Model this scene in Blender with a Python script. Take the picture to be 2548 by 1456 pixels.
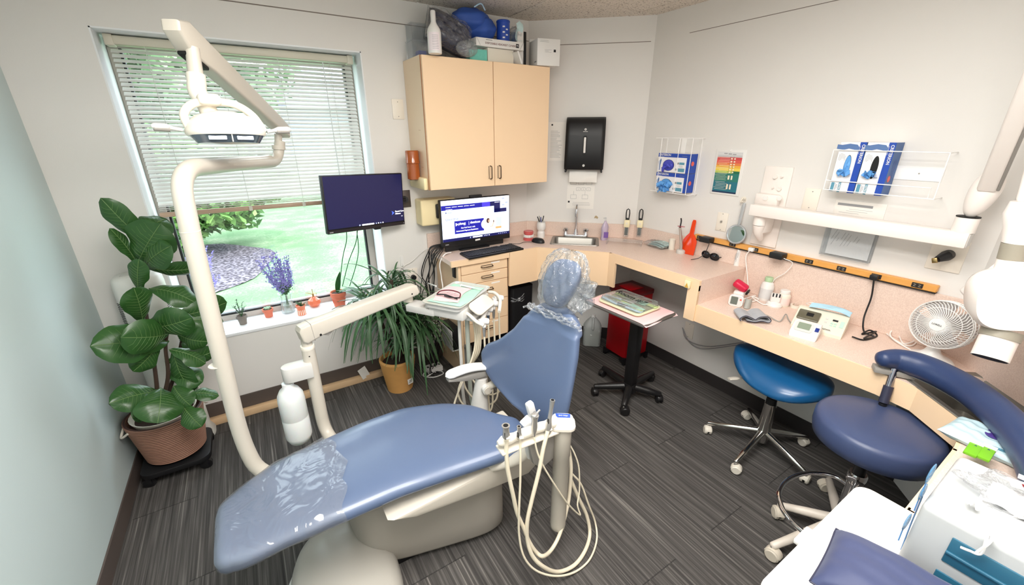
import bpy, bmesh, math, random
from mathutils import Vector, Matrix, Euler
random.seed(7)
for _o in list(bpy.data.objects): bpy.data.objects.remove(_o)
SC = bpy.context.scene
COL = SC.collection
# ------------------------------------------------------------------ camera
CAMR = Matrix(((0.84426448, -0.53592474, -0.00147102), (-0.19404821, -0.30313132, -0.93298269), (0.49956259, 0.78796959, -0.35991824)))
FPX = 1024.28
CP = Vector((0, 0, 1.7))
cd = bpy.data.cameras.new('camera'); cam = bpy.data.objects.new('camera', cd); COL.objects.link(cam)
cd.sensor_width = 36; cd.lens = 36 * FPX / 2548; cd.clip_start = .02; cd.clip_end = 200
rot = Matrix((CAMR[0], -CAMR[1], -CAMR[2])).transposed()
cam.matrix_world = Matrix.Translation(CP) @ rot.to_4x4()
SC.camera = cam
# ------------------------------------------------------------------ world, exposure, lamps of the room
SC.view_settings.view_transform = 'Standard'; SC.view_settings.look = 'None'; SC.view_settings.gamma = 1
SC.view_settings.use_curve_mapping = False
SC.view_settings.exposure = 0.42
SC.cycles.use_denoising = True
SC.cycles.max_bounces = 10; SC.cycles.diffuse_bounces = 5; SC.cycles.transparent_max_bounces = 16
SC.cycles.caustics_reflective = False; SC.cycles.caustics_refractive = False
SC.cycles.sample_clamp_indirect = 6
W = bpy.data.worlds.new('sky'); SC.world = W; W.use_nodes = True
nt = W.node_tree; bg = nt.nodes['Background']
bg.inputs[0].default_value = (.80, .93, 1.0, 1); bg.inputs[1].default_value = 5.5
def area(name, loc, size, sy, energy, color, rx=0, ry=0, rz=0):
    l = bpy.data.lights.new(name, 'AREA'); l.shape = 'RECTANGLE'; l.size = size; l.size_y = sy; l.energy = energy; l.color = color; l.spread = math.radians(178)
    o = bpy.data.objects.new(name, l); COL.objects.link(o); o.location = loc; o.rotation_euler = (rx, ry, rz); return o
s = bpy.data.lights.new('sun', 'SUN'); s.energy = 3.0; s.angle = .2; s.color = (1, .99, .96)
so = bpy.data.objects.new('sun', s); COL.objects.link(so); so.rotation_euler = (math.radians(38), math.radians(20), 0); so.location = (0, 8, 9)
PANELS = [(.20, .42), (1.05, .55)]
for i, (x, y) in enumerate(PANELS):
    area('ceiling_lamp_light', (x, y, 2.425), .56, 1.16, (37, 20)[i], (1, .975, .945))

# ------------------------------------------------------------------ helpers
XR, XL, YW, ZC, YB = 2.572, -0.770, 2.817, 2.445, -0.28
def ray(px, py):
    return CAMR.transposed() @ Vector(((px - 1274) / FPX, (py - 728) / FPX, 1))
def at(px, py, x=None, y=None, z=None):
    v = ray(px, py)
    t = (x - CP.x) / v.x if x is not None else (y - CP.y) / v.y if y is not None else (z - CP.z) / v.z
    return CP + v * t
DA = Vector((1.93, 2.817, 0)); DB = Vector((2.572, 2.222, 0)); DD = (DB - DA).normalized(); DN = Vector((-DD.y, DD.x, 0)) * -1   # corner wall
def lin(c):
    c = c / 255.0
    return c / 12.92 if c <= .04045 else ((c + .055) / 1.055) ** 2.4
def rgb(*c):
    if len(c) == 1: c = c[0]
    if isinstance(c, str): c = [int(c[i:i + 2], 16) for i in (0, 2, 4)]
    return (lin(c[0]), lin(c[1]), lin(c[2]), 1)
MATS = {}
def mat(name, col, rough=.5, metal=0, bump=0, bscale=200, var=0, vscale=8, coat=0, trans=0, emit=None, estr=0, alpha=1, spec=.5, sheen=0, ior=1.45, sub=0):
    if name in MATS: return MATS[name]
    m = bpy.data.materials.new(name); m.use_nodes = True; t = m.node_tree; b = t.nodes['Principled BSDF']
    c = rgb(col); b.inputs['Base Color'].default_value = c
    b.inputs['Roughness'].default_value = rough; b.inputs['Metallic'].default_value = metal
    b.inputs['Coat Weight'].default_value = coat; b.inputs['Coat Roughness'].default_value = .15
    b.inputs['Transmission Weight'].default_value = trans; b.inputs['Specular IOR Level'].default_value = spec
    b.inputs['IOR'].default_value = ior; b.inputs['Alpha'].default_value = alpha; b.inputs['Sheen Weight'].default_value = sheen
    if sub: b.inputs['Subsurface Weight'].default_value = sub; b.inputs['Subsurface Scale'].default_value = .02
    if emit: b.inputs['Emission Color'].default_value = rgb(emit); b.inputs['Emission Strength'].default_value = estr
    if var or bump:
        g = t.nodes.new('ShaderNodeNewGeometry'); n = t.nodes.new('ShaderNodeTexNoise'); t.links.new(g.outputs['Position'], n.inputs['Vector'])
        n.inputs['Scale'].default_value = vscale; n.inputs['Detail'].default_value = 4
        if var:
            mx = t.nodes.new('ShaderNodeMix'); mx.data_type = 'RGBA'
            mx.inputs[6].default_value = tuple(x * (1 - var) for x in c[:3]) + (1,); mx.inputs[7].default_value = tuple(min(1, x * (1 + var)) for x in c[:3]) + (1,)
            t.links.new(n.outputs['Fac'], mx.inputs[0]); t.links.new(mx.outputs[2], b.inputs['Base Color'])
        if bump:
            n2 = t.nodes.new('ShaderNodeTexNoise'); n2.inputs['Scale'].default_value = bscale; n2.inputs['Detail'].default_value = 3
            t.links.new(g.outputs['Position'], n2.inputs['Vector'])
            bp = t.nodes.new('ShaderNodeBump'); bp.inputs['Strength'].default_value = bump; bp.inputs['Distance'].default_value = .003
            t.links.new(n2.outputs['Fac'], bp.inputs['Height']); t.links.new(bp.outputs['Normal'], b.inputs['Normal'])
    MATS[name] = m; return m
def film(name, col, opac=.15, rough=.12, bs=.8, fr=.5, ns=28):
    """thin clear plastic: mostly see-through, glossy folds"""
    if name in MATS: return MATS[name]
    m = bpy.data.materials.new(name); m.use_nodes = True; t = m.node_tree; t.nodes.clear()
    o = t.nodes.new('ShaderNodeOutputMaterial'); tr = t.nodes.new('ShaderNodeBsdfTransparent'); gl = t.nodes.new('ShaderNodeBsdfGlossy'); df = t.nodes.new('ShaderNodeBsdfDiffuse')
    gl.inputs['Roughness'].default_value = rough; df.inputs[0].default_value = rgb(col); tr.inputs[0].default_value = (.96, .97, .98, 1)
    a = t.nodes.new('ShaderNodeMixShader'); a.inputs[0].default_value = opac; b = t.nodes.new('ShaderNodeMixShader')
    lw = t.nodes.new('ShaderNodeLayerWeight'); lw.inputs[0].default_value = .25
    g = t.nodes.new('ShaderNodeNewGeometry'); n = t.nodes.new('ShaderNodeTexNoise'); n.inputs['Scale'].default_value = ns; n.inputs['Distortion'].default_value = 1.5
    bp = t.nodes.new('ShaderNodeBump'); bp.inputs['Strength'].default_value = bs; bp.inputs['Distance'].default_value = .02
    t.links.new(g.outputs['Position'], n.inputs['Vector']); t.links.new(n.outputs['Fac'], bp.inputs['Height']); t.links.new(bp.outputs['Normal'], gl.inputs['Normal']); t.links.new(bp.outputs['Normal'], lw.inputs['Normal'])
    ml = t.nodes.new('ShaderNodeMath'); ml.operation = 'MULTIPLY_ADD'; ml.inputs[1].default_value = fr; ml.inputs[2].default_value = .05; t.links.new(lw.outputs['Fresnel'], ml.inputs[0])
    t.links.new(tr.outputs[0], a.inputs[1]); t.links.new(df.outputs[0], a.inputs[2]); t.links.new(a.outputs[0], b.inputs[1]); t.links.new(gl.outputs[0], b.inputs[2])
    t.links.new(ml.outputs[0], b.inputs[0]); t.links.new(b.outputs[0], o.inputs[0]); MATS[name] = m; return m
def glow(name, col, s=1.0):
    if name in MATS: return MATS[name]
    return mat(name, col, .3, emit=col, estr=s)

def T(x, y, z): return Matrix.Translation((x, y, z))
def RX(a): return Matrix.Rotation(math.radians(a), 4, 'X')
def RY(a): return Matrix.Rotation(math.radians(a), 4, 'Y')
def RZ(a): return Matrix.Rotation(math.radians(a), 4, 'Z')
def frame(o, x, y):
    x = Vector(x).normalized(); y = Vector(y); z = x.cross(y).normalized(); y = z.cross(x)
    m = Matrix((x, y, z)).transposed().to_4x4(); m.translation = Vector(o); return m
def FR(y, z, off=0): return frame((XR - off, y, z), (0, -1, 0), (0, 0, 1))       # on the right wall, x runs to the right as seen from the room
def FW(x, z, off=0): return frame((x, YW - off, z), (1, 0, 0), (0, 0, 1))        # on the window wall
def FD(s, z, off=0): return frame(DA + DD * s + DN * off + Vector((0, 0, z)), DD, (0, 0, 1))   # on the corner wall
def catmull(pts, n=6):
    P = [Vector(p) for p in pts]
    if len(P) < 3: return P
    Q = [P[0] * 2 - P[1]] + P + [P[-1] * 2 - P[-2]]; out = []
    for i in range(1, len(Q) - 2):
        for k in range(n):
            t = k / n; a, b, c, d = Q[i - 1], Q[i], Q[i + 1], Q[i + 2]
            out.append(.5 * ((2 * b) + (c - a) * t + (2 * a - 5 * b + 4 * c - d) * t * t + (3 * b - a - 3 * c + d) * t ** 3))
    out.append(P[-1]); return out
def roundpath(pts, r, n=6):
    """polyline with arcs of about radius r at the inner corners"""
    P = [Vector(p) for p in pts]; out = [P[0]]
    for i in range(1, len(P) - 1):
        a, b, c = P[i - 1], P[i], P[i + 1]; d1 = min(r, (a - b).length * .48); d2 = min(r, (c - b).length * .48)
        s = b + (a - b).normalized() * d1; e = b + (c - b).normalized() * d2
        for k in range(n + 1):
            t = k / n; out.append(s * (1 - t) ** 2 + b * 2 * t * (1 - t) + e * t * t)
    out.append(P[-1]); return out
class MB:
    def __init__(s): s.bm = bmesh.new(); s.mats = []
    def mi(s, m):
        if m not in s.mats: s.mats.append(m)
        return s.mats.index(m)
    def put(s, b, m, M=None):
        if M is not None: bmesh.ops.transform(b, matrix=M, verts=b.verts)
        i = s.mi(m)
        for f in b.faces: f.material_index = i
        me = bpy.data.meshes.new('t'); b.to_mesh(me); b.free(); s.bm.from_mesh(me); bpy.data.meshes.remove(me); return s
    def box(s, c, d, m, M=None, bev=0, seg=2, R=None):
        b = bmesh.new(); bmesh.ops.create_cube(b, size=1)
        bmesh.ops.scale(b, vec=d, verts=b.verts)
        if bev: bmesh.ops.bevel(b, geom=b.edges[:], offset=min(bev, min(d) * .49), segments=seg, profile=.5, affect='EDGES')
        X = T(*c) @ (R if R is not None else Matrix()); return s.put(b, m, M @ X if M is not None else X)
    def bx(s, lo, hi, m, M=None, bev=0, seg=2):
        return s.box([(lo[i] + hi[i]) / 2 for i in range(3)], [abs(hi[i] - lo[i]) for i in range(3)], m, M, bev, seg)
    def prism(s, pts, z0, z1, m, M=None, bev=0, seg=2, top=1.0):
        b = bmesh.new(); n = len(pts); cx = sum(p[0] for p in pts) / n; cy = sum(p[1] for p in pts) / n
        lo = [b.verts.new((p[0], p[1], z0)) for p in pts]; hi = [b.verts.new((cx + (p[0] - cx) * top, cy + (p[1] - cy) * top, z1)) for p in pts]
        b.faces.new(lo[::-1]); b.faces.new(hi)
        for i in range(n): b.faces.new((lo[i], lo[(i + 1) % n], hi[(i + 1) % n], hi[i]))
        bmesh.ops.recalc_face_normals(b, faces=b.faces)
        if bev:
            es = [e for e in b.edges if all(abs(v.co.z - z1) < 1e-6 for v in e.verts) or all(abs(v.co.z - z0) < 1e-6 for v in e.verts)]
            bmesh.ops.bevel(b, geom=es, offset=bev, segments=seg, profile=.5, affect='EDGES')
        return s.put(b, m, M)
    def poly(s, pts, m, M=None):
        b = bmesh.new(); b.faces.new([b.verts.new(p if len(p) == 3 else (p[0], p[1], 0)) for p in pts]); return s.put(b, m, M)
    def tube(s, pts, r, m, n=10, cap=True, M=None, flat=None):
        P = [Vector(p) for p in pts]; b = bmesh.new(); rings = []
        tg = [(P[min(i + 1, len(P) - 1)] - P[max(i - 1, 0)]).normalized() for i in range(len(P))]
        up = Vector((0, 0, 1)) if abs(tg[0].z) < .9 else Vector((1, 0, 0)); u = tg[0].cross(up).normalized()
        for i, p in enumerate(P):
            u = (u - tg[i] * u.dot(tg[i])).normalized(); v = tg[i].cross(u)
            rr = r[i] if isinstance(r, (list, tuple)) else r; f = flat if flat else 1
            rings.append([b.verts.new(p + u * math.cos(2 * math.pi * k / n) * rr + v * math.sin(2 * math.pi * k / n) * rr * f) for k in range(n)])
        for i in range(len(P) - 1):
            for k in range(n): b.faces.new((rings[i][k], rings[i][(k + 1) % n], rings[i + 1][(k + 1) % n], rings[i + 1][k]))
        if cap: b.faces.new(rings[0][::-1]); b.faces.new(rings[-1])
        bmesh.ops.recalc_face_normals(b, faces=b.faces)
        return s.put(b, m, M)
    def lathe(s, prof, m, M=None, n=28, cap=True):
        b = bmesh.new(); rings = []
        for r, z in prof: rings.append([b.verts.new((max(r, 1e-5) * math.cos(2 * math.pi * k / n), max(r, 1e-5) * math.sin(2 * math.pi * k / n), z)) for k in range(n)])
        for i in range(len(prof) - 1):
            for k in range(n): b.faces.new((rings[i][k], rings[i][(k + 1) % n], rings[i + 1][(k + 1) % n], rings[i + 1][k]))
        if cap:
            if prof[0][0] > 1e-3: b.faces.new(rings[0][::-1])
            if prof[-1][0] > 1e-3: b.faces.new(rings[-1])
        bmesh.ops.remove_doubles(b, verts=b.verts, dist=1e-5)
        return s.put(b, m, M)
    def cyl(s, a, b_, r, m, n=16, M=None): return s.tube([a, b_], r, m, n, True, M)
    def ell(s, c, d, m, M=None, R=None, n=16):
        b = bmesh.new(); bmesh.ops.create_uvsphere(b, u_segments=n * 2 if n < 12 else n + 8, v_segments=n, radius=1); bmesh.ops.scale(b, vec=d, verts=b.verts)
        X = T(*c) @ (R if R is not None else Matrix()); return s.put(b, m, M @ X if M is not None else X)
    def grid(s, fn, nu, nv, m, M=None, thick=0, closeu=False):
        b = bmesh.new(); g = [[b.verts.new(fn(i / nu, j / nv)) for j in range(nv + 1)] for i in range(nu if closeu else nu + 1)]; N = len(g)
        for i in range(nu):
            for j in range(nv):
                try: b.faces.new((g[i][j], g[(i + 1) % N][j], g[(i + 1) % N][j + 1], g[i][j + 1]))
                except ValueError: pass
        if thick: bmesh.ops.recalc_face_normals(b, faces=b.faces); bmesh.ops.solidify(b, geom=b.faces[:], thickness=thick)
        return s.put(b, m, M)
    def text(s, txt, size, m, M, align='LEFT', ext=0.0004, bold=0):
        c = bpy.data.curves.new('t', 'FONT'); c.body = txt; c.size = size; c.align_x = align; c.align_y = 'CENTER'; c.extrude = ext; c.resolution_u = 2
        if bold: c.offset = size * bold
        o = bpy.data.objects.new('t', c); COL.objects.link(o); dg = bpy.context.evaluated_depsgraph_get(); me = bpy.data.meshes.new_from_object(o.evaluated_get(dg))
        b = bmesh.new(); b.from_mesh(me); bpy.data.objects.remove(o); bpy.data.curves.remove(c); bpy.data.meshes.remove(me)
        return s.put(b, m, M)
    def build(s, name, parent=None, label=None, cat=None, group=None, kind=None, angle=38, loc=None, double=False):
        me = bpy.data.meshes.new(name); bmesh.ops.recalc_face_normals(s.bm, faces=s.bm.faces) if not double else None
        if parent is not None: off = WM[parent.name]
        else:
            vs = [v.co for v in s.bm.verts]
            off = Vector(loc) if loc is not None else Vector(((min(v.x for v in vs) + max(v.x for v in vs)) / 2, (min(v.y for v in vs) + max(v.y for v in vs)) / 2, min(v.z for v in vs)))
        bmesh.ops.translate(s.bm, vec=-off, verts=s.bm.verts); s.bm.to_mesh(me); s.bm.free()
        for m in s.mats: me.materials.append(m)
        me.shade_smooth(); me.set_sharp_from_angle(angle=math.radians(angle))
        o = bpy.data.objects.new(name, me); COL.objects.link(o)
        if parent is not None: o.parent = parent
        else: o.location = off
        WM[o.name] = off
        return tag(o, label, cat, group, kind)
WM = {}
def tag(o, label=None, cat=None, group=None, kind=None):
    for k, v in (('label', label), ('category', cat), ('group', group), ('kind', kind)):
        if v: o[k] = v
    return o
def thing(name, loc, label, cat, group=None):
    o = bpy.data.objects.new(name, None); COL.objects.link(o); o.location = loc; o.empty_display_size = .05; WM[o.name] = Vector(loc)
    return tag(o, label, cat, group)
def rrect(w, h, r, n=5, cx=0, cy=0):
    out = []
    for (sx, sy, a0) in ((1, 1, 0), (-1, 1, 90), (-1, -1, 180), (1, -1, 270)):
        for k in range(n + 1):
            a = math.radians(a0 + 90 * k / n); out.append((cx + sx * (w / 2 - r) + r * math.cos(a), cy + sy * (h / 2 - r) + r * math.sin(a)))
    return out
# ================================================================== the room
def texmat(name, build, rough=.6, spec=.5):
    m = bpy.data.materials.new(name); m.use_nodes = True; t = m.node_tree; b = t.nodes['Principled BSDF']
    b.inputs['Roughness'].default_value = rough; b.inputs['Specular IOR Level'].default_value = spec
    build(t, b); MATS[name] = m; return m
def nd(t, k, **kw):
    n = t.nodes.new('ShaderNode' + k)
    for a, v in kw.items(): setattr(n, a, v)
    return n
def mth(t, op, a, b=None, c=None):
    n = nd(t, 'Math', operation=op)
    for i, v in enumerate((a, b, c)):
        if v is None: continue
        if isinstance(v, (int, float)): n.inputs[i].default_value = v
        else: t.links.new(v, n.inputs[i])
    return n.outputs[0]
def ramp(t, fac, stops):
    r = nd(t, 'ValToRGB'); cr = r.color_ramp
    while len(cr.elements) < len(stops): cr.elements.new(.5)
    for e, (p, c) in zip(cr.elements, stops): e.position = p; e.color = rgb(c)
    t.links.new(fac, r.inputs[0]); return r.outputs[0]
def carpet(t, b):
    g = nd(t, 'NewGeometry'); sp = nd(t, 'SeparateXYZ'); t.links.new(g.outputs['Position'], sp.inputs[0]); X, Y = sp.outputs[0], sp.outputs[1]
    row = mth(t, 'FLOOR', mth(t, 'DIVIDE', mth(t, 'ADD', Y, 9.335), 1.0)); col = mth(t, 'FLOOR', mth(t, 'DIVIDE', mth(t, 'ADD', X, 5), .25))
    odd = mth(t, 'MULTIPLY', mth(t, 'MODULO', col, 2), .5)
    row = mth(t, 'FLOOR', mth(t, 'ADD', mth(t, 'ADD', Y, 9.335), odd))
    cm = nd(t, 'CombineXYZ'); t.links.new(row, cm.inputs[0]); t.links.new(col, cm.inputs[1])
    wn = nd(t, 'TexWhiteNoise'); t.links.new(cm.outputs[0], wn.inputs[0])
    c2 = nd(t, 'CombineXYZ'); t.links.new(mth(t, 'MULTIPLY', X, 105), c2.inputs[0]); t.links.new(mth(t, 'MULTIPLY', Y, 1.6), c2.inputs[1]); t.links.new(mth(t, 'MULTIPLY', wn.outputs[0], 40), c2.inputs[2])
    n = nd(t, 'TexNoise'); n.inputs['Scale'].default_value = 1; n.inputs['Detail'].default_value = 3; n.inputs['Roughness'].default_value = .65; t.links.new(c2.outputs[0], n.inputs['Vector'])
    col1 = ramp(t, n.outputs['Fac'], [(.3, (54, 52, 51)), (.5, (78, 75, 73)), (.62, (97, 94, 91)), (.74, (136, 131, 126))])
    n3 = nd(t, 'TexNoise'); n3.inputs['Scale'].default_value = 500; t.links.new(g.outputs['Position'], n3.inputs['Vector'])
    fr = mth(t, 'FRACT', mth(t, 'ADD', mth(t, 'ADD', Y, 9.335), odd)); sm = mth(t, 'MULTIPLY', mth(t, 'LESS_THAN', fr, .005), .55)
    frx = mth(t, 'FRACT', mth(t, 'DIVIDE', mth(t, 'ADD', X, 5), .25)); sm2 = mth(t, 'MAXIMUM', sm, mth(t, 'MULTIPLY', mth(t, 'LESS_THAN', frx, .012), .12))
    mx = nd(t, 'Mix', data_type='RGBA'); mx.inputs[7].default_value = (.01, .01, .01, 1); t.links.new(sm2, mx.inputs[0]); t.links.new(col1, mx.inputs[6])
    mz = nd(t, 'Mix', data_type='RGBA', blend_type='MULTIPLY'); mz.inputs[0].default_value = .5; t.links.new(mx.outputs[2], mz.inputs[6]); t.links.new(n3.outputs['Color'], mz.inputs[7])
    t.links.new(mx.outputs[2], b.inputs['Base Color'])
    bp = nd(t, 'Bump'); bp.inputs['Strength'].default_value = .5; bp.inputs['Distance'].default_value = .004; t.links.new(n3.outputs['Fac'], bp.inputs['Height']); t.links.new(bp.outputs[0], b.inputs['Normal'])
m_carpet = texmat('carpet_tile', carpet, .85, .25)
def ceil(t, b):
    g = nd(t, 'NewGeometry'); n = nd(t, 'TexNoise'); n.inputs['Scale'].default_value = 95; n.inputs['Detail'].default_value = 2; t.links.new(g.outputs['Position'], n.inputs['Vector'])
    t.links.new(ramp(t, n.outputs['Fac'], [(.33, (150, 138, 128)), (.42, (222, 212, 200)), (1, (232, 223, 212))]), b.inputs['Base Color'])
    bp = nd(t, 'Bump'); bp.inputs['Strength'].default_value = .4; bp.inputs['Distance'].default_value = .003; t.links.new(n.outputs['Fac'], bp.inputs['Height']); t.links.new(bp.outputs[0], b.inputs['Normal'])
m_ceil = texmat('ceiling_tile', ceil, .9)
m_wall = mat('wall_paint', (226, 223, 219), .62, var=.02, vscale=2, bump=.06, bscale=260)
m_blue = mat('blue_wall_paint', (196, 210, 210), .6, var=.03, vscale=2, bump=.06, bscale=260)
m_base = mat('vinyl_baseboard', (88, 78, 73), .5, var=.05)
m_gap = mat('dark_gap', (60, 52, 48), .8)
m_white = mat('white_paint', (232, 234, 236), .4)
def struct(mb, name, **k): return mb.build(name, kind='structure', **k)

b = MB(); b.bx((XL - .1, YB - .1, -.1), (XR + .1, YW + .3, 0), m_carpet); struct(b, 'floor')
b = MB(); b.bx((XL - .1, YB - .1, ZC + .012), (XR + .1, YW + .3, ZC + .1), m_gap)
xs = [XL, -.17, .47, 1.11, 1.75, 2.424, XR + .02]; ys = [YB, .405, 1.015, 1.625, 2.235, YW + .02]
for i in range(len(xs) - 1):
    for j in range(len(ys) - 1):
        b.bx((xs[i] + .004, ys[j] + .004, ZC), (xs[i + 1] - .004, ys[j + 1] - .004, ZC + .02), m_ceil, bev=.003, seg=1)
struct(b, 'ceiling')
WX0, WX1, WZ0, WZ1, YG = -.449, .734, .567, 2.152, 3.09
b = MB()
b.bx((XL - .1, YW, 0), (WX0, YG + .03, ZC + .1), m_wall); b.bx((WX1, YW, 0), (2.0, YG + .03, ZC + .1), m_wall)
b.bx((WX0, YW, 0), (WX1, YG + .03, WZ0 - .021), m_wall); b.bx((WX0, YW, WZ1), (WX1, YG + .03, ZC + .1), m_wall); struct(b, 'wall_window')
b = MB(); e = .006                                    # bright white paint lining the window recess
b.bx((WX0 - .001, YW - .001, WZ0), (WX0 + e, YG, WZ1), m_white); b.bx((WX1 - e, YW - .001, WZ0), (WX1 + .001, YG, WZ1), m_white); b.bx((WX0, YW - .001, WZ1 - e), (WX1, YG, WZ1 + .001), m_white)
struct(b, 'trim_1')
b = MB(); b.prism([(DA.x, DA.y), (DB.x, DB.y), (DB.x + .1, DB.y), (DB.x + .1, DA.y + .1), (DA.x, DA.y + .1)], 0, ZC + .1, m_wall); struct(b, 'wall_corner')
NA = Vector((XR, .33, 0)); NB = Vector((1.93, YB, 0))
b = MB(); b.bx((XR, .33, 0), (XR + .1, 2.222, ZC + .1), m_wall); struct(b, 'wall_right')
b = MB(); b.prism([(NA.x, NA.y), (NB.x, NB.y), (NB.x, NB.y - .1), (NA.x + .1, NB.y - .1), (NA.x + .1, NA.y)], 0, ZC + .1, m_wall); struct(b, 'wall_near_corner')
b = MB(); b.bx((XL - .1, YB - .1, 0), (1.93, YB, ZC + .1), m_wall); struct(b, 'wall_front')
b = MB(); b.bx((XL - .1, YB - .1, 0), (XL, YW + .1, ZC + .1), m_blue); struct(b, 'wall_left')
b = MB(); b.bx((XL, YB, 0), (XL + .007, YW, .1), m_base, bev=.002, seg=1); struct(b, 'baseboard_left')
b = MB(); b.bx((XL, YW - .007, 0), (1.93, YW, .135), m_base, bev=.002, seg=1); struct(b, 'baseboard_window')
m_basedk = mat('dark_baseboard', (52, 48, 48), .5)
b = MB(); b.bx((XR - .007, .33, 0), (XR, 2.222, .095), m_basedk, bev=.002, seg=1); struct(b, 'baseboard_right')
b = MB(); b.box((0, 0, .05), (.875, .007, .1), m_basedk, frame((DA + DB) / 2 + DN * .004, DD, DN * -1)); struct(b, 'baseboard_corner')
# faint dents under the ceiling line where an old rail was painted over
b = MB(); m_crk = mat('paint_seam', (128, 118, 110), .7)
b.bx((-.4, YW - .0012, 2.318), (1.93, YW, 2.323), m_crk); struct(b, 'trim_2')
b = MB(); b.bx((XR - .0012, .9, 2.293), (XR, 1.95, 2.296), m_crk); b.box((.46, 0, 2.29), (.78, .002, .004), m_crk, frame(DA, DD, DN * -1)); struct(b, 'trim_3')

# ------------------------------------------------------------------ window 1: frame, glass, sill
m_alu = mat('window_frame_paint', (176, 166, 158), .45); m_seal = mat('black_seal', (30, 32, 34), .5)
def glass(t, b):
    pass
gm = bpy.data.materials.new('window_glass'); gm.use_nodes = True; t = gm.node_tree; t.nodes.clear()
o_ = nd(t, 'OutputMaterial'); tr = nd(t, 'BsdfTransparent'); gl = nd(t, 'BsdfGlossy'); gl.inputs['Roughness'].default_value = .02; mxs = nd(t, 'MixShader'); mxs.inputs[0].default_value = .05
t.links.new(tr.outputs[0], mxs.inputs[1]); t.links.new(gl.outputs[0], mxs.inputs[2]); t.links.new(mxs.outputs[0], o_.inputs[0]); MATS['window_glass'] = gm
win = thing('window_1', ((WX0 + WX1) / 2, YG - .02, WZ0), None, None); win['kind'] = 'structure'
b = MB(); y0, y1 = YG - .045, YG
for lo, hi in (((WX0 + e, y0, WZ0), (WX0 + .05, y1, WZ1)), ((WX1 - .05, y0, WZ0), (WX1 - e, y1, WZ1)), ((WX0, y0, WZ0), (WX1, y1, WZ0 + .035)), ((WX0, y0, WZ1 - .05), (WX1, y1, WZ1 - e))): b.bx(lo, hi, m_alu, bev=.003, seg=1)
for lo, hi in (((WX0 + .05, y0 + .01, WZ0 + .035), (WX0 + .062, y1, WZ1 - .05)), ((WX1 - .062, y0 + .01, WZ0 + .035), (WX1 - .05, y1, WZ1 - .05))): b.bx(lo, hi, m_seal)
b.bx((WX0 + .05, y0 + .008, WZ0 + .035), (WX1 - .05, y1, WZ0 + .045), m_seal); b.bx((WX0 + .05, y0 + .014, WZ0 + .045), (WX1 - .05, y1, WZ0 + .055), mat('aluminium', (200, 205, 210), .3, .8))
b.build('window_frame', win)
b = MB(); b.bx((WX0 + .05, YG - .016, WZ0 + .04), (WX1 - .05, YG - .012, WZ1 - .04), gm); b.build('pane', win)
b = MB(); b.bx((WX0 + .003, YW - .006, WZ0 - .02), (WX1 - .003, YG - .04, WZ0), m_white, bev=.003); b.build('window_sill', win)

# ------------------------------------------------------------------ outdoors
def lawnm(t, b):
    g = nd(t, 'NewGeometry'); n = nd(t, 'TexNoise'); n.inputs['Scale'].default_value = 2.2; n.inputs['Detail'].default_value = 6; t.links.new(g.outputs['Position'], n.inputs['Vector'])
    n2 = nd(t, 'TexNoise'); n2.inputs['Scale'].default_value = 38; n2.inputs['Detail'].default_value = 4; t.links.new(g.outputs['Position'], n2.inputs['Vector'])
    f = mth(t, 'ADD', mth(t, 'MULTIPLY', n.outputs[0], .55), mth(t, 'MULTIPLY', n2.outputs[0], .45))
    t.links.new(ramp(t, f, [(.3, (84, 112, 80)), (.5, (104, 132, 98)), (.66, (140, 152, 126))]), b.inputs['Base Color'])
m_lawn = texmat('lawn_grass', lawnm, .9, .1)
def mulchm(t, b):
    g = nd(t, 'NewGeometry'); n = nd(t, 'TexVoronoi'); n.inputs['Scale'].default_value = 26; t.links.new(g.outputs['Position'], n.inputs['Vector'])
    t.links.new(ramp(t, n.outputs['Distance'], [(.1, (46, 42, 46)), (.4, (78, 73, 80)), (.7, (120, 114, 122))]), b.inputs['Base Color'])
m_mulch = texmat('mulch_chips', mulchm, .95, .1)
GZ = -.05
b = MB(); b.grid(lambda u, v: (-14 + 34 * u, YG + .2 + 30 * v, GZ + .55 * (v ** 1.2) * 1.0), 8, 24, m_lawn); tag(b.build('lawn', kind='structure'))
cx, cy = at(552, 690, z=0).x, at(552, 690, z=0).y
def gz(y): return GZ + .55 * (max(0, (y - YG - .2) / 30) ** 1.2)
b = MB()
def bedf(u, v):
    a = 2 * math.pi * u; wob = 1 + .08 * math.sin(3 * a + 1) + .04 * math.sin(7 * a); x = cx - .45 + 1.02 * wob * math.cos(a) * v; y = cy + .65 + 1.5 * wob * math.sin(a) * v
    return (x, y, gz(y) + .012 + .03 * (1 - v * v) + .006 * math.sin(40 * x) * math.cos(33 * y))
b.grid(bedf, 40, 10, m_mulch, closeu=True); tag(b.build('mulch_bed'), 'greyish purple bed of bark mulch on the lawn outside the window', 'mulch bed')
def leafm(name, c1, c2, c3, sc=9):
    def f(t, b):
        g = nd(t, 'NewGeometry'); n = nd(t, 'TexNoise'); n.inputs['Scale'].default_value = sc; n.inputs['Detail'].default_value = 3; t.links.new(g.outputs['Position'], n.inputs['Vector'])
        t.links.new(ramp(t, n.outputs[0], [(.3, c1), (.5, c2), (.68, c3)]), b.inputs['Base Color'])
    return texmat(name, f, .6, .3)
m_bush = leafm('bush_leaves', (52, 92, 48), (92, 134, 66), (134, 168, 92), 3)
m_tree = leafm('tree_leaves', (78, 108, 78), (128, 156, 116), (178, 202, 156), 1.2)
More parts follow.
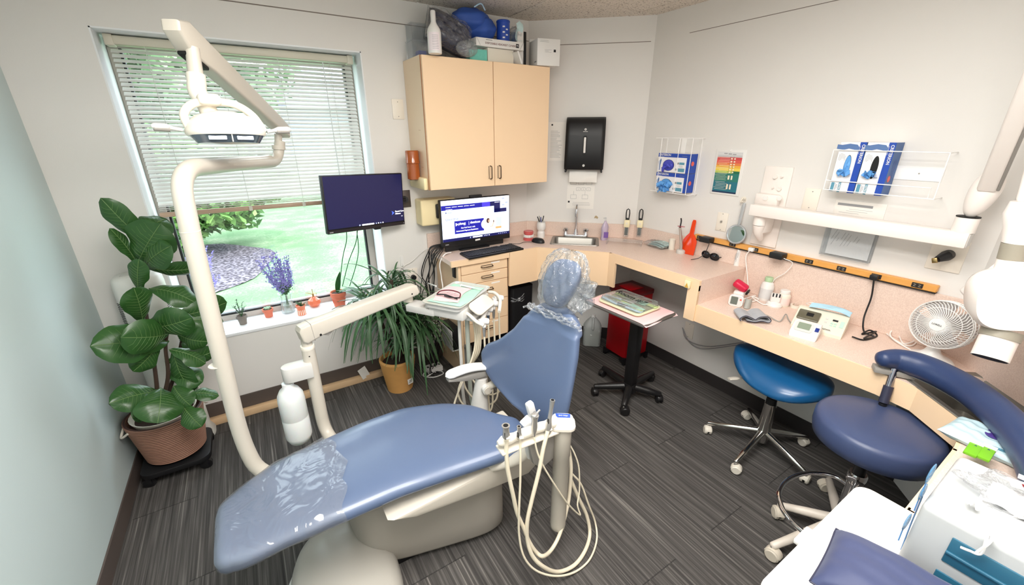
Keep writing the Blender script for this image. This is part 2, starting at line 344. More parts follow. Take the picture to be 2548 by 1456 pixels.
def leafcloud(name, cen, rad, n, size, m, label, cat, trunk=None, seed=1, group=None):
    rnd = random.Random(seed); b = bmesh.new()
    for i in range(n):
        d = Vector((rnd.gauss(0, 1), rnd.gauss(0, 1), rnd.gauss(0, 1))).normalized(); k = rnd.random() ** .33
        k *= 1 + .22 * math.sin(5 * d.x + seed) * math.cos(6 * d.z + 2 * d.y)
        p = Vector((cen[0] + d.x * rad[0] * k, cen[1] + d.y * rad[1] * k, cen[2] + d.z * rad[2] * k))
        if p.z < gz(p.y) + .02: p.z = gz(p.y) + .02 + rnd.random() * .2
        q = Euler((rnd.uniform(-1, 1), rnd.uniform(-1, 1), rnd.uniform(0, 6.3))).to_matrix(); s = size * rnd.uniform(.6, 1.3)
        vs = [b.verts.new(p + q @ Vector(c)) for c in ((-s, 0, 0), (-.3 * s, .55 * s, .12 * s), (s, 0, 0), (-.3 * s, -.55 * s, .12 * s))]
        b.faces.new(vs)
    r = thing(name, (cen[0], cen[1], gz(cen[1])), label, cat, group); mb = MB(); mb.put(b, m); mb.build('foliage', r, double=True)
    mb = MB(); mt = mat('bark', (92, 80, 70), .9)
    for k in range(3): mb.tube([(cen[0], cen[1], gz(cen[1])), (cen[0] + .1 * (k - 1), cen[1], (gz(cen[1]) + cen[2]) / 2), (cen[0] + rad[0] * .5 * (k - 1), cen[1] + .2 * rad[1] * (k - 1), cen[2] + rad[2] * .4)], [.05 * rad[0] + .02, .04 * rad[0] + .015, .012], mt, 7)
    mb.build('stem', r); return r
p = at(560, 560, y=7.6); leafcloud('garden_shrub', (p.x - .45, 7.7, .95), (1.35, .8, .78), 5200, .075, m_bush, 'large bright green leafy shrub behind the mulch bed outside the window', 'shrub', seed=3)
leafcloud('tree', (-3.0, 12.5, 2.9), (2.6, 2.2, 3.0), 7000, .17, m_tree, 'tall light green tree outside, at the left edge of the window', 'tree', seed=5)
leafcloud('tree', (-.2, 15.5, 3.8), (1.9, 2, 3.6), 4500, .2, m_tree, 'green tree outside, standing left of the neighbouring house', 'tree', seed=9)
m_cat = mat('catmint_flower', (120, 112, 190), .7, var=.3, vscale=40)
b = MB(); rnd = random.Random(4)
rr = thing('catmint_clump', at(530, 700, z=0), 'purple flowering catmint clump in the mulch bed outside the window', 'flowers')
bb = bmesh.new()
for i in range(60):
    p0 = at(505 + rnd.gauss(0, 14), 690 + rnd.gauss(0, 22), z=0); h = rnd.uniform(.12, .3); lean = Vector((rnd.uniform(-.1, .1), rnd.uniform(-.1, .1), 0))
    for k in range(16):
        f = k / 15; p = p0 + lean * f + Vector((rnd.gauss(0, .012), rnd.gauss(0, .012), h * f)); s = .016
        q = Euler((rnd.uniform(-2, 2), rnd.uniform(-2, 2), 0)).to_matrix()
        bb.faces.new([bb.verts.new(p + q @ Vector(c)) for c in ((-s, 0, 0), (0, s * .5, 0), (s, 0, 0), (0, -s * .5, 0))])
b.put(bb, m_cat); b.build('flower', rr, double=True)
# neighbouring house, pale siding and grey shingled roof
def roofm(t, b):
    g = nd(t, 'NewGeometry'); n = nd(t, 'TexBrick'); n.inputs['Scale'].default_value = 2.2; n.inputs['Color1'].default_value = rgb(128, 128, 142); n.inputs['Color2'].default_value = rgb(150, 150, 164); n.inputs['Mortar'].default_value = rgb(104, 104, 118); n.inputs['Mortar Size'].default_value = .015
    sp = nd(t, 'SeparateXYZ'); cb = nd(t, 'CombineXYZ'); t.links.new(g.outputs['Position'], sp.inputs[0]); t.links.new(sp.outputs[0], cb.inputs[0]); t.links.new(mth(t, 'MULTIPLY', sp.outputs[2], 2.5), cb.inputs[1]); t.links.new(cb.outputs[0], n.inputs['Vector'])
    t.links.new(n.outputs[0], b.inputs['Base Color'])
m_roof = texmat('roof_shingle', roofm, .8, .2)
r = thing('house', (4.2, 19, .3), 'pale house with a grey shingled roof on the far side of the lawn', 'house')
b = MB(); b.bx((.6, 17, .2), (9, 22, 2.6), mat('house_siding', (150, 152, 158), .7, var=.03)); b.build('wall', r)
b = MB(); b.poly([(.2, 16.6, 2.5), (9.4, 16.6, 2.5), (8.4, 19.6, 5.6), (1.2, 19.6, 5.6)], m_roof); b.poly([(.2, 22.5, 2.5), (9.4, 22.5, 2.5), (8.4, 19.6, 5.6), (1.2, 19.6, 5.6)], m_roof)
b.poly([(.2, 16.6, 2.5), (1.2, 19.6, 5.6), (.2, 22.5, 2.5)], m_roof); b.poly([(9.4, 16.6, 2.5), (8.4, 19.6, 5.6), (9.4, 22.5, 2.5)], m_roof); b.build('roof', r)
for k in range(3):
    b = MB(); b.bx((1.6 + k * 2.3, 16.95, 1.0), (2.6 + k * 2.3, 17.02, 2.1), mat('house_window', (120, 132, 150), .15)); b.build('window', r)

# ------------------------------------------------------------------ venetian blind
BY = 2.95; BX0, BX1 = WX0 + .028, WX1 - .03
m_rail = mat('blind_rail', (206, 200, 182), .4); m_slat = mat('blind_slat', (236, 234, 228), .45); t = m_slat.node_tree; tl = nd(t, 'BsdfTranslucent'); tl.inputs[0].default_value = rgb(240, 238, 240); mxs = nd(t, 'MixShader'); mxs.inputs[0].default_value = .5
t.links.new(t.nodes['Principled BSDF'].outputs[0], mxs.inputs[1]); t.links.new(tl.outputs[0], mxs.inputs[2]); t.links.new(mxs.outputs[0], t.nodes['Material Output'].inputs[0])
bl = thing('venetian_blind', ((BX0 + BX1) / 2, BY, WZ1), 'cream horizontal venetian blind lowered over the upper part of the window', 'blind')
b = MB(); b.bx((BX0, BY - .03, WZ1 - .05), (BX1, BY + .03, WZ1 - .012), m_rail, bev=.004); b.bx((BX0 - .004, BY - .034, WZ1 - .056), (BX0 + .03, BY + .034, WZ1 - .008), m_rail, bev=.004); b.bx((BX1 - .03, BY - .034, WZ1 - .056), (BX1 + .004, BY + .034, WZ1 - .008), m_rail, bev=.004); b.build('head_rail', bl)
ZB = 1.285; b = MB(); n = 36; zt = WZ1 - .075
zs = [zt - (zt - ZB - .06) * k / (n - 1) for k in range(n)] + [ZB + .045, ZB + .034, ZB + .024]
for k, z in enumerate(zs):
    a = math.radians(31 + 2 * math.sin(k * 1.7)) if k < n else 0
    def f(u, v, z=z, a=a):
        w = (v - .5) * .034; return (BX0 + .006 + (BX1 - BX0 - .012) * u, BY - .028 + .028 + w * math.cos(a), z + .002 * math.cos(math.pi * (v - .5)) - w * math.sin(a) * -1 + .0012 * math.sin(u * 9 + k))
    b.grid(f, 14, 4, m_slat, thick=.0006)
b.build('slats', bl)
b = MB(); b.bx((BX0, BY - .018, ZB - .012), (BX1, BY + .018, ZB + .012), mat('blind_bottom_rail', (188, 160, 138), .45), bev=.005); b.build('bottom_rail', bl)
m_cord = mat('blind_cord', (206, 206, 200), .6)
for x in (BX0 + .14, BX0 + .43, BX0 + .72, BX1 - .13):
    b = MB(); b.cyl((x, BY - .022, WZ1 - .05), (x, BY - .022, ZB - .012), .0012, m_cord, 6); b.cyl((x, BY + .022, WZ1 - .05), (x, BY + .022, ZB), .0012, m_cord, 6)
    b.bx((x - .009, BY - .028, ZB - .012), (x + .009, BY - .016, ZB + .014), mat('clear_clip', (214, 212, 200), .2)); b.build('cord', bl)
b = MB(); x = at(1470 / 3.64 + 400, 160, y=BY - .05).x; b.cyl((x, BY - .045, WZ1 - .06), (x + .004, BY - .04, 1.36), .003, mat('wand', (214, 220, 220), .1), 8); b.build('tilt_wand', bl)
# light wood plank lying against the window wall
b = MB(); m_plank = mat('pale_wood', (222, 188, 148), .5, var=.08, vscale=20)
b.bx((-.5, YW - .05, .0), (.66, YW - .008, .045), m_plank, bev=.004); b.build('wood_plank', None, 'long pale wood strip lying on the floor along the dark baseboard under the window', 'wood strip')
# ================================================================== counters and cabinets
def lamm(t, b):
    g = nd(t, 'NewGeometry'); n = nd(t, 'TexNoise'); n.inputs['Scale'].default_value = 240; n.inputs['Detail'].default_value = 2; t.links.new(g.outputs['Position'], n.inputs['Vector'])
    t.links.new(ramp(t, n.outputs[0], [(.3, (216, 190, 176)), (.7, (234, 212, 198))]), b.inputs['Base Color'])
m_lam = texmat('pink_beige_laminate', lamm, .33)
m_oak = mat('peach_laminate', (243, 211, 174), .42, var=.035, vscale=3)
m_oakd = mat('cabinet_edge', (170, 120, 84), .6)
m_steel = mat('brushed_steel', (150, 147, 141), .42, .85, bump=.05, bscale=400)
m_chrome = mat('chrome', (225, 225, 228), .08, 1)
m_pull = mat('bronze_pull', (92, 76, 62), .35, .8)
m_dark = mat('dark_interior', (40, 36, 34), .8)
def slab_hole(b, outer, holes, z0, z1, m):
    t = bmesh.new(); loops = []
    es = []
    for L in [outer] + holes:
        vs = [t.verts.new((p[0], p[1], z1)) for p in L]; loops.append(vs)
        for i in range(len(vs)): es.append(t.edges.new((vs[i], vs[(i + 1) % len(vs)])))
    bmesh.ops.triangle_fill(t, use_beauty=True, use_dissolve=False, edges=es)
    r = bmesh.ops.extrude_face_region(t, geom=t.faces[:]); bmesh.ops.translate(t, vec=(0, 0, z0 - z1), verts=[v for v in r['geom'] if isinstance(v, bmesh.types.BMVert)])
    bmesh.ops.recalc_face_normals(t, faces=t.faces); return b.put(t, m)
UZ, LZ = .914, .765
# sink positions: corner wall frame
sc = (at(1376, 583, z=UZ) + at(1490, 590, z=UZ) + at(1490, 618, z=UZ) + at(1367, 612, z=UZ)) / 4
MS = frame(sc, DD, DN * -1)      # local x along the corner wall, y towards it
MS = frame(sc, DD, Vector((-DD.y, DD.x, 0)))
if (MS @ Vector((0, 1, 0)) - sc).dot(DN) > 0: MS = frame(sc, DD * -1, DN * -1)
SWX, SWY = .185, .135
def hole(Mx, w, h, r): return [(Mx @ Vector((p[0], p[1], 0)))[:2] for p in rrect(w * 2, h * 2, r)]
b = MB()
slab_hole(b, [(1.05, YW - .002), (1.05, 2.42), (1.753, 2.42), (2.106, 2.01), (2.106, 1.294), (XR - .002, 1.294), (XR - .002, 2.222), (1.93, YW - .002)], [hole(MS, SWX - .02, SWY - .02, .03)], UZ - .03, UZ, m_lam)
wt = thing('worktop', (1.9, 2.1, UZ - .03), 'pink beige laminate worktop running from the window side past the sink, the higher level', 'worktop')
o = b.build('slab', wt)
b = MB()   # backsplash
b.bx((1.05, YW - .02, UZ), (1.93, YW - .002, 1.025), m_lam, bev=.002, seg=1)
b.box((.4377, -.011, .9695), (.88, .018, .111), m_lam, frame(DA, DD, DN * -1), bev=.002, seg=1)
b.bx((XR - .02, 1.294, UZ), (XR - .002, 2.222, 1.02), m_lam, bev=.002, seg=1); b.build('backsplash', wt)
b = MB()   # front aprons
b.bx((1.05, 2.402, UZ - .04), (1.505, 2.421, UZ - .001), m_oak)
b.bx((1.503, 2.402, .655), (1.753, 2.421, UZ - .001), m_oak)
d = (Vector((2.106, 2.01, 0)) - Vector((1.753, 2.42, 0))); L = d.length; d.normalize()
b.box((L / 2, .0, (UZ - .001 + .665) / 2), (L, .018, UZ - .001 - .665), m_oak, frame((1.753, 2.411, 0), d, Vector((-d.y, d.x, 0))))
b.bx((2.106 - .018, 1.945, .67), (2.106, 2.012, UZ - .001), m_oak); b.bx((2.088, 1.294, .852), (2.106, 1.945, UZ - .001), m_oak); b.bx((2.088, 1.294, .662), (2.106, 1.362, .852), m_oak)
b.build('apron', wt)
b = MB(); b.bx((2.09, 1.294, LZ), (XR - .002, 1.31, UZ - .03), m_lam); b.build('end_panel', wt)
# lower desk
b = MB()
sc2 = Vector((2.16, .14, LZ)); d2 = (Vector((1.946, .137, 0)) - Vector((2.085, .30, 0))).normalized(); MS2 = frame(sc2, d2, Vector((-d2.y, d2.x, 0)))
LP = [(2.106, 1.294), (XR - .002, 1.294), (XR - .002, .335), (1.935, YB + .004), (1.33, YB + .004), (1.33, .12), (1.74, .12), (1.946, .137), (2.085, .30), (2.106, .42)]
slab_hole(b, LP, [hole(MS2, .21, .15, .06)], LZ - .03, LZ, m_lam)
dk = thing('desk', (2.3, .8, LZ - .03), 'lower pink beige laminate desk along the right wall, turning the near corner', 'desk'); b.build('slab', dk)
b = MB()
F = [(2.106, 1.362), (2.106, .42), (2.085, .30), (1.946, .137), (1.74, .12), (1.33, .12), (1.33, YB + .01)]
for i in range(len(F) - 1):
    p, q = Vector((*F[i], 0)), Vector((*F[i + 1], 0)); dd = q - p; L = dd.length
    b.box((L / 2, 0, (.662 + LZ - .001) / 2), (L + .01, .018, LZ - .001 - .662), m_oak, frame(p, dd, Vector((-dd.y, dd.x, 0))))
b.build('apron', dk)
b = MB(); b.bx((XR - .02, .335, LZ), (XR - .002, 1.294, 1.02), m_lam, bev=.002, seg=1)
dn = (NB - NA).normalized(); L = (NB - NA).length; b.box((L / 2, -.011, (LZ + 1.02) / 2), (L, .018, 1.02 - LZ), m_lam, frame(NA, dn, Vector((-dn.y, dn.x, 0)))) 
b.build('backsplash', dk)
# raceway strip with outlets
rw = thing('power_strip', (XR, 1.1, 1.02), 'long wood-coloured raceway with black outlets along the right wall above the desk', 'power strip')
b = MB(); m_race = mat('race_wood', (222, 160, 84), .4, var=.06, vscale=30)
ye = at(2340, 712, x=XR).y; y0 = at(1735, 585, x=XR).y
b.bx((XR - .032, ye, 1.026), (XR - .001, y0, 1.058), m_race, bev=.003, seg=1); b.bx((XR - .034, ye + .002, 1.021), (XR - .001, y0, 1.026), m_dark); b.build('housing', rw)
for px, py in ((1740, 598), (1822, 612), (1878, 622), (2013, 650), (2094, 667), (2180, 689), (2282, 711)):
    p = at(px, py, x=XR - .033); b = MB(); b.bx((XR - .036, p.y - .02, 1.032), (XR - .03, p.y + .02, 1.054), m_dark, bev=.002)
    for s in (-1, 1): b.bx((XR - .0365, p.y + s * .009 - .004, 1.038), (XR - .0355, p.y + s * .009 + .004, 1.040), mat('socket_mark', (190, 180, 160), .5)); b.bx((XR - .0365, p.y + s * .009 - .004, 1.046), (XR - .0355, p.y + s * .009 + .004, 1.048), mat('socket_mark', (0, 0, 0)))
    b.build('outlet', rw)
def sink(name, Mx, w, h, label, depth=.16, bm_=None):
    m = bm_ or m_steel
    r = thing(name, Mx.translation, label, 'sink'); b = MB()
    def lp(w, h, rad): return rrect(w * 2, h * 2, rad)
    rings = [(lp(w, h, .02), .0), (lp(w - .002, h - .002, .02), .004), (lp(w - .02, h - .02, .03), .004), (lp(w - .026, h - .026, .03), -.004), (lp(w - .035, h - .035, .035), -depth), (lp(w - .06, h - .06, .03), -depth - .006)]
    t = bmesh.new(); R = [[t.verts.new((p[0], p[1], z + .0008)) for p in L] for L, z in rings]; n = len(R[0])
    for i in range(len(R) - 1):
        for k in range(n): t.faces.new((R[i][k], R[i][(k + 1) % n], R[i + 1][(k + 1) % n], R[i + 1][k]))
    t.faces.new(R[-1]); b.put(t, m, Mx); b.build('basin', r, angle=50)
    b = MB(); b.lathe([(.0, -depth - .002), (.03, -depth - .002), (.034, -depth - .005)], m_chrome, Mx); b.build('drain', r); return r
sink('corner_sink', MS, SWX, SWY, 'small rectangular stainless steel sink set in the corner worktop under the towel dispenser')
sink('near_sink', MS2, .23, .17, 'stainless steel sink in the near right corner of the desk, behind the stool backrest')
# faucet
fc = thing('faucet', MS @ Vector((0, SWY - .005, .004)), 'chrome gooseneck faucet with two handles behind the corner sink', 'faucet')
b = MB(); z0 = .005; yb = SWY + .012
b.prism(rrect(.20, .045, .02, cx=0, cy=yb), z0, z0 + .014, m_chrome, MS, bev=.004); b.build('base', fc)
b = MB(); b.lathe([(.018, z0 + .012), (.016, z0 + .03), (.012, z0 + .05), (.011, z0 + .06)], m_chrome, MS @ T(0, yb, 0))
P = [(0, yb, z0 + .05), (0, yb, .20), (0, yb - .005, .235), (0, yb - .03, .262), (0, yb - .065, .262), (0, yb - .088, .235), (0, yb - .092, .205)]
b.tube([MS @ Vector(p) for p in catmull(P, 6)], .0085, m_chrome, 12); b.tube([MS @ Vector((0, yb - .092, .207)), MS @ Vector((0, yb - .092, .18))], .0105, m_chrome, 12); b.build('spout', fc)
for s in (-1, 1):
    b = MB(); b.lathe([(.02, z0 + .012), (.019, z0 + .02), (.012, z0 + .03), (.012, z0 + .042), (.018, z0 + .048), (.019, z0 + .06), (.014, z0 + .067), (0, z0 + .069)], m_chrome, MS @ T(s * .082, yb, 0), 18)
    for a in (0, 90, 180, 270): b.box((s * .082, yb, z0 + .055), (.05, .011, .012), m_chrome, MS, bev=.005, R=RZ(45 + a)) if a < 180 else None
    b.build('handle', fc)
# wall cabinet
CX0, CX1, CY, CZ0, CZ1 = .984, 1.897, 2.512, 1.366, 2.12
cab = thing('wall_cabinet', ((CX0 + CX1) / 2, CY, CZ0), 'peach laminate two-door wall cabinet mounted above the computer', 'cabinet')
m_cabside = mat('cabinet_side_laminate', (232, 208, 178), .45, var=.02)
b = MB(); b.bx((CX0, CY + .02, CZ0), (CX1, YW - .003, CZ1), m_cabside); b.bx((CX0 + .0, CY + .014, CZ0), (CX1, CY + .02, CZ1), m_oakd)
for zz in (1.72, 1.50):
    for k in range(3): b.bx((CX0 - .001, 2.60 + k * .012, zz), (CX0 + .001, 2.603 + k * .012, zz + .003), m_oakd)
b.build('body', cab)
xm = at(1228, 300, y=CY).x
for (x0, x1, hx) in ((CX0 + .003, xm - .002, xm - .035), (xm + .002, CX1 - .002, xm + .035)):
    b = MB(); b.bx((x0, CY - .006, CZ0 + .002), (x1, CY + .013, CZ1 - .002), m_oak, bev=.0015, seg=1); dr = b.build('door', cab)
    b = MB(); b.tube(roundpath([(hx, CY - .006, 1.415), (hx, CY - .03, 1.417), (hx, CY - .03, 1.497), (hx, CY - .006, 1.499)], .01), .0035, m_pull, 8)
    b.tube(roundpath([(hx - .012, CY - .008, 1.418), (hx - .012, CY - .012, 1.418), (hx - .012, CY - .012, 1.496), (hx - .012, CY - .008, 1.496)], .004), .002, m_pull, 6); b.build('handle', dr)
b = MB(); b.bx((CX0 - .03, CY + .02, CZ0 - .0), (CX0 - .002, YW - .02, CZ0 + .075), mat('cream_plastic', (240, 222, 176), .4), bev=.01); b.build('side_bracket', cab, 'cream plastic bracket under the cup dispenser')
# drawer unit
DX0, DX1, DY = 1.126, 1.500, 2.43
du = thing('drawer_cabinet', ((DX0 + DX1) / 2, DY, .27), 'peach laminate five-drawer base cabinet under the left end of the worktop', 'cabinet')
b = MB(); b.bx((DX0 - .018, DY + .02, .0), (DX0 + .01, YW - .012, UZ - .031), m_oak); b.bx((DX1 - .01, DY + .02, .27), (DX1 + .018, YW - .012, UZ - .031), m_oak); b.bx((DX0, DY + .02, .27), (DX1, YW - .012, .285), m_oak)
b.bx((DX0, YW - .03, .27), (DX1, YW - .013, UZ - .03), m_dark); b.bx((DX0 - .018, DY - .004, .262), (DX0 + .0, DY + .02, UZ - .04), m_oak); b.bx((DX1 - .002, DY + .0, .262), (DX1 + .002, DY + .02, UZ - .04), m_oakd)
b.bx((DX0, DY + .012, .275), (DX1, DY + .02, .87), m_dark); b.build('body', du)
zz = [.873, .798, .721, .571, .418, .271]
for k in range(5):
    z1, z0 = zz[k] - .002, zz[k + 1] + .002; b = MB(); b.bx((DX0 + .003, DY - .008, z0), (DX1 - .004, DY + .011, z1), m_oak, bev=.0015, seg=1)
    xl = DX0 + .235; b.bx((xl, DY - .0088, z1 - .022), (xl + .07, DY - .008, z1 - .012), mat('paper_label', (250, 245, 238), .6))
    b.text('SUPPLIES' if k else 'GAUZE', .006, mat('label_ink', (120, 110, 100), .6), frame((xl + .004, DY - .0092, z1 - .017), (1, 0, 0), (0, 0, 1))) if False else None
    dr = b.build('drawer', du); hx = DX0 + .20; hz = (z0 + z1) / 2 - .0 if k < 2 else z1 - .055
    b = MB(); b.tube(roundpath([(hx - .045, DY - .008, hz), (hx - .043, DY - .03, hz), (hx + .043, DY - .03, hz), (hx + .045, DY - .008, hz)], .012), .0035, m_pull, 8)
    b.tube(roundpath([(hx - .045, DY - .010, hz + .008), (hx + .045, DY - .010, hz + .008)], .01), .002, m_pull, 6); b.build('handle', dr)
# ================================================================== dental chair and its units
m_vinyl = mat('blue_vinyl', (88, 104, 134), .38, var=.03, vscale=6, bump=.05, bscale=500, coat=.4)
m_cream = mat('cream_enamel', (200, 193, 181), .32)
m_ivory = mat('ivory_plastic', (228, 221, 208), .35)
m_grey = mat('grey_plastic', (150, 146, 140), .45)
m_lgrey = mat('light_grey_plastic', (206, 204, 200), .4)
m_wht = mat('white_plastic', (230, 228, 225), .35)
m_blk = mat('black_plastic', (22, 22, 24), .45)
m_dkhole = mat('black_hole', (6, 6, 7), .6)
m_film = film('clear_film', (236, 240, 244), .09)
m_hose = mat('hose_beige', (222, 212, 190), .45)
m_sat = mat('satin_steel', (196, 194, 190), .34, .75)
def interp(pts, t):
    if t <= pts[0][0]: return pts[0][1]
    for (a, va), (b_, vb) in zip(pts, pts[1:]):
        if t <= b_:
            f = (t - a) / max(1e-9, b_ - a); return va + (vb - va) * f
    return pts[-1][1]
def smooth(pts, lo, hi, n=60, w=.06):
    out = []
    for i in range(n + 1):
        t = lo + (hi - lo) * i / n; s = 0; ws = 0
        for k in range(-4, 5):
            q = t + k * w / 4; g = math.exp(-(k / 2.2) ** 2); s += interp(pts, q) * g; ws += g
        out.append((t, s / ws))
    return out
def sgp(c, p): return math.copysign(abs(c) ** p, c)
near = sorted([(at(*p, z=.455).x, at(*p, z=.455).y) for p in ((525, 1440), (610, 1425), (700, 1382), (850, 1322), (1000, 1255), (1130, 1208), (1240, 1168), (1320, 1140))])
far = sorted([(at(*p, z=.53).x, at(*p, z=.53).y) for p in ((545, 1240), (600, 1190), (680, 1140), (815, 1080), (900, 1043), (1000, 1008), (1100, 995), (1180, 1000), (1240, 1025))])
X0, X1 = -.300, .835
near = smooth(near, X0, X1); far = smooth(far, X0, X1)
def seatf(off=0, zoff=0, x1=X1, wr=0):
    def f(u, v):
        t = u * (x1 - X0) + X0
        e0 = max(0, 1 - (t - X0) / .035); e1 = max(0, 1 - (X1 - t) / .07); end = math.sqrt(max(0, 1 - max(e0, e1) ** 2))
        e1w = max(0, 1 - (X1 - t) / .16); wid = 1 - .30 * e1w ** 2
        yn, yf = interp(near, t), interp(far, t); yc = (yn + yf) / 2; hw = (yf - yn) / 2 * wid + off
        a = 2 * math.pi * v; p = .45
        hz = (.012 + .030 * end) + off; hw = hw - .03 * (1 - end)
        zc = .487 + zoff - .012 * max(0, -t) / .3; bow = .012 * (1 - ((t - .3) / .6) ** 2)
        y = yc + hw * sgp(math.cos(a), p); z = zc + bow + hz * sgp(math.sin(a), .8)
        if wr: z += wr * (math.sin(31 * t + 17 * y) * math.sin(23 * y - 9 * t) + .5 * math.sin(80 * t + 3 * y)) * (1 if math.sin(a) > 0 else .3) + wr; y += wr * .8 * math.sin(45 * t)
        return (t, y, z)
    return f
ch = thing('dental_chair', (.4, 1.3, 0), 'blue vinyl dental chair with a raised backrest in the middle of the room', 'dental chair')
b = MB(); b.grid(seatf(), 90, 48, m_vinyl); b.build('seat_cushion', ch, angle=80)
# backrest plane
B0 = Vector((.93, 1.2, .5)); BV = Vector((-.16, .987, 0)).normalized(); BW_ = Vector((.17, .0, .985)).normalized(); BN = BV.cross(BW_).normalized()
if BN.x > 0: BN = -BN
def bst(px, py, off=0):
    v = ray(px, py); q = B0 + BN * off; t = (q - CP).dot(BN) / v.dot(BN); p = CP + v * t - B0; 
    bt = p.z / BW_.z; q2 = p - BW_ * bt; return bt, q2.dot(BV)
Lf = sorted([bst(*p) for p in ((1352, 742), (1325, 775), (1292, 815), (1255, 842), (1225, 852), (1210, 872), (1214, 905), (1235, 942), (1275, 985), (1320, 1035), (1348, 1075), (1362, 1100))])
Rt = sorted([bst(*p) for p in ((1432, 778), (1447, 800), (1451, 830), (1447, 890), (1437, 950), (1428, 1000), (1419, 1040), (1408, 1100))])
T0, T1 = max(Lf[0][0], -.05), Lf[-1][0]
Lf = smooth(Lf, T0, T1, w=.03); Rt = smooth(Rt, T0, T1, w=.03)
def bp(s, t, d): return B0 + BV * s + BW_ * t + BN * d
def backf(u, v):
    t = T0 + (T1 - T0) * u; e = max(0, 1 - (T1 - t) / .085, 1 - (t - T0) / .03); end = math.sqrt(max(0, 1 - e * e))
    l, r = interp(Lf, t), interp(Rt, t); c = (l + r) / 2; hw = abs(l - r) / 2 - .055 * (1 - end); a = 2 * math.pi * v
    s = c + hw * sgp(math.cos(a), .6); k = (s - c) / max(.12, hw)
    d = .035 * end * sgp(math.sin(a), .7) + .028 * k * k * end * (1 if hw > .15 else .5)
    return bp(s, t, d)
b = MB(); b.grid(backf, 60, 48, m_vinyl); b.build('backrest', ch, angle=80)
b = MB()
def shellf(u, v):
    t = T0 - .02 + (T1 - T0 - .02) * u; l, r = interp(Lf, t), interp(Rt, t); c = (l + r) / 2; hw = abs(l - r) / 2 * .62; a = 2 * math.pi * v
    return bp(c + hw * sgp(math.cos(a), .5), t, -.038 + .016 * sgp(math.sin(a), .6))
b.grid(shellf, 24, 24, m_lgrey); b.build('back_shell', ch)
ht, hs = bst(1401, 706)
b = MB()
def headf(u, v):
    a = math.pi * u; th = 2 * math.pi * v; w = .086 * (1 + .12 * math.cos(a)) ; r = math.sin(a) ** .7
    return bp(hs - .20 * .105 * math.cos(a) + w * r * sgp(math.cos(th), .8), ht + .105 * math.cos(a), .01 + .034 * r * sgp(math.sin(th), .9) + .006 * (r * math.cos(th)) ** 2 * 2)
b.grid(headf, 26, 32, m_vinyl); b.build('headrest', ch, angle=80)
b = MB(); b.box((0, 0, 0), (.05, .16, .012), m_sat, frame(bp(hs, ht - .13, -.035), BV, BW_), bev=.003); b.build('headrest_bar', ch)
# under structure
b = MB()
b.prism([(.20, .425), (.84, .46), (.85, .36), (.80, .325), (.58, .345), (.30, .385)], 1.125, 1.42, m_cream, RX(90) @ Matrix.Scale(-1, 4, (0, 0, 1)), bev=.014); b.prism([(-.16, .445), (.26, .45), (.30, .40), (.0, .42)], 1.22, 1.40, m_cream, RX(90) @ Matrix.Scale(-1, 4, (0, 0, 1)), bev=.008); b.build('seat_frame', ch)
b = MB()
def casef(u, v):
    a = 2 * math.pi * u; cx_, cy_ = .42, 1.42; x = cx_ + .315 * sgp(math.cos(a), .40); y = cy_ + .20 * sgp(math.sin(a), .6) - .25 * (x - cx_); 
    z = [.03, .035, .05, .13, .26, .31, .33, .33][int(round(v * 7))]; k = [.93, .965, 1, 1, .995, .97, .90, .0][int(round(v * 7))]
    return (cx_ + (x - cx_) * k, cy_ + (y - cy_) * k, z)
b.grid(casef, 56, 7, mat('casing_plastic', (160, 154, 145), .5), closeu=True)
b.prism(rrect(.46, .28, .06, cx=.42, cy=1.42), 0, .05, m_blk)
b.build('casing', ch, angle=50)
b = MB(); b.tube([(.38, 1.40, .2), (.55, 1.36, .4)], .06, m_cream, 20); b.build('lift_arm', ch)
b = MB()
def footf(u, v):
    a = 2 * math.pi * u; r = [1, 1, .985, .93, .80, .55, .3, 0][int(round(v * 7))]; z = [0, .03, .055, .085, .108, .122, .13, .132][int(round(v * 7))]
    x = .04 + .20 * sgp(math.cos(a), .75) * r; y = 1.28 + .30 * sgp(math.sin(a), .85) * r
    return (x + .03 * (y - 1.28), y, z)
b.grid(footf, 56, 7, mat('base_plastic', (178, 174, 166), .3), closeu=True); b.build('base_cover', ch, angle=60)
b = MB(); b.tube(catmull([(-.12, 1.02, .03), (-.16, 1.2, .03), (-.14, 1.4, .03), (-.02, 1.52, .05)], 8), .018, m_lgrey, 12); b.build('supply_hose', ch)
# armrest on the window side
a0, a1 = at(1108, 938, y=1.60), at(1222, 912, y=1.60)
b = MB()
def armf(u, v):
    p = a0.lerp(a1, u); e = math.sqrt(max(0, 1 - max(0, 1 - u / .15, 1 - (1 - u) / .12) ** 2)) if u not in (0, 1) else 0; a = 2 * math.pi * v; bow = .02 * math.sin(math.pi * u)
    return p + Vector((0, .032 * e * sgp(math.cos(a), .6), bow + .014 * e * sgp(math.sin(a), .8)))
b.grid(armf, 24, 20, m_wht); b.build('armrest_pad', ch, angle=80)
b = MB(); b.prism([(.0, 0), (.235, .004), (.235, -.03), (.10, -.03), (0, -.012)], -.022, .022, m_grey, frame(a0 + Vector((.01, 0, -.012)), (a1 - a0), (0, 0, 1)), bev=.006)
q = at(1198, 940, y=1.6); q2 = at(1192, 1000, y=1.6); b.tube([q, (q + q2) / 2, q2 + Vector((0, 0, -.05))], [.030, .034, .05], m_lgrey, 16); b.build('armrest_bracket', ch)
q = at(1208, 966, y=1.57); b = MB(); b.cyl(q + Vector((0, .02, 0)), q + Vector((0, -.025, 0)), .026, m_lgrey, 24); b.cyl(q + Vector((0, -.024, 0)), q + Vector((0, -.03, 0)), .020, m_cream, 24)
b.tube([q, at(1250, 945, y=1.52)], .02, m_cream, 12); b.build('pivot_knob', ch)
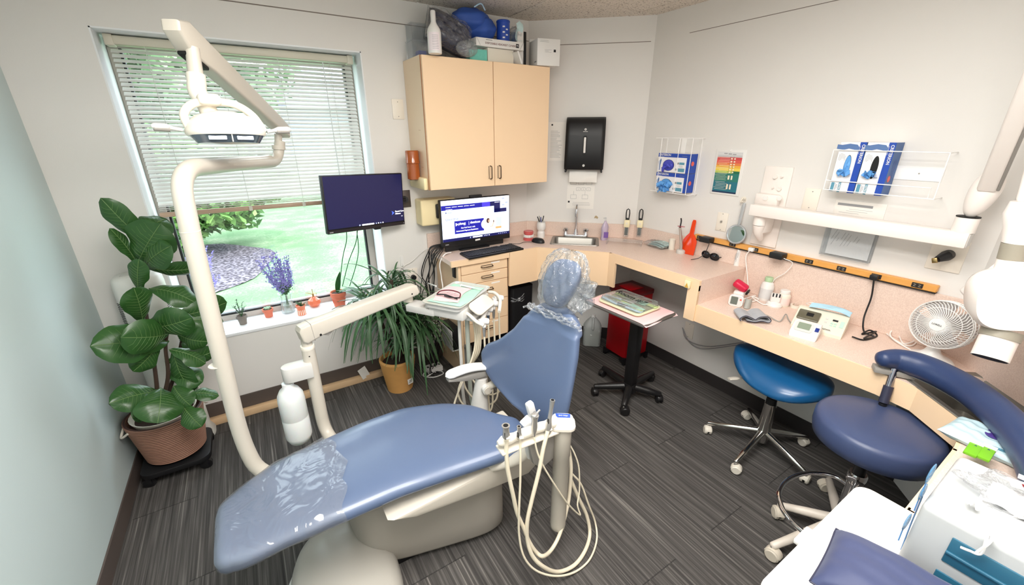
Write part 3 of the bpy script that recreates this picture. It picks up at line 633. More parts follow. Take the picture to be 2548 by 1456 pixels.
q = at(1312, 1052, y=1.16); b = MB(); b.box(q, (.05, .04, .04), m_wht, bev=.008, R=RY(-30)); b.box(q + Vector((.02, 0, .05)), (.035, .03, .10), m_wht, bev=.01, R=RY(-15)); b.box(q + Vector((-.02, -.022, -.01)), (.012, .006, .012), m_blk); b.tube([q, (.80, 1.18, .45)], .016, m_wht, 10)
b.build('hinge', ch)

# clear plastic cover over the foot end
b = MB()
tc = seatf(.004, 0, .10, .0018)
def tcf(u, v):
    p = tc(u, v); x, y, z = p
    if u > .82: k = (u - .82) / .18; x += .02 * math.sin(14 * y + 1) * k + .012 * math.sin(47 * y) * k; z += .003 * k * (1 + math.sin(60 * y + 30 * x))
    return (x, y, z)
b.grid(tcf, 60, 60, film('toe_film', (188, 192, 200), .16, .12, .55, .5, 9)); b.build('toe_cover', None, 'clear crinkled plastic cover pulled over the foot end of the blue chair', 'plastic cover', angle=60)
# clear bag over the headrest
b = MB(); rnd = random.Random(2)
def bagf(u, v):
    a = math.pi * (u * .93 + .02); th = 2 * math.pi * v; r = math.sin(a) ** .55; rz = .135
    w = .108 + .012 * math.sin(3 * th + 4 * u) + .05 * max(0, -math.cos(th)) * u ** 1.5; n = .006 * math.sin(9 * th + 13 * u) + .004 * math.sin(17 * th - 23 * u)
    return bp(hs - .20 * .12 * math.cos(a) + (w * r + n) * math.cos(th), ht + .01 + rz * math.cos(a) + .3 * n, .012 + (.052 + n) * r * math.sin(th))
b.grid(bagf, 34, 60, m_film)
pts = [(1432, 668), (1458, 690), (1478, 702), (1492, 722), (1486, 745), (1468, 770), (1455, 785), (1440, 778), (1425, 760)]
c0 = bst(1428, 716)
def flap(u, v):
    i = v * (len(pts) - 1); k = min(int(i), len(pts) - 2); f = i - k; px = pts[k][0] * (1 - f) + pts[k + 1][0] * f; py = pts[k][1] * (1 - f) + pts[k + 1][1] * f
    t_, s_ = bst(px, py); t_ = c0[0] + (t_ - c0[0]) * u; s_ = c0[1] + (s_ - c0[1]) * u
    return bp(s_, t_, .012 + .016 * math.sin(7 * v * 3.1 + 5 * u) * u + .006 * math.sin(40 * v) * u)
b.grid(flap, 18, 40, m_film); b.grid(lambda u, v: Vector(flap(u, v)) - BN * (.03 * (1 - u) + .012 * math.sin(9 * v)), 18, 40, m_film)
for k in range(4):
    P = []
    for i in range(22):
        th = math.pi * (1.02 + .96 * i / 21) ; P.append(bp(hs + (.118 + .01 * k) * math.cos(th) * (1 if math.cos(th) > 0 else 1.15), ht - .115 - .008 * k + .004 * math.sin(i * 1.9 + k), .05 + .01 * math.sin(i * 1.3 + 2 * k) - .0 * k))
    b.tube(P, [.0035 + .002 * abs(math.sin(i * 1.7 + k)) for i in range(22)], m_film, 6)
b.build('headrest_bag', None, 'clear crumpled plastic bag pulled over the headrest of the blue chair', 'plastic bag', angle=25)

# ------------------------------------------------------------------ operating light
ol = thing('operating_light', (at(640, 1170, y=1.66).x + .05, 1.66, 0), 'cream dental operating light on a long bent pole standing behind the foot of the chair', 'operating light')
def R_(p, y): v = at(*p, y=y); return v
b = MB()
P0 = [R_((700, 1245), 1.58), R_((634, 1165), 1.66), R_((596, 1095), 1.66), R_((541, 908), 1.64), R_((500, 720), 1.62), R_((473, 575), 1.60)]
P0[0] = Vector((-.02, 1.56, .36))
P1 = [R_((448, 480), 1.60), R_((478, 428), 1.68), R_((540, 415), 1.95), R_((625, 408), 2.2)]
za = R_((625, 408), 2.2).z
path = [Vector((.10, 1.45, .30))] + P0
bend = roundpath([P0[-1], R_((441, 420), 1.62), R_((672, 400), 2.40), R_((693, 392), 2.44), R_((695, 345), 2.44)], .12, 8)
low = roundpath([Vector((.12, 1.5, .34)), R_((652, 1190), 1.64), R_((602, 1100), 1.66), P0[-1]], .16, 8)
b.tube(low[:-1] + bend[:int(len(bend) * .55)], .0275, m_cream, 22); b.build('pole', ol, angle=60)
b = MB(); k = int(len(bend) * .55) - 1; b.tube(roundpath([P0[-1], R_((441, 420), 1.62), R_((690, 403), 2.44), R_((697, 350), 2.44)], .10, 8)[5:], .024, m_cream, 20)
q = R_((694, 372), 2.44); b.tube([q, R_((693, 362), 2.44)], .030, m_cream, 20); q2 = R_((692, 333), 2.43); b.tube([R_((693, 362), 2.44), q2], .017, m_cream, 16)
b.build('cross_arm', ol, angle=60)
for (px, py, y) in ((473, 575, 1.6), (541, 908, 1.64)):
    b = MB()
    c = R_((px, py), y); b.tube([c + Vector((0, 0, .0012)), c - Vector((0, 0, .0012))], .0281, m_ivory, 22); b.build('joint_ring', ol)
b = MB(); e0 = R_((703, 322), 2.43); e1 = R_((452, 92), 1.80); dx = e1 - e0; L = dx.length
MBm = frame(e0, dx, (0, 0, 1))
b.prism([(-.03, -.03), (-.02, .028), (.10, .036), (L - .18, .046), (L + .0, .050), (L + .055, .02), (L + .05, -.01), (L - .02, -.045), (L - .14, -.036), (.05, -.032)], -.027, .027, m_cream, MBm, bev=.010, seg=3)
b.box((L - .055, -.044, 0), (.10, .012, .04), m_dkhole, MBm, bev=.004); b.lathe([(0, .0275), (.006, .0275), (.006, .0255)], m_dkhole, MBm @ T(L - .12, .0, 0)); b.lathe([(0, .0275), (.004, .0275), (.004, .0255)], m_dkhole, MBm @ T(.02, -.01, 0) @ RX(180))
b.build('boom', ol, angle=30)
b = MB(); y = 1.80; q0 = R_((478, 118), y); q1 = R_((487, 185), y - .01); b.tube([q0, q1], [.019, .021], m_cream, 20); b.build('stem', ol)
b = MB(); q2 = R_((492, 230), y - .02); q3 = R_((512, 262), y - .03); b.tube(catmull([q1 + Vector((0, 0, .004)), q1 - Vector((0, 0, .002)), q2, q3], 5), [.026, .027] + [.0275] * 30, m_ivory, 22) if False else b.tube(catmull([q1, q1.lerp(q2, .5), q2, q3, R_((520, 280), y - .03)], 5), .026, m_ivory, 22)
b.build('elbow', ol, angle=60)
yh = 1.74; hc = R_((565, 326), yh)
MH = frame(hc, Vector((.985, .17, -.02)), Vector((-.17, .97, -.10)))
b = MB()      # yoke
P = [MH @ Vector(p) for p in catmull([(-.098, 0, .0), (-.105, -.0, .045), (-.075, 0, .078), (-.02, 0, .088), (.04, 0, .082), (.085, 0, .05), (.11, 0, .0)], 7)]; b.tube(P, .012, m_ivory, 14)
b.box((-.03, 0, .092), (.062, .05, .035), m_ivory, MH, bev=.012, seg=3); b.build('yoke', ol, angle=60)
b = MB()
def lampf(u, v):
    a = 2 * math.pi * u; zz, kk = [(.060, 0), (.058, .34), (.044, .70), (.018, .94), (0, 1.0), (-.010, 1.0), (-.016, .96), (-.016, .90)][int(round(v * 7))]
    c, s_ = sgp(math.cos(a), .8), sgp(math.sin(a), .85); return (.114 * c * kk * (1 - .12 * max(0, -s_)), .072 * s_ * kk, zz)
b.grid(lampf, 48, 7, m_ivory, MH, closeu=True)
b.box((-.015, .0, .05), (.06, .035, .012), m_ivory, MH, bev=.004); b.box((-.0, -.012, .0575), (.034, .014, .0012), mat('faint_label', (210, 204, 194), .5), MH)
b.lathe([(0, .0), (.009, 0), (.009, -.003)], m_grey, MH @ T(.01, -.052, .028) @ RX(50), 14); b.build('lamp_housing', ol, angle=50)
b = MB(); b.grid(lambda u, v: (.107 * sgp(math.cos(2 * math.pi * u), .8) * (1 - .22 * v) * (1 if v < .99 else 0), .066 * sgp(math.sin(2 * math.pi * u), .85) * (1 - .3 * v) * (1 if v < .99 else 0), -.012 - .030 * min(1, v * 1.1)), 40, 6, mat('lamp_lens', (84, 96, 108), .06, .3, coat=1), MH, closeu=True)
[b.box((sx * .038, -.055, -.026), (.050, .006, .014), mat('reflector', (214, 222, 236), .15, .6), MH, bev=.004, R=RZ(sx * 8)) for sx in (-1, 1)]; b.box((0, -.060, -.026), (.003, .012, .026), m_lgrey, MH); b.build('lens', ol)
for s in (-1, 1):
    b = MB(); b.tube([MH @ Vector((s * .118, 0, .0)), MH @ Vector((s * .14, 0, .004)), MH @ Vector((s * .155, -.005, .007)), MH @ Vector((s * .185, -.01, .008)), MH @ Vector((s * .192, -.01, .008))], [.006, .006, .010, .010, .006], m_lgrey, 12)
    b.tube([MH @ Vector((s * .150, -.005, .002)), MH @ Vector((s * .188, -.01, .003))], .0088, m_grey, 10); b.build('handle', ol)

# ------------------------------------------------------------------ delivery unit: column, arm, tray head
dl = thing('delivery_unit', (.1, 1.87, 0), 'cream dental delivery unit on an arm with an instrument head beside the drawers', 'dental unit')
cx0, cy0 = at(785, 960, y=1.87).x, 1.87
b = MB(); b.tube(roundpath([(.22, 1.5, .32), (cx0, cy0, .33), (cx0, cy0, .81)], .1), .028, m_cream, 22); b.lathe([(.0285, .80), (.030, .805), (.030, .815), (.0285, .82)], m_ivory, T(cx0, cy0, 0)); b.lathe([(.023, .82), (.022, .85)], m_cream, T(cx0, cy0, 0)); b.lathe([(0, 0), (.003, 0), (.003, -.002)], m_dkhole, T(cx0 - .002, cy0 - .0285, .775) @ RX(90)); b.build('column', dl)
b = MB(); e0 = at(764, 822, y=1.87); e1 = at(1028, 718, y=2.0); dx = e1 - e0; L = dx.length; MA = frame(e0, dx, (0, 0, 1))
b.prism([(-.04, .012), (-.03, .032), (-.0, .036), (L - .02, .032), (L + .01, .02), (L + .02, -.02), (L + .008, -.032), (.05, -.040), (-.02, -.052), (-.036, -.035)], -.032, .032, m_cream, MA, bev=.010, seg=3)
b.box((.012, -.005, 0), (.0015, .085, .0655), m_grey, MA); b.lathe([(0, .0335), (.005, .0335), (.005, .03)], m_dkhole, MA @ T(.04, -.03, 0)); b.lathe([(0, .0335), (.004, .0335), (.004, .03)], m_dkhole, MA @ T(L - .03, -.012, 0))
b.prism([(.045, -.036), (.075, -.055), (.11, -.036)], -.02, .02, m_grey, MA); b.build('arm', dl, angle=30)
b = MB(); q = at(735, 925, y=1.86); Mh = frame((q.x, 1.86, q.z), (1, 0, 0), (0, 1, 0)); w = cx0 - q.x
b.prism([(w, -.034), (w, .034), (-.02, .034)] + [(-.02 - .034 * math.cos(a), .034 * math.sin(a)) for a in [math.pi / 2 - k * math.pi / 8 for k in range(1, 8)]] + [(-.02, -.034)], -.035, .035, m_lgrey, Mh, bev=.004); b.build('bottle_bracket', dl)
bc = at(733, 1030, y=1.86); b = MB(); zt = at(733, 948, y=1.86).z; zb = at(742, 1100, y=1.86).z; h = zt - zb
m_bot = mat('milky_bottle', (236, 240, 240), .35, trans=.15, sub=.3)
b.lathe([(.0, 0), (.03, 0), (.045, .012), (.055, .035), (.056, .045), (.056, .14), (.0548, .143), (.056, .146), (.056, h - .09), (.053, h - .06), (.040, h - .035), (.024, h - .02), (.024, h)], m_bot, T(bc.x, 1.86, zb)); b.build('water_bottle', dl, angle=60)
# head
TZ = .905
tc_ = [at(1064, 750, z=TZ), at(1116, 700, z=TZ), at(1207, 708, z=TZ), at(1162, 776, z=TZ)]
cen = sum(tc_, Vector()) / 4; ex = ((tc_[2] - tc_[1]) + (tc_[3] - tc_[0])) / 2; ey = ((tc_[1] - tc_[0]) + (tc_[2] - tc_[3])) / 2
tw, th = ex.length, ey.length; MT = frame(cen, ex, ey)
b = MB(); b.box((-.0, -.0, -.055), (tw * .98, th * .82, .055), m_lgrey, MT, bev=.008); b.box((-tw * .62, -th * .30, -.065), (tw * .75, .085, .04), m_lgrey, MT, bev=.006)
b.lathe([(.026, .0), (.026, .03), (.02, .034), (.02, .06)], m_ivory, MT @ T(-tw * .62 - .105, -th * .28, -.045)); b.lathe([(0, .001), (.012, .001), (.012, -.002)], m_grey, MT @ T(-tw * .40, -th * .415, -.055) @ RX(90)); b.lathe([(0, .0016), (.010, .0016), (.010, 0)], m_lgrey, MT @ T(-tw * .40, -th * .415, -.055) @ RX(90))
b.text('A·B', .008, m_grey, MT @ T(-tw * .40, -th * .4205, -.055) @ RX(90), 'CENTER') if False else None
b.box((tw * .44, -th * .15, -.085), (.10, .08, .03), m_lgrey, MT, bev=.006); b.build('control_head', dl, angle=30)
b = MB(); Mp = MT @ T(tw * .5 + .035, -.02, -.035) @ RY(32); b.prism(rrect(.085, th * .52, .03), 0, .014, m_ivory, Mp, bev=.004); b.box((.02, -.01, .0145), (.016, .012, .001), m_lgrey, Mp); b.build('control_pad', dl, angle=50)
b = MB(); b.tube(catmull([MT @ Vector(p) for p in ((tw * .44, th * .46, -.03), (tw * .5 + .03, th * .44, -.028), (tw * .5 + .085, th * .30, -.04), (tw * .5 + .12, th * .05, -.07))], 6), .009, m_ivory, 12)
if 0: b.prism([(-.10, -.005), (.0, -.028), (.12, -.012), (.12, .02), (-.02, .03)], 0, .02, m_grey, MT @ T(tw * .35, -th * .45, -.09), bev=.004)
b.build('holder_arm', dl)
b = MB(); b.tube(catmull([at(1148, 774, z=.865), at(1165, 782, z=.85), at(1185, 800, z=.83), at(1204, 810, z=.815)], 6), .009, m_ivory, 12); b.build('holder_arm', dl)
hp = [(1241, 742), (1228, 756), (1214, 770), (1204, 800)]
hpos = []
for k, (px, py) in enumerate(hp):
    q = at(px, py, z=.845 - .01 * k); hpos.append(q); b = MB(); b.tube([q + Vector((-.03, .0, .006)), q + Vector((.0, .0, .002)), q + Vector((.022, -.004, -.004))], [.013, .018, .016], m_wht, 14); b.tube([q + Vector((0, 0, .012)), q + Vector((0, 0, -.03))], .012, m_wht, 14); b.box(q + Vector((-.02, .012, -.004)), (.03, .02, .02), m_wht, bev=.006); b.build('instrument_holder', dl)
b = MB(); b.tube([hpos[0] + Vector((-.01, .01, 0)), hpos[1], hpos[2] + Vector((0, .01, 0)), hpos[3] + Vector((-.01, .01, 0))], .012, m_wht, 12); b.build('holder_rail', dl)
loops = [(1244, 985), (1236, 1000), (1226, 998), (1215, 992)]
names = ['high-speed', 'slow']
for k in range(4):
    q = hpos[k]; r = thing('dental_handpiece', q, ['chrome dental handpiece with a beige hose in the upper right holder of the instrument head', 'dental handpiece with a beige hose in the second holder from the drawers', 'grey air syringe standing in the third holder of the instrument head', 'dental handpiece with a beige hose in the lowest holder of the instrument head'][k], 'dental handpiece', 'handpieces of the delivery unit')
    b = MB(); b.tube([q + Vector((0, 0, .035 if k == 2 else .0)), q + Vector((0, 0, .01)), q + Vector((0, 0, -.05)), q + Vector((0, -.0, -.085))], [.0075, .0088, .0085, .006], m_sat if k != 2 else mat('steel_blue', (110, 124, 140), .3, .8), 12); b.build('handpiece', r)
    b = MB(); lx = q.x - .0; zb = .30 - .03 * k; P = [q + Vector((0, 0, -.08)), q + Vector((.002, -.005, -.28)), Vector((lx - .01, q.y - .05, zb + .10)), Vector((lx - .05, q.y - .09, zb + .01)), Vector((lx - .13, q.y - .06, zb)), Vector((lx - .19, q.y + .02, zb + .12)), Vector((cen.x + tw * .3 - .012 * k, cen.y - th * .3, .6)), Vector((cen.x + tw * .3 - .012 * k, cen.y - th * .3, TZ - .085))]
    b.tube(catmull(P, 10), .0052, m_hose, 10); b.build('hose', r, angle=60)
# two thicker hoses straight down from the head
r = thing('supply_hoses', (cen.x, cen.y, .0), 'two grey green vertical supply hoses hanging under the instrument head', 'hose')
for k, (px, c) in enumerate(((1142, m_lgrey), (1162, mat('hose_grey_green', (176, 182, 172), .45)))):
    q = at(px, 790, y=cen.y - .07); b = MB(); b.tube(catmull([(q.x, q.y, TZ - .08), (q.x, q.y, .55), (q.x + .005, q.y - .01, .25), (q.x + .06, q.y - .06, .12), (q.x - .1 + .05 * k, q.y - .25, .25)], 8), .012 if k else .009, c, 12); b.build('hose', r, angle=60)

# metal tray with its papers on the head
ty = thing('instrument_tray', cen, 'light metal tray with rounded rim lying on the delivery unit head', 'tray'); b = MB()
t = bmesh.new(); rings = [(1, .008), (1.0, .011), (.965, .011), (.93, .003), (0, .003)]; R = []
for k, z in rings[:-1]: R.append([t.verts.new((p[0], p[1], z)) for p in rrect(tw * k, th - tw * (1 - k), .03)])
for i in range(3):
    for k in range(len(R[0])): t.faces.new((R[i][k], R[i][(k + 1) % len(R[0])], R[i + 1][(k + 1) % len(R[0])], R[i + 1][k]))
t.faces.new(R[3]); b.put(t, mat('tray_metal', (214, 216, 208), .3, .35), MT @ T(0, 0, -.025 + .015)); b.prism(rrect(tw * .9, th - tw * .1, .03), -.027, -.008, m_lgrey, MT); b.build('tray', ty, angle=50)
def sheet(name, Mx, w, h, m, label, cat='paper', wr=.002, z=0, seed=0, poly=None):
    b = MB(); b.grid(lambda u, v: ((u - .5) * w + .01 * math.sin(5 * v + seed), (v - .5) * h, z + wr * (1 + math.sin(7 * u + 3 * v + seed) * math.cos(5 * v - 2 * u + seed))), 14, 14, m, Mx, thick=.0004); return b.build(name, None, label, cat)
m_mint = mat('mint_paper', (176, 222, 200), .6, var=.08, vscale=30); m_pink = mat('pink_paper', (246, 206, 208), .6, var=.03, vscale=30)
sheet('tray_liner', MT @ T(0, .0, -.005), tw * .84, th * .80, m_mint, 'mint green paper liner in the tray of the delivery unit', wr=.0006)
sheet('paper_bib', MT @ T(-tw * .12, -.01, -.0025) @ RZ(8), tw * .6, th * .62, m_pink, 'folded pink paper bib on the mint liner of the delivery tray', wr=.0012, seed=2)
g = thing('protective_glasses', MT @ Vector((0, 0, .002)), 'dark red framed protective glasses folded on the delivery unit tray', 'glasses')
Mg = MT @ T(-.015, -th * .16, .004); m_red = mat('dark_red_plastic', (92, 22, 34), .3)
b = MB(); b.tube([Mg @ Vector(p) for p in catmull([(-.07, -.01, .004), (-.066, .018, .012), (-.03, .038, .016), (.01, .040, .016), (.05, .026, .014), (.066, -.004, .006)], 6)], .0032, m_red, 8); b.build('brow_bar', g)
b = MB(); b.tube([Mg @ Vector(p) for p in catmull([(-.068, -.012, .004), (-.02, -.012, .01), (.02, -.018, .008), (.064, -.026, .004)], 6)], .0035, m_blk, 8); b.tube([Mg @ Vector(p) for p in catmull([(.066, -.006, .004), (.02, -.02, .004), (-.02, -.016, .005)], 6)], .003, m_blk, 8); b.build('temple', g)
b = MB(); b.grid(lambda u, v: ((u - .5) * .125, .034 * math.cos(math.pi * (u - .5)) * v - .012 * (1 - v), .008 + .006 * math.sin(math.pi * u)), 16, 4, film('clear_lens', (240, 244, 246), .06, .05), Mg); b.build('lens', g)
sr = thing('syringe', MT @ Vector((.02, th * .28, .004)), 'slim clear and green syringe lying at the far end of the delivery tray', 'syringe')
b = MB(); Ms = MT @ T(.01, th * .28, .006); b.tube([Ms @ Vector((-.05, .012, 0)), Ms @ Vector((.04, 0, 0))], .005, mat('syringe_clear', (206, 226, 222), .1), 10); b.tube([Ms @ Vector((.04, 0, 0)), Ms @ Vector((.09, -.008, 0))], .002, m_wht, 6); b.box((-.05, .012, 0), (.003, .02, .01), m_wht, Ms); b.build('barrel', sr)

# ------------------------------------------------------------------ assistant console with suction
ac = thing('assistant_console', (.84, .98, 0), 'white console with a long cream canister and instrument bar beside the dental chair', 'dental unit')
yc = .98; q = at(1400, 1075, y=yc); ccx = q.x; zb = at(1386, 1316, y=yc).z
b = MB(); b.lathe([(.0, 0), (.021, .002), (.031, .016), (.0325, .034), (.0325, .40), (.034, .402), (.034, at(1400, 1050, y=yc).z - zb - .01), (.0, at(1400, 1050, y=yc).z - zb - .01)], m_cream, T(ccx, yc, zb)); b.build('canister', ac, angle=50)
zt = at(1400, 1050, y=yc).z
b = MB(); Mk = T(ccx - .002, yc, zt) @ RZ(-35); b.prism(rrect(.090, .080, .024), -.012, .016, m_wht, Mk, bev=.006, seg=3, top=.86); b.prism(rrect(.094, .084, .026), -.014, -.004, m_ivory, Mk); b.prism([(-.025, .004), (.028, .004), (.030, .026), (-.027, .028)], .0155, .0172, mat('royal_blue_label', (58, 88, 176), .35), Mk)
b.text('DCI Edge', .009, m_wht, Mk @ T(.002, .015, .0176), 'CENTER'); b.build('canister_cap', ac, angle=50)
l0 = at(1238, 1092, y=1.0); l1 = at(1385, 1058, y=.985); l0.z = l1.z = (l0.z + l1.z) / 2; dx = l1 - l0; L = dx.length; MC = frame(l0, dx, Vector((-dx.y, dx.x, 0)))
b = MB(); b.tube([MC @ Vector((x, 0, 0)) for x in (0, .02, .05, .07, .10, .13, .15, .18, .20, .23, .25, L)], [.008, .019, .019, .016, .019, .019, .016, .019, .016, .020, .018, .018], m_ivory, 16)
b.box((L * .5, .0, -.035), (L * .96, .055, .010), m_ivory, MC, bev=.003); b.prism([(L * .5, 0), (L + .0, .0), (L, -.14), (L * .78, -.17), (L * .62, -.13)], -.01, .01, m_grey, MC @ T(0, .015, -.04) @ RX(90), bev=.004)
b.prism([(L * .55, 0), (L + .02, .0), (L + .02, -.12), (L * .80, -.16), (L * .6, -.12)], -.02, .015, m_lgrey, MC @ T(0, .045, -.05) @ RX(90), bev=.01)
b.build('instrument_bar', ac, angle=40)
b = MB(); b.tube(catmull([MC @ Vector((L * .8, .06, -.12)), MC @ Vector((L * .5, .09, -.20)), Vector((.60, 1.18, .42))], 8), .028, m_cream, 14, flat=.7); b.build('support_arm', ac)
def Z4(x, y): return (1150 + x / 2.935, 960 + y / 2.935)
def tubepts(L_, ys):
    out = []; n = len(L_)
    for i, p in enumerate(L_):
        f = i / (n - 1); yy = interp(ys, f); v = at(*Z4(*p), y=yy)
        if v.z < .012: v = at(*Z4(*p), z=.012)
        out.append(v)
    return catmull(out, 7)
HS = [
 ('wide silver suction handpiece at the left end of the instrument bar', [(318, 290), (322, 370)], [.011, .0085, .0105], [(322, 395), (322, 480), (330, 590), (348, 690), (372, 800), (402, 930), (450, 1040), (490, 1140), (540, 1215), (590, 1245), (650, 1200), (710, 1090), (757, 930), (782, 800), (795, 600), (780, 470)], .0078, [(0, .985), (.35, .95), (.6, .90), (1, 1.04)]),
 ('slim silver saliva ejector handpiece, second from the left on the instrument bar', [(415, 297), (418, 370)], [.006, .0055, .008], [(424, 372), (425, 500), (424, 700), (416, 900), (416, 1090), (452, 1250), (540, 1350), (680, 1390), (820, 1362), (930, 1270), (982, 1130), (972, 1000), (920, 860), (868, 720), (800, 640)], .0042, [(0, .975), (.3, .93), (.5, .86), (1, 1.03)]),
 ('chrome air water syringe with a small white hose, third on the instrument bar', [(530, 215), (526, 345)], [.012, .008, .006], [(525, 375), (550, 490), (600, 600), (680, 730), (770, 860), (860, 945), (842, 870), (856, 760), (852, 600), (822, 500), (785, 430)], .0034, [(0, .97), (.45, .93), (1, 1.03)]),
 ('tall silver suction handpiece with a thick beige hose beside the canister', [(660, 105), (628, 310)], [.0075, .0055, .012], [(625, 330), (592, 460), (560, 630), (510, 830), (476, 990), (476, 1120), (512, 1240), (590, 1320), (700, 1360), (820, 1310), (900, 1200), (932, 1080), (910, 950), (850, 820), (795, 690)], .0080, [(0, .965), (.35, .93), (.55, .87), (1, 1.03)])]
for lab, (h0, h1), rr, tp, tr_, ys in HS:
    yb = .972; rr = [k * 1.3 for k in rr]; p0 = at(*Z4(*h0), y=yb); p1 = at(*Z4(*h1), y=yb); r = thing('suction_handpiece', p1, lab, 'dental handpiece', 'handpieces on the assistant bar')
    b = MB(); d = p0 - p1; b.tube([p1 - d * .15, p1, p1 + d * .35, p1 + d * .7, p0], [rr[2] * .75, rr[2], rr[1] * 1.1, rr[1], rr[0]], m_sat, 14); b.tube([p0 - d * .002, p0 + d * .012], rr[0] * .62, m_dkhole, 12)
    if 'chrome air' in lab: b.box(p0, (.030, .02, .016), m_sat, bev=.005, R=RZ(30)); b.tube([p0 + Vector((.01, 0, .006)), p0 + Vector((.022, .0, .014))], .004, m_sat, 8)
    else: b.tube([p1 + Vector((-.006, -.008, 0)), p1 + Vector((.008, -.012, .0))], .006, m_ivory, 10); b.box(p1 + d * .3 + Vector((-.009, -.004, 0)), (.003, .008, .018), m_blk)
    b.build('handpiece', r, angle=60)
    b = MB(); b.tube(tubepts(tp, ys), tr_, m_hose, 12); b.build('hose', r, angle=70)
# ================================================================== things on the walls and the worktop
m_ink = mat('ink_black', (34, 34, 38), .6); m_inkg = mat('ink_grey', (150, 150, 152), .6); m_paper = mat('paper', (238, 234, 228), .7)
m_plate = mat('wall_plate', (236, 228, 216), .4); m_clear = film('clear_acrylic', (236, 240, 240), .07, .05, .04, .22); m_navy = mat('navy_print', (34, 54, 132), .4)
m_blu = mat('criterion_blue', (36, 74, 170), .4); m_glove = mat('nitrile_glove', (96, 160, 222), .45, var=.12, vscale=40); m_teal = mat('teal_print', (92, 150, 172), .5)
def rw(p, q, off=0):      # rectangle on the right wall from two pixel corners -> centre y, z, width, height
    a, c = at(*p, x=XR - off), at(*q, x=XR - off); return (a.y + c.y) / 2, (a.z + c.z) / 2, abs(a.y - c.y), abs(a.z - c.z)
def dpt(px, py, off=0):   # on the corner wall
    v = ray(px, py); o_ = DA + DN * off; t = (o_ - CP).dot(DN) / v.dot(DN); p = CP + v * t; return (p - DA).dot(DD), p.z
def lines(b, M, w, h, n, m, seed=0, z=.001, t=.0012, a=.5, left=False):
    r = random.Random(seed)
    for i in range(n):
        L = w * r.uniform(a, 1); y = h * (.5 - (i + .5) / n); b.box((-w / 2 + L / 2 if left else r.uniform(-1, 1) * (w - L) / 2, y, z), (L, t, .0004), m, M)
# towel dispenser
s0, z1 = dpt(1410, 291, .1); s1, _ = dpt(1509, 291, .1); _, z0 = dpt(1405, 423, .1); sc_ = (s0 + s1) / 2; w = s1 - s0; h = z1 - z0
r = thing('towel_dispenser', FD(sc_, z0).translation, 'black paper towel dispenser on the corner wall above the sink', 'towel dispenser')
b = MB(); M_ = FD(sc_, z0)
def disp(u, v):
    x = (u - .5) * w; s_ = [(0, 0), (.10, .004), (.115, .03), (.12, .15), (.12, .24), (.11, h - .05), (.085, h - .015), (.05, h), (0, h)][int(round(v * 8))]; e = max(0, abs(u - .5) * 2 - .86) / .14
    return (x * (1 - .03 * (1 - s_[1] / h) * -1), s_[1], max(0, s_[0] - .02 * e * e))
b.grid(disp, 20, 8, m_blk, M_)
for s in (-1, 1): b.poly([(s * w / 2, disp(1, k / 8)[1], 0 if k in (0, 8) else disp(1, k / 8)[2]) for k in range(9)], m_blk, M_); b.box((s * (w / 2 - .008), -.008, .055), (.012, .018, .10), m_blk, M_, bev=.003)
b.lathe([(0, .121), (.008, .121), (.008, .118)], m_lgrey, M_ @ T(0, h - .085, .001), 18); b.lathe([(0, .1216), (.004, .1216), (.004, .121)], m_grey, M_ @ T(0, h - .085, .001), 12); b.box((0, h - .100, .1222), (.034, .0035, .0008), m_lgrey, M_); b.build('housing', r, angle=50)
b = MB(); b.prism(rrect(.028, .14, .012), .112, .1215, m_dkhole, M_ @ T(0, h * .47, 0)); b.tube([M_ @ Vector(p) for p in ((0, h * .62, .118), (0, h * .55, .126), (0, h * .42, .126), (0, h * .34, .120))], .0085, m_wht, 10); b.lathe([(0, .1225), (.009, .1225), (.009, .118)], m_lgrey, M_ @ T(0, .035, .001), 16); b.build('lever', r)
b = MB(); b.grid(lambda u, v: ((u - .5) * w * .74, -.005 - .088 * v, .045 + .02 * math.sin(2.2 * v) + .004 * math.sin(8 * u + 5 * v) * v), 14, 10, m_paper, M_, thick=.0008); b.build('paper_towel', r, 'white paper towel hanging out')
def wallsheet(name, M, w, h, label, cat='notice', draw=None, m=None, t=.0015):
    b = MB(); b.box((0, 0, t / 2), (w, h, t), m or m_paper, M)
    if draw: draw(b, M @ T(0, 0, t))
    return b.build(name, None, label, cat)
s0, z1 = dpt(1366, 304); s1, z0 = dpt(1402, 400)
wallsheet('notice', FD((s0 + s1) / 2, (z0 + z1) / 2), s1 - s0 + .02, z1 - z0, 'white paper notice behind the right edge of the wall cabinet, left of the towel dispenser', draw=lambda b, M: (lines(b, M @ T(0, -.02, 0), .09, .2, 20, m_inkg, 3, t=.002, left=True), b.box((-.035, .12, .0005), (.012, .012, .0004), m_ink, M)))
s0, z1 = dpt(1413, 440); s1, z0 = dpt(1476, 520)
def dr2(b, M):
    W_, H_ = s1 - s0, z1 - z0
    def rc(cx, cy, w, h):
        for q in ((cx, cy + h / 2, w, .0016), (cx, cy - h / 2, w, .0016), (cx - w / 2, cy, .0016, h), (cx + w / 2, cy, .0016, h)): b.box((q[0], q[1], .0004), (q[2], q[3], .0004), m_inkg, M)
    for i in range(3): rc(-.06 + .06 * i, .085, .045, .04); rc(-.02 + .04 * i, .03, .03, .022); b.text('abc'[i], .012, m_inkg, M @ T(-.022 + .04 * i, .03, .0004))
    for i in range(2): rc(-.055 + .09 * i, -.03, .045, .03); b.box((-.055 + .09 * i, .0, .0004), (.0014, .03, .0004), m_inkg, M)
    lines(b, M @ T(0, -.085, 0), .16, .03, 3, m_inkg, 5, t=.0014); b.box((-.09, -.07, .0006), (.014, .014, .0004), m_ink, M)
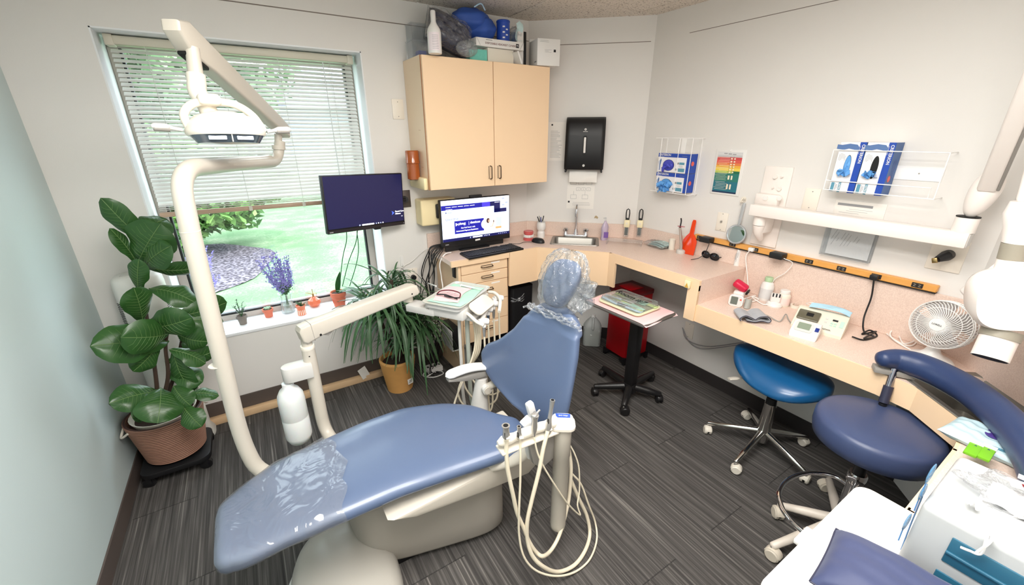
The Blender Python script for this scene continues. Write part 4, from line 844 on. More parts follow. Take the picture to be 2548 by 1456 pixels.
wallsheet('handwashing_notice', FD((s0 + s1) / 2, (z0 + z1) / 2, .0), s1 - s0, z1 - z0, 'printed instruction sheet with small diagrams taped below the towel dispenser', draw=dr2)
b = MB(); s_, z_ = dpt(1483, 541); b.prism([(-.015, -.008), (.0, -.004), (.012, -.012), (.018, .0), (.004, .014), (-.008, .012)], 0, .002, mat('bare_plaster', (178, 158, 124), .8), FD(s_, z_)); struct(b, 'trim_4')
# blank wall plates and outlets
def plate(name, M, w, h, label, cat, kind):
    r = thing(name, M.translation, label, cat); b = MB(); b.box((0, 0, .003), (w, h, .006), m_plate, M, bev=.002)
    for s in (-1, 1): b.lathe([(0, .0066), (.003, .0066), (.003, .005)], m_grey, M @ T(0, s * h * (.36 if kind == 'blank' else .43), 0), 10)
    b.build('plate', r)
    if kind == 'duplex':
        for s in (-1, 1):
            b = MB(); b.prism(rrect(.034, .028, .012, cy=s * .02), .005, .0085, m_plate, M); 
            for q in (-.006, .006): b.box((q, s * .02 + .002, .0087), (.002, .008, .0006), m_ink, M)
            b.build('socket', r)
    return r
p = at(990, 272, y=YW); plate('blank_plate', FW(p.x, p.z), .075, .118, 'blank cream wall plate left of the wall cabinet', 'wall plate', 'blank')
y, z, w, h = rw((2002, 470), (2034, 522)); plate('blank_plate', FR(at(2020, 492, x=XR).y, at(2020, 497, x=XR).z), .075, .118, 'blank cream wall plate on the right wall between the x-ray mount and the glove rack', 'wall plate', 'blank')
p = at(1797, 552, x=XR); r = plate('light_switch', FR(p.y, p.z), .072, .118, 'cream toggle switch plate on the right wall above the orange paddle', 'switch', 'switch'); b = MB(); b.box((0, .002, .012), (.008, .014, .014), m_grey, FR(p.y, p.z), bev=.002); b.build('toggle', r)
p = at(1027, 687, y=YW); r = plate('wall_outlet', FW(p.x, p.z), .075, .12, 'cream wall outlet with a black plug, right of the window above the arm', 'outlet', 'x')
b = MB(); b.cyl((p.x, YW - .006, p.z - .005), (p.x, YW - .03, p.z - .005), .018, m_blk, 18); b.tube(catmull([(p.x, YW - .028, p.z - .012), (p.x + .005, YW - .04, p.z - .08), (p.x + .02, YW - .03, p.z - .25)], 6), .004, m_blk, 8); b.build('plug', r)
p = at(1000, 650, y=YW); b = MB(); Mx = FW(p.x, p.z); b.prism(rrect(.022, .075, .008), 0, .006, m_wht, Mx); b.tube([Mx @ Vector(q) for q in catmull([(-.0, -.01, .006), (0, -.03, .012), (0, -.034, .02), (0, -.022, .024)], 4)], .003, m_wht, 8); b.build('adhesive_hook', None, 'small white adhesive hook on the wall right of the window', 'hook')
p = at(1715, 822, x=XR); r = plate('blank_plate', FR(p.y, p.z), .075, .118, 'dim wall plate low on the wall under the desk, right of the red bin', 'wall plate', 'x')
b = MB(); b.tube(catmull([at(1698, 815, x=XR - .012), at(1710, 845, x=XR - .02), at(1760, 862, x=XR - .03), at(1850, 852, x=XR - .05)], 8), .003, m_inkg, 8); b.tube(catmull([at(1700, 818, x=XR - .01), at(1715, 850, x=XR - .02), at(1750, 868, x=XR - .02), at(1840, 858, x=XR - .05)], 8), .003, m_inkg, 8)
b.build('thin_cable', None, 'two thin grey cables sagging along the wall under the desk', 'cable')
# air valve plate at the right
c = [at(2352, 632, x=XR)]; r = thing('connector_plate', c[0], 'white wall plate with a black round connector at the right, under the x-ray rail', 'wall plate')
y, z, w, h = rw((2320, 600), (2395, 672)); Mx = FR(y, z); b = MB(); b.box((0, 0, .004), (.115, .14, .008), m_plate, Mx, bev=.002); b.build('plate', r); b = MB(); b.tube([Mx @ Vector(p) for p in ((.005, .005, .008), (.005, .005, .045), (-.012, -.01, .075))], [.022, .023, .013], m_blk, 20); b.box((-.016, -.014, .085), (.018, .022, .014), mat('brass', (190, 160, 110), .3, 1), Mx, bev=.002, R=RZ(20)); b.build('connector', r)
# glove rack with two boxes lying flat (left rack)
def gbox(name, M, w, h, d, label, side, glove, vertical=False, empty=False):
    """face in local xy, depth towards the wall (-z); face print: blue band, name, oval opening"""
    r = thing(name, M.translation, label, 'glove box', 'blue and white glove boxes in the wall racks'); b = MB(); m_c = mat('carton_white', (236, 234, 236), .5)
    b.box((0, 0, -d / 2), (w, h, d), m_c, M, bev=.001, seg=1)
    if not vertical:
        b.box((0, h * .40, .0004), (w * 1.001, h * .20, .0006), m_blu, M); b.text('CRITERION', h * .15, m_wht, M @ T(-w * .47, h * .41, .0012), ext=.0002, bold=.02); b.box((-w * .38, h * .305, .0009), (w * .14, .002, .0004), m_wht, M); b.box((w * .36, h * .39, .001), (w * .16, .0018, .0004), m_inkg, M)
        b.box((w * .5 + .0004, 0, -d / 2), (.0008, h, d), m_blu, M); b.box((w * .47, -.0, .0006), (w * .06, h, .0008), m_blu, M); b.lathe([(0, .0), (h * .12, 0), (h * .12, -.001)], mat('coral_dot', (228, 100, 84), .5), M @ T(w * .5 + .0016, .0, -d * .5) @ RY(90), 20)
        b.box((w * .30, -.00, .0006), (w * .16, h * .12, .0006), m_teal, M); b.box((w * .18, 0, .0006), (w * .06, h * .10, .0006), m_inkg, M); b.box((w * .30, -h * .34, .0006), (w * .20, h * .18, .0006), m_teal, M); b.lathe([(0, .001), (h * .07, .001), (h * .07, 0)], m_inkg, M @ T(w * .14, -h * .32, 0), 14); lines(b, M @ T(w * .3, -h * .16, .0002), w * .18, h * .14, 3, m_inkg, 4)
        b.prism([(p[0] * 1 - w * .43, p[1] - h * .12) for p in [(-.006, -.035), (.004, -.036), (.006, .0), (.012, .03), (.006, .042), (.0, .028), (-.004, .036), (-.01, .02), (-.008, 0)]], 0, .0012, mat('printed_hand', (88, 118, 168), .5), M)
        ov = (-w * .13, -h * .12, w * .19, h * .30)
    else:
        b.box((w * .38, 0, .0004), (w * .24, h * 1.001, .0006), m_blu, M); b.text('CRITERION', w * .16, m_wht, M @ T(w * .40, h * .46, .0012) @ RZ(-90), ext=.0002, bold=.02); b.text('nitrile exam gloves', w * .05, m_wht, M @ T(w * .29, h * .44, .0012) @ RZ(-90), ext=.0002)
        b.text('NITRILE', w * .10, m_wht, M @ T(-w * .10, -h * .32, .0016) @ RZ(-90), ext=.0002, bold=.02); b.box((-w * .10, -h * .40, .0008), (w * .10, h * .20, .0008), m_teal, M); b.box((-w * .38, -h * .40, .0008), (w * .13, h * .18, .0008), m_teal, M); lines(b, M @ T(-w * .24, -h * .40, .0002) @ RZ(90), h * .18, w * .10, 3, m_inkg, 6); lines(b, M @ T(-w * .30, h * .22, .0002) @ RZ(90), h * .18, w * .28, 6, m_inkg, 7, t=.0009)
        b.prism([(p[0] - w * .12, p[1] + h * .40) for p in [(-.05, -.008), (-.02, -.012), (.0, -.006), (.02, -.01), (.045, -.018), (.04, .0), (.03, .012), (.0, .016), (-.03, .01), (-.05, .012)]], 0, .0012, mat('printed_hand', (88, 118, 168), .5), M)
        b.box((w * .5 + .0004, 0, -d / 2), (.0008, h, d), mat('box_side_blue', (52, 92, 150), .45), M); lines(b, M @ T(w * .5 + .0012, 0, -d / 2) @ RY(90) @ RZ(90), h * .5, d * .4, 3, m_navy, 3)
        b.lathe([(0, 0), (w * .14, 0), (w * .14, -.001)], mat('coral_dot', (228, 100, 84), .5), M @ T(w * .5 + .0016, -h * .18, -d * .35) @ RY(90), 20)
        ov = (-w * .02, h * .03, w * .13, h * .22)
    b.grid(lambda u, v: (ov[0] + ov[2] * math.cos(2 * math.pi * u) * v, ov[1] + ov[3] * math.sin(2 * math.pi * u) * v, .0010), 28, 2, m_dkhole, M, closeu=True); b.build('carton', r)
    b = MB(); rnd = random.Random(len(label) + int(glove * 10))
    if not empty: b.grid(lambda u, v: (ov[0] + ov[2] * .95 * math.cos(2 * math.pi * u) * v, ov[1] + ov[3] * .95 * math.sin(2 * math.pi * u) * v, .0022 + .004 * (1 - v) * (1 + math.sin(9 * u + 5 * v))), 28, 5, side, M, closeu=True)
    for k in range(int(glove)):
        c = Vector((ov[0] + rnd.uniform(-.9, .9) * (.022 if vertical else .045), ov[1] - (.6 * ov[3] if vertical else rnd.uniform(-.5, 1.9) * ov[3] * .6), .01 + rnd.uniform(0, .014))); a = rnd.uniform(0, 6); s = rnd.uniform(.012, .024)
        q = Euler((rnd.uniform(-.9, .9), rnd.uniform(-.9, .9), a)).to_matrix()
        b.grid(lambda u, v: c + q @ Vector(((u - .5) * 2 * s, (v - .5) * 1.1 * s * (1 + .3 * math.sin(6 * u)), .006 * math.sin(5 * u + 3 * v + k))), 6, 5, side, M, thick=.0006)
    b.build('gloves', r, angle=70); return r
m_gl2 = mat('indigo_glove', (72, 78, 186), .4, var=.15, vscale=50)
def rack_wire(b, pts, M, r=.0022): b.tube([M @ Vector(p) for p in pts], r, m_rackw, 8)
m_rackw = mat('white_wire', (246, 244, 242), .35)
a = at(1640, 381, x=XR - .095); c = at(1716, 386, x=XR - .095); W1 = a.y - c.y; e = at(1634, 430, x=XR - .095); H1 = (a.z - e.z)
rk = thing('glove_rack', at(1700, 345, x=XR), 'upright white wire glove rack on the right wall near the corner, holding two boxes', 'wire rack')
zb = at(1640, 474, x=XR - .095).z; H1 = (a.z - zb) / 2; yc = (a.y + c.y) / 2
gbox('glove_box', FR(yc, zb + H1 * 1.5 + .002, .095), W1, H1 - .002, .088, 'blue and white glove box with an indigo glove showing, upper one in the left rack', m_gl2, 3, False)
gbox('glove_box', FR(yc, zb + H1 * .5 + .001, .095), W1, H1 - .002, .088, 'blue and white glove box spilling pale blue gloves, lower one in the left rack', m_glove, 30, False)
zt = at(1700, 344, x=XR - .1).z; M_ = FR(yc, 0, 0); b = MB(); yl, yr = -W1 / 2 - .014, W1 / 2 + .014
for z in (zt, zb - .006):
    rack_wire(b, [(yl - .02, z, .002), (yl - .02, z, .10), (yr + .02, z, .10), (yr + .02, z, .002)], M_); rack_wire(b, [(yl - .02, z, .003), (yr + .02, z, .003)], M_)
for x in (yl + .03, -.005 + W1 * .18, yr - .0): rack_wire(b, [(x, zt, .10), (x, zb - .006, .10), (x, zb - .006, .003)], M_)
for x in (yl, yr): rack_wire(b, [(x, zt, .003), (x, zb, .003)], M_)
b.box((.0, (zt + zb) / 2, .003), (.035, zt - zb, .003), m_rackw, M_); b.build('wire_frame', rk)
# second, long rack lying sideways with two upright boxes
off = .10; g = [at(2097, 354, x=XR - off), at(2060, 478, x=XR - off), at(2235, 355, x=XR - off), at(2228, 488, x=XR - off)]
yl, yr = at(2075, 420, x=XR - off).y, at(2212, 420, x=XR - off).y; zt, zb = at(2150, 354, x=XR - off).z, at(2150, 484, x=XR - off).z
w = (yl - yr) / 2 - .001; h = zt - zb
gbox('glove_box', FR(yl - w * .5, (zt + zb) / 2, off), w - .001, h, .095, 'upright glove box with its opening full of blue gloves, left in the long rack', m_glove, 3, True)
gbox('glove_box', FR(yl - w * 1.5 - .002, (zt + zb) / 2, off), w - .001, h, .095, 'upright glove box with a black empty opening, right one in the long rack', m_glove, 7, True, True)
rk = thing('glove_rack', at(2230, 440, x=XR), 'long white wire glove rack on the right wall above the x-ray rail, right half empty', 'wire rack'); b = MB()
ya, yb_ = at(2062, 450, x=XR - off).y + .01, at(2345, 440, x=XR - off).y; z3, z2, z1 = at(2200, 376, x=XR - off).z, at(2200, 459, x=XR - off).z, at(2280, 492, x=XR - off).z
for pts in ([(ya, z3, .002), (ya, z3, .108), (yb_, z3, .108), (yb_, z3, .002)], [(ya, z2, .108), (yb_ + .02, z2, .108), (yb_ + .02, z1, .108)], [(ya, z1, .002), (ya, z1, .108), (yb_, z1, .108), (yb_, z1, .002)], [(yb_, z3, .108), (yb_, z1, .108)], [(ya, z2, .108), (ya, z2, .002)], [(ya, z3, .108), (ya, z1, .108)]):
    b.tube([(XR - p[2], p[0], p[1]) for p in pts], .0022, m_rackw, 8)
b.bx((XR - .004, yb_ + .02, (z1 + z3) / 2 - .03), (XR - .001, ya, (z1 + z3) / 2 + .03), m_rackw); b.lathe([(0, .005), (.003, .005), (.003, .004)], m_grey, FR(yb_ + .10, (z1 + z3) / 2)); b.build('wire_frame', rk)
# colour chart poster
y, z, w, h = rw((1776, 372), (1850, 486)); tl, br = at(1787, 371, x=XR), at(1836, 488, x=XR); cy = (at(1776, 425, x=XR).y + at(1850, 428, x=XR).y) / 2; w = at(1776, 425, x=XR).y - at(1850, 428, x=XR).y; h = tl.z - at(1764, 480, x=XR).z
r = thing('chart_frame', FR(cy, z).translation, 'chart in red, orange, yellow, green and teal bands in a white frame', 'chart')
b = MB(); M_ = FR(cy, (tl.z + at(1764, 480, x=XR).z) / 2); b.box((0, 0, .003), (w, h, .006), m_wht, M_, bev=.002); b.build('frame', r)
b = MB(); M2 = M_ @ T(-.002, -.002, .0062); pw, ph = w * .82, h * .90; bands = [(.07, (214, 214, 214)), (.05, (196, 196, 196)), (.07, (206, 76, 78)), (.07, (220, 92, 78)), (.06, (226, 128, 70)), (.06, (232, 176, 66)), (.07, (238, 208, 84)), (.06, (178, 194, 84)), (.20, (44, 120, 108)), (.25, (40, 112, 128)), (.04, (32, 52, 84))]
yy_ = ph / 2; rnd = random.Random(1)
for i, (f, col) in enumerate(bands):
    hh = f * ph; b.box((0, yy_ - hh / 2, .0004), (pw, hh, .0006), mat('chart_%d' % i, col, .35), M2)
    if i == 7: b.box((pw * .36, yy_ - hh / 2, .0007), (pw * .28, hh, .0006), mat('chart_green', (36, 106, 72), .35), M2)
    if 1 < i < 10:
        lc = mat('chart_line_%d' % (i // 5), (240, 226, 200) if i < 7 else (140, 190, 190), .4)
        for k in range(max(2, int(hh / .009))): b.box((-pw * .2 + rnd.uniform(-.01, .01), yy_ - .004 - k * .009, .0009), (pw * rnd.uniform(.4, .55), .0013, .0003), lc, M2)
        for k in range(2): b.box((pw * (.10 + .12 * k), yy_ - hh / 2, .0009), (.011, hh * .5, .0003), lc, M2)
    yy_ -= hh
for k in (.06, .20): b.box((pw * k - .002, 0, .001), (.0012, ph * .8, .0003), mat('chart_rule', (90, 90, 80), .5), M2)
[b.box((-.028 + .028 * k, ph * .465 - .002 * k, .001), (.022, .005, .0004), m_inkg, M2) for k in range(3)]; b.build('printed_chart', r)
b = MB(); b.tube([M_ @ Vector((-.0, h / 2 - .006, .007)), M_ @ Vector((0, h / 2 - .006, .014))], .004, m_rackw, 10); b.build('pin', r)
# round hand mirror on a white hook, in front of it a white spray bottle
r = thing('hand_mirror', at(1832, 582, x=XR - .03), 'round clear-handled hand mirror hanging from a white hook on the right wall', 'mirror')
c = at(1832, 583, x=XR - .045); b = MB(); R1 = .055; Mm = frame(c, (0.05, -1, 0), (0, 0, 1)) @ RX(-8)
b.tube([Mm @ Vector((R1 * math.cos(k * math.pi / 20), R1 * math.sin(k * math.pi / 20), 0)) for k in range(41)], .006, mat('clear_rim', (226, 232, 236), .08, trans=.6), 10); b.tube([Mm @ Vector(p) for p in ((0, R1, 0), (.0, R1 + .03, 0), (.0, R1 + .11, 0.004), (0, R1 + .135, .0))], [.007, .009, .010, .008], mat('clear_rim', (0, 0, 0)), 12); b.build('rim', r)
b = MB(); b.lathe([(0, .003), (R1, .003), (R1, -.003), (0, -.003)], mat('mirror_glass', (235, 238, 240), .02, 1), Mm, 40); b.build('glass', r)
q = at(1851, 497, x=XR); b = MB(); M_ = FR(q.y, q.z); b.prism(rrect(.03, .035, .012), 0, .008, m_ivory, M_); b.tube([M_ @ Vector(p) for p in catmull([(0, .012, .008), (-.006, -.004, .02), (0, -.014, .03), (.01, -.006, .034)], 4)], .004, m_ivory, 8); b.tube([M_ @ Vector(p) for p in catmull([(.004, .012, .008), (.012, -.0, .016), (.016, .012, .024)], 4)], .004, m_ivory, 8); b.build('wall_hook', None, 'white curled wall hook holding the round mirror', 'hook')
# ------------------------------------------------------------------ x-ray machine on its wall rail
m_xw = mat('xray_enamel', (238, 230, 224), .35); m_xg = mat('xray_grey_band', (150, 144, 130), .45)
xr = thing('xray_machine', FR(1.2, 1.2).translation, 'white wall mounted dental x-ray machine with a long horizontal rail and a folding arm', 'x-ray machine')
y, z, w, h = rw((1890, 412), (1955, 612)); y0_, y1_ = 1.305, 1.155; b = MB(); b.bx((XR - .012, 1.156, 1.07), (XR - .001, 1.306, 1.525), m_xw, bev=.003)
for px, py, rr in ((1931, 440, .011), (1948, 440, .005), (1925, 467, .005), (1941, 470, .011)): q = at(px, py, x=XR - .012); b.cyl((XR - .01, q.y, q.z), (XR - .026, q.y, q.z), rr, m_xw, 16)
b.build('wall_plate', xr)
b = MB(); q = at(1935, 497, x=XR - .03); b.bx((XR - .05, q.y - .01, 1.31), (XR - .01, q.y + .12, 1.375), m_xw, bev=.01)
for px in (1905, 1940): q = at(px, 493, x=XR - .05); b.tube([(XR - .05, q.y, q.z), (XR - .056, q.y, q.z)], .014, m_xw, 20); b.tube([(XR - .056, q.y, q.z), (XR - .0575, q.y, q.z)], .011, m_wht, 20)
q = at(1895, 540, x=XR - .09); qq = at(1900, 598, x=XR - .02)
b.tube([(XR - .12, q.y - .01, 1.27), (XR - .12, q.y - .01, 1.21)], .032, m_xw, 24); b.tube([(XR - .12, q.y - .01, 1.21), (XR - .115, q.y - .01, 1.17), (XR - .07, q.y - .01, 1.12)], [.032, .026, .015], m_xw, 20); b.bx((XR - .12, q.y - .04, 1.16), (XR - .01, q.y + .012, 1.255), m_xw, bev=.012); b.build('hinge_housing', xr, angle=40)
ra, rb_ = at(1876, 510, x=2.44), at(2421, 578, x=2.44); b = MB(); zt_ = 1.326; zb_ = zt_ - .062
b.bx((2.40, rb_.y, zb_), (2.47, ra.y, zt_), m_xw, bev=.005); b.bx((2.405, rb_.y - .003, zb_ + .005), (2.465, rb_.y, zt_ - .005), m_lgrey, bev=.003); b.build('rail', xr)
jy = at(2420, 560, x=2.435).y + .02; b = MB(); b.lathe([(.036, zt_ - .002), (.036, zt_ + .055), (.034, zt_ + .06)], m_xw, T(2.435, jy, 0), 24); b.lathe([(.0362, zt_ + .058), (.0362, zt_ + .062)], m_dkhole, T(2.435, jy, 0), 24)
tc0 = at(2436, 508, x=2.435); dirb = at(2620, 60, x=2.12) - at(2445, 480, x=2.435); dirb.normalize()
Mj = frame((2.435, jy - .008, 1.475), Vector((0, -1, .0)), Vector((0, 0, 1))); b.grid(lambda u, v: (.050 * math.sin(math.pi * u) ** .8 * math.cos(2 * math.pi * v) * (1.05 - .35 * (1 - math.cos(math.pi * (1 - u))) / 2) + .012 * (1 - u), -.095 * math.cos(math.pi * (1 - u)) * -1 * .95, .040 * math.sin(math.pi * u) ** .8 * math.sin(2 * math.pi * v)), 22, 24, m_xw, Mj @ RZ(-12)); b.build('joint', xr, angle=60)
b = MB(); e0 = Vector((2.43, jy - .02, 1.50)); e1 = e0 + dirb * 1.0; Mb_ = frame(e0, dirb, Vector((0, 0, 1)))
b.box((.48, .0, 0), (.95, .075, .055), m_xw, Mb_, bev=.012, seg=3); sg_ = 1 if Vector((Mb_[0][2], Mb_[1][2], Mb_[2][2])).dot(CAMR[0]) > 0 else -1; b.box((.48, -.012, sg_ * .029), (.93, .05, .010), m_grey, Mb_, bev=.004); b.build('upper_arm', xr)
k2 = e1; k3 = at(2560, 500, x=2.05); b = MB(); d3 = k3 - k2; Mb3 = frame(k2, d3, (1, 0, 0)); b.box((d3.length / 2, 0, 0), (d3.length, .06, .05), m_xw, Mb3, bev=.012, seg=3); b.build('fore_arm', xr)
yk = at(2548, 540, x=2.05); b = MB()
P = [at(2562, 500, x=2.05), at(2548, 560, x=2.05), at(2530, 605, x=2.05), at(2518, 645, x=2.05), at(2508, 672, x=2.05)]; b.tube([P[0], P[0].lerp(P[1], .5), P[1], P[2]], [.04, .05, .045, .034], m_xw, 20); b.tube([P[2], P[3]], .034, m_xg, 20); b.tube([P[3], P[4]], .033, m_xw, 20)
A0, A1 = at(2500, 668, x=2.05), at(2424, 722, x=2.08); dA = A1 - A0; MA2 = frame(A0, dA, (0, 0, 1)); b.box((dA.length / 2 + .0, -.0, 0), (dA.length + .06, .05, .04), m_xw, MA2, bev=.012, seg=3); b.build('yoke', xr, angle=40)
hc_ = at(2522, 742, x=2.0); b = MB(); MH2 = frame(hc_, Vector((-.62, -.25, .15)).cross(Vector((0, 0, 1))), Vector((0, 0, 1))) @ RZ(-14)
def xh(u, v):
    a = 2 * math.pi * u; zz, kk = [(.075, 0), (.075, .8), (.065, .93), (.03, 1), (-.05, 1), (-.075, .9), (-.08, 0)][int(round(v * 6))]; return (.104 * sgp(math.cos(a), .66) * kk, .092 * sgp(math.sin(a), .75) * kk, zz)
b.grid(xh, 44, 6, m_xw, MH2, closeu=True); b.build('tube_head', xr, angle=45)
c0, c1, c2 = at(2495, 822, x=1.98), at(2485, 842, x=1.97), at(2462, 892, x=1.94); b = MB(); b.tube([c0, c1], .048, m_xg, 28); b.tube([c1, c2], .044, m_xw, 28); b.tube([c2, c2 + (c2 - c1) * .02], .040, m_dkhole, 28); b.build('cone', xr)
# sign strip and clear wall file by the rail
y, z, w, h = rw((2080, 506), (2200, 542)); r = MB(); M_ = FR((at(2075, 522, x=XR).y + at(2203, 530, x=XR).y) / 2, at(2140, 522, x=XR).z)
w = at(2075, 522, x=XR).y - at(2203, 530, x=XR).y; r.box((0, 0, .002), (w, .075, .004), m_paper, M_, bev=.001); r.box((-.02, .018, .0044), (w * .7, .012, .0004), m_inkg, M_); lines(r, M_ @ T(-.02, -.012, .003), w * .75, .03, 3, m_inkg, 8); r.build('instruction_strip', None, 'narrow white printed strip on the right wall just above the x-ray rail', 'label')
q = [at(2058, 565, x=XR - .02), at(2182, 590, x=XR - .02), at(2172, 655, x=XR - .02)]; yc = (q[0].y + q[1].y) / 2; w = q[0].y - q[1].y; zb = at(2110, 645, x=XR - .02).z; M_ = FR(yc, zb)
r = thing('wall_file', M_.translation, 'clear acrylic wall pocket below the x-ray rail on the right wall', 'wall file'); b = MB(); b.box((0, .10, .028), (w, .20, .0022), m_clear, M_); b.box((0, .10, .002), (w, .20, .002), m_clear, M_); b.box((0, .001, .015), (w, .003, .03), m_clear, M_)
for s in (-1, 1): b.box((s * w / 2, .10, .015), (.0025, .20, .03), m_clear, M_)
b.build('pocket', r)
b = MB(); b.box((.005, .10, .014), (w * .86, .185, .001), mat('paper_greyish', (236, 234, 232), .6), M_); lines(b, M_ @ T(-.02, .09, .0144) @ RZ(72), .10, .12, 9, m_inkg, 12, t=.0016, a=.2); b.build('form_sheet', None, 'handwritten sheet of paper inside the clear wall pocket', 'paper')

# ------------------------------------------------------------------ two screens
def bez(b, w, h, m, M, bt=.008, bb=.022, d=.03):
    b.box((0, 0, -d / 2), (w, h, d), m, M, bev=.004)
m_dsk = glow('desktop_navy', (22, 22, 56), 1.0); m_scr = glow('screen_pale', (206, 220, 252), 1.0); m_nv = glow('screen_navy', (24, 26, 130), 1.0); m_nv2 = glow('screen_dark', (20, 22, 70), 1.0); m_wt = glow('screen_white', (244, 246, 255), 1.0); m_gy = glow('screen_grey', (150, 160, 190), 1.0); m_br = glow('screen_blue', (70, 100, 240), 1.0)
wm = thing('wall_monitor', (.62, 2.70, 1.148), 'black flat screen with a dark blue desktop, on a wall arm beside the window', 'monitor')
pA, pB, pC = Vector((.367, 2.585, 1.483)), Vector((.880, 2.737, 1.462)), Vector((.367, 2.585, 1.148)); ex = pB - pA; wM = ex.length; hM = .335
cM = (pA + pB) / 2 + Vector((0, 0, -hM / 2)); MM = frame(cM, ex, Vector((0, 0, 1)))
b = MB(); bez(b, wM, hM, m_blk, MM); b.box((0, .011, .0006), (wM - .014, hM - .034, .001), m_dsk, MM); b.box((0, -hM / 2 + .011, .0012), (wM - .004, .020, .0012), mat('bezel_gloss', (40, 36, 40), .3), MM)
b.box((-wM / 2 + .022, -hM / 2 + .010, .002), (.022, .006, .0006), m_inkg, MM); b.box((wM / 2 - .01, -hM / 2 + .012, .002), (.002, .002, .001), m_wt, MM)
b.text('Dental Care', .0135, m_wt, MM @ T(wM / 2 - .072, -.075, .0014), ext=.0002, bold=.02); b.text('Alliance', .0135, m_wt, MM @ T(wM / 2 - .072, -.090, .0014), ext=.0002, bold=.02); b.prism([(-.010, -.013), (.010, .0), (-.010, .013), (-.004, 0)], 0, .0004, m_br, MM @ T(wM / 2 - .088, -.082, .0013))
b.text('11:42 AM', .005, m_wt, MM @ T(wM / 2 - .036, -.112, .0014), ext=.0002) if False else lines(b, MM @ T(wM / 2 - .022, -.108, .0012), .018, .007, 2, m_wt, 3, t=.001)
ty = -hM / 2 + .032; b.prism(rrect(.085, .009, .004, cx=-.005, cy=ty), 0, .0004, m_wt, MM @ T(0, 0, .0013)); b.box((-.062, ty, .0015), (.009, .009, .0004), m_gy, MM)
for k in range(4): b.lathe([(0, .0004), (.0042, .0004), (.0042, 0)], m_wt if k % 2 else m_gy, MM @ T(.052 + .016 * k, ty, .0013), 12)
b.build('screen', wm); b = MB(); b.prism(rrect(.05, .02, .009), -.006, .012, m_blk, MM @ T(.06, -hM / 2, -.01), bev=.003) ; b.build('base_catch', wm)
q = at(1004, 495, y=YW); b = MB(); b.box((q.x + .01, YW - .004, q.z), (.075, .008, .115), mat('dark_steel_plate', (96, 88, 84), .4, .6), bev=.002); b.tube([(q.x + .005, YW - .008, q.z), (q.x - .0, YW - .04, q.z)], .02, m_blk, 16); cb = MM @ Vector((0, 0, -.045)); b.tube([(q.x, YW - .035, q.z), cb], .013, m_blk, 12); b.box((0, 0, -.038), (.10, .10, .016), m_blk, MM, bev=.003); b.build('wall_arm', wm)
pc = thing('desktop_computer', (1.365, 2.62, UZ), 'black all-in-one computer with a bright web page, on the left end of the worktop', 'computer')
wM, hM = .556, .327; MP = frame((1.365, 2.62, 1.1185), (1, 0, 0), (0, .0, 1)); b = MB(); b.box((0, 0, -.018), (wM, hM, .036), m_blk, MP, bev=.005); 
sw, sh = wM - .014, hM - .043; MS_ = MP @ T(0, .0165, .0006); b.box((0, 0, 0), (sw, sh, .001), m_scr, MS_)
def sr(x0, y0, x1, y1, m, z=.0008): b.box(((x0 + x1) / 2 * sw, (y0 + y1) / 2 * sh, z), (abs(x1 - x0) * sw, abs(y1 - y0) * sh, .0003), m, MS_)
sr(-.5, .5, .5, .40, m_wt); sr(-.5, .385, .355, .27, m_nv); sr(.08, .385, .355, .27, glow('screen_violet', (62, 52, 200), 1.0), .0009) ; sr(.20, .385, .355, .27, m_nv2, .0010)
for i in range(5): sr(-.44 + i * .085, .345, -.37 + i * .085, .333, m_wt, .0012)
sr(-.44, .29, -.35, .28, m_wt, .0012); sr(.27, .362, .345, .35, m_wt, .0013)
sr(.26, .27, .355, .10, m_nv2, .0012); sr(.26, .195, .455, .10, m_nv2, .0012); sr(.37, .48, .49, .22, m_wt, .0011)
for i in range(4):
    for j in range(2): sr(.38 + j * .055, .46 - i * .055, .425 + j * .055, .42 - i * .055, m_gy if (i + j) % 3 == 0 else m_scr, .0014)
for i, (x, w) in enumerate(((-.26, .05), (-.17, .05), (-.08, .10), (.05, .07), (.14, .04))): sr(x, .235, x + w, .225, m_gy)
m_tx = glow('screen_text', (70, 78, 120), 1.0)
def st_(t, x, y, s, m, al='LEFT', bo=0): b.text(t, s, m, MS_ @ T(x * sw, y * sh, .0016), al, ext=.0002, bold=bo)
b.prism([(-.006, -.007), (.006, 0), (-.006, .007)], .0008, .001, m_tx, MS_ @ T(-.435 * sw, .21 * sh, 0)); st_('planet', -.42, .21, .014, m_tx); st_('Client Hub', -.45, .045, .022, m_tx)
sr(-.33, -.01, .20, -.33, m_nv, .0010); sr(.10, -.01, .375, -.33, glow('photo_pale', (214, 206, 200), 1.0), .0011)
b.lathe([(0, .0014), (.036, .0014), (.036, .0010)], glow('photo_pale', (0, 0, 0)), MS_ @ T(.125 * sw, -.17 * sh, 0), 24)
b.prism([(-.010, -.012), (.010, 0), (-.010, .012)], .0012, .0014, m_wt, MS_ @ T(-.295 * sw, -.095 * sh, 0)); st_('planet', -.275, -.085, .023, m_wt, bo=.02); st_('DDS', -.20, -.125, .008, m_wt); sr(-.125, -.05, -.121, -.14, m_wt, .0014); st_('denticon', -.105, -.085, .023, m_wt, bo=.02); st_('Get Paid Faster with', -.24, -.195, .0135, m_wt, bo=.01); st_('Automated Payment Reminders', -.31, -.265, .0135, m_wt, bo=.02)
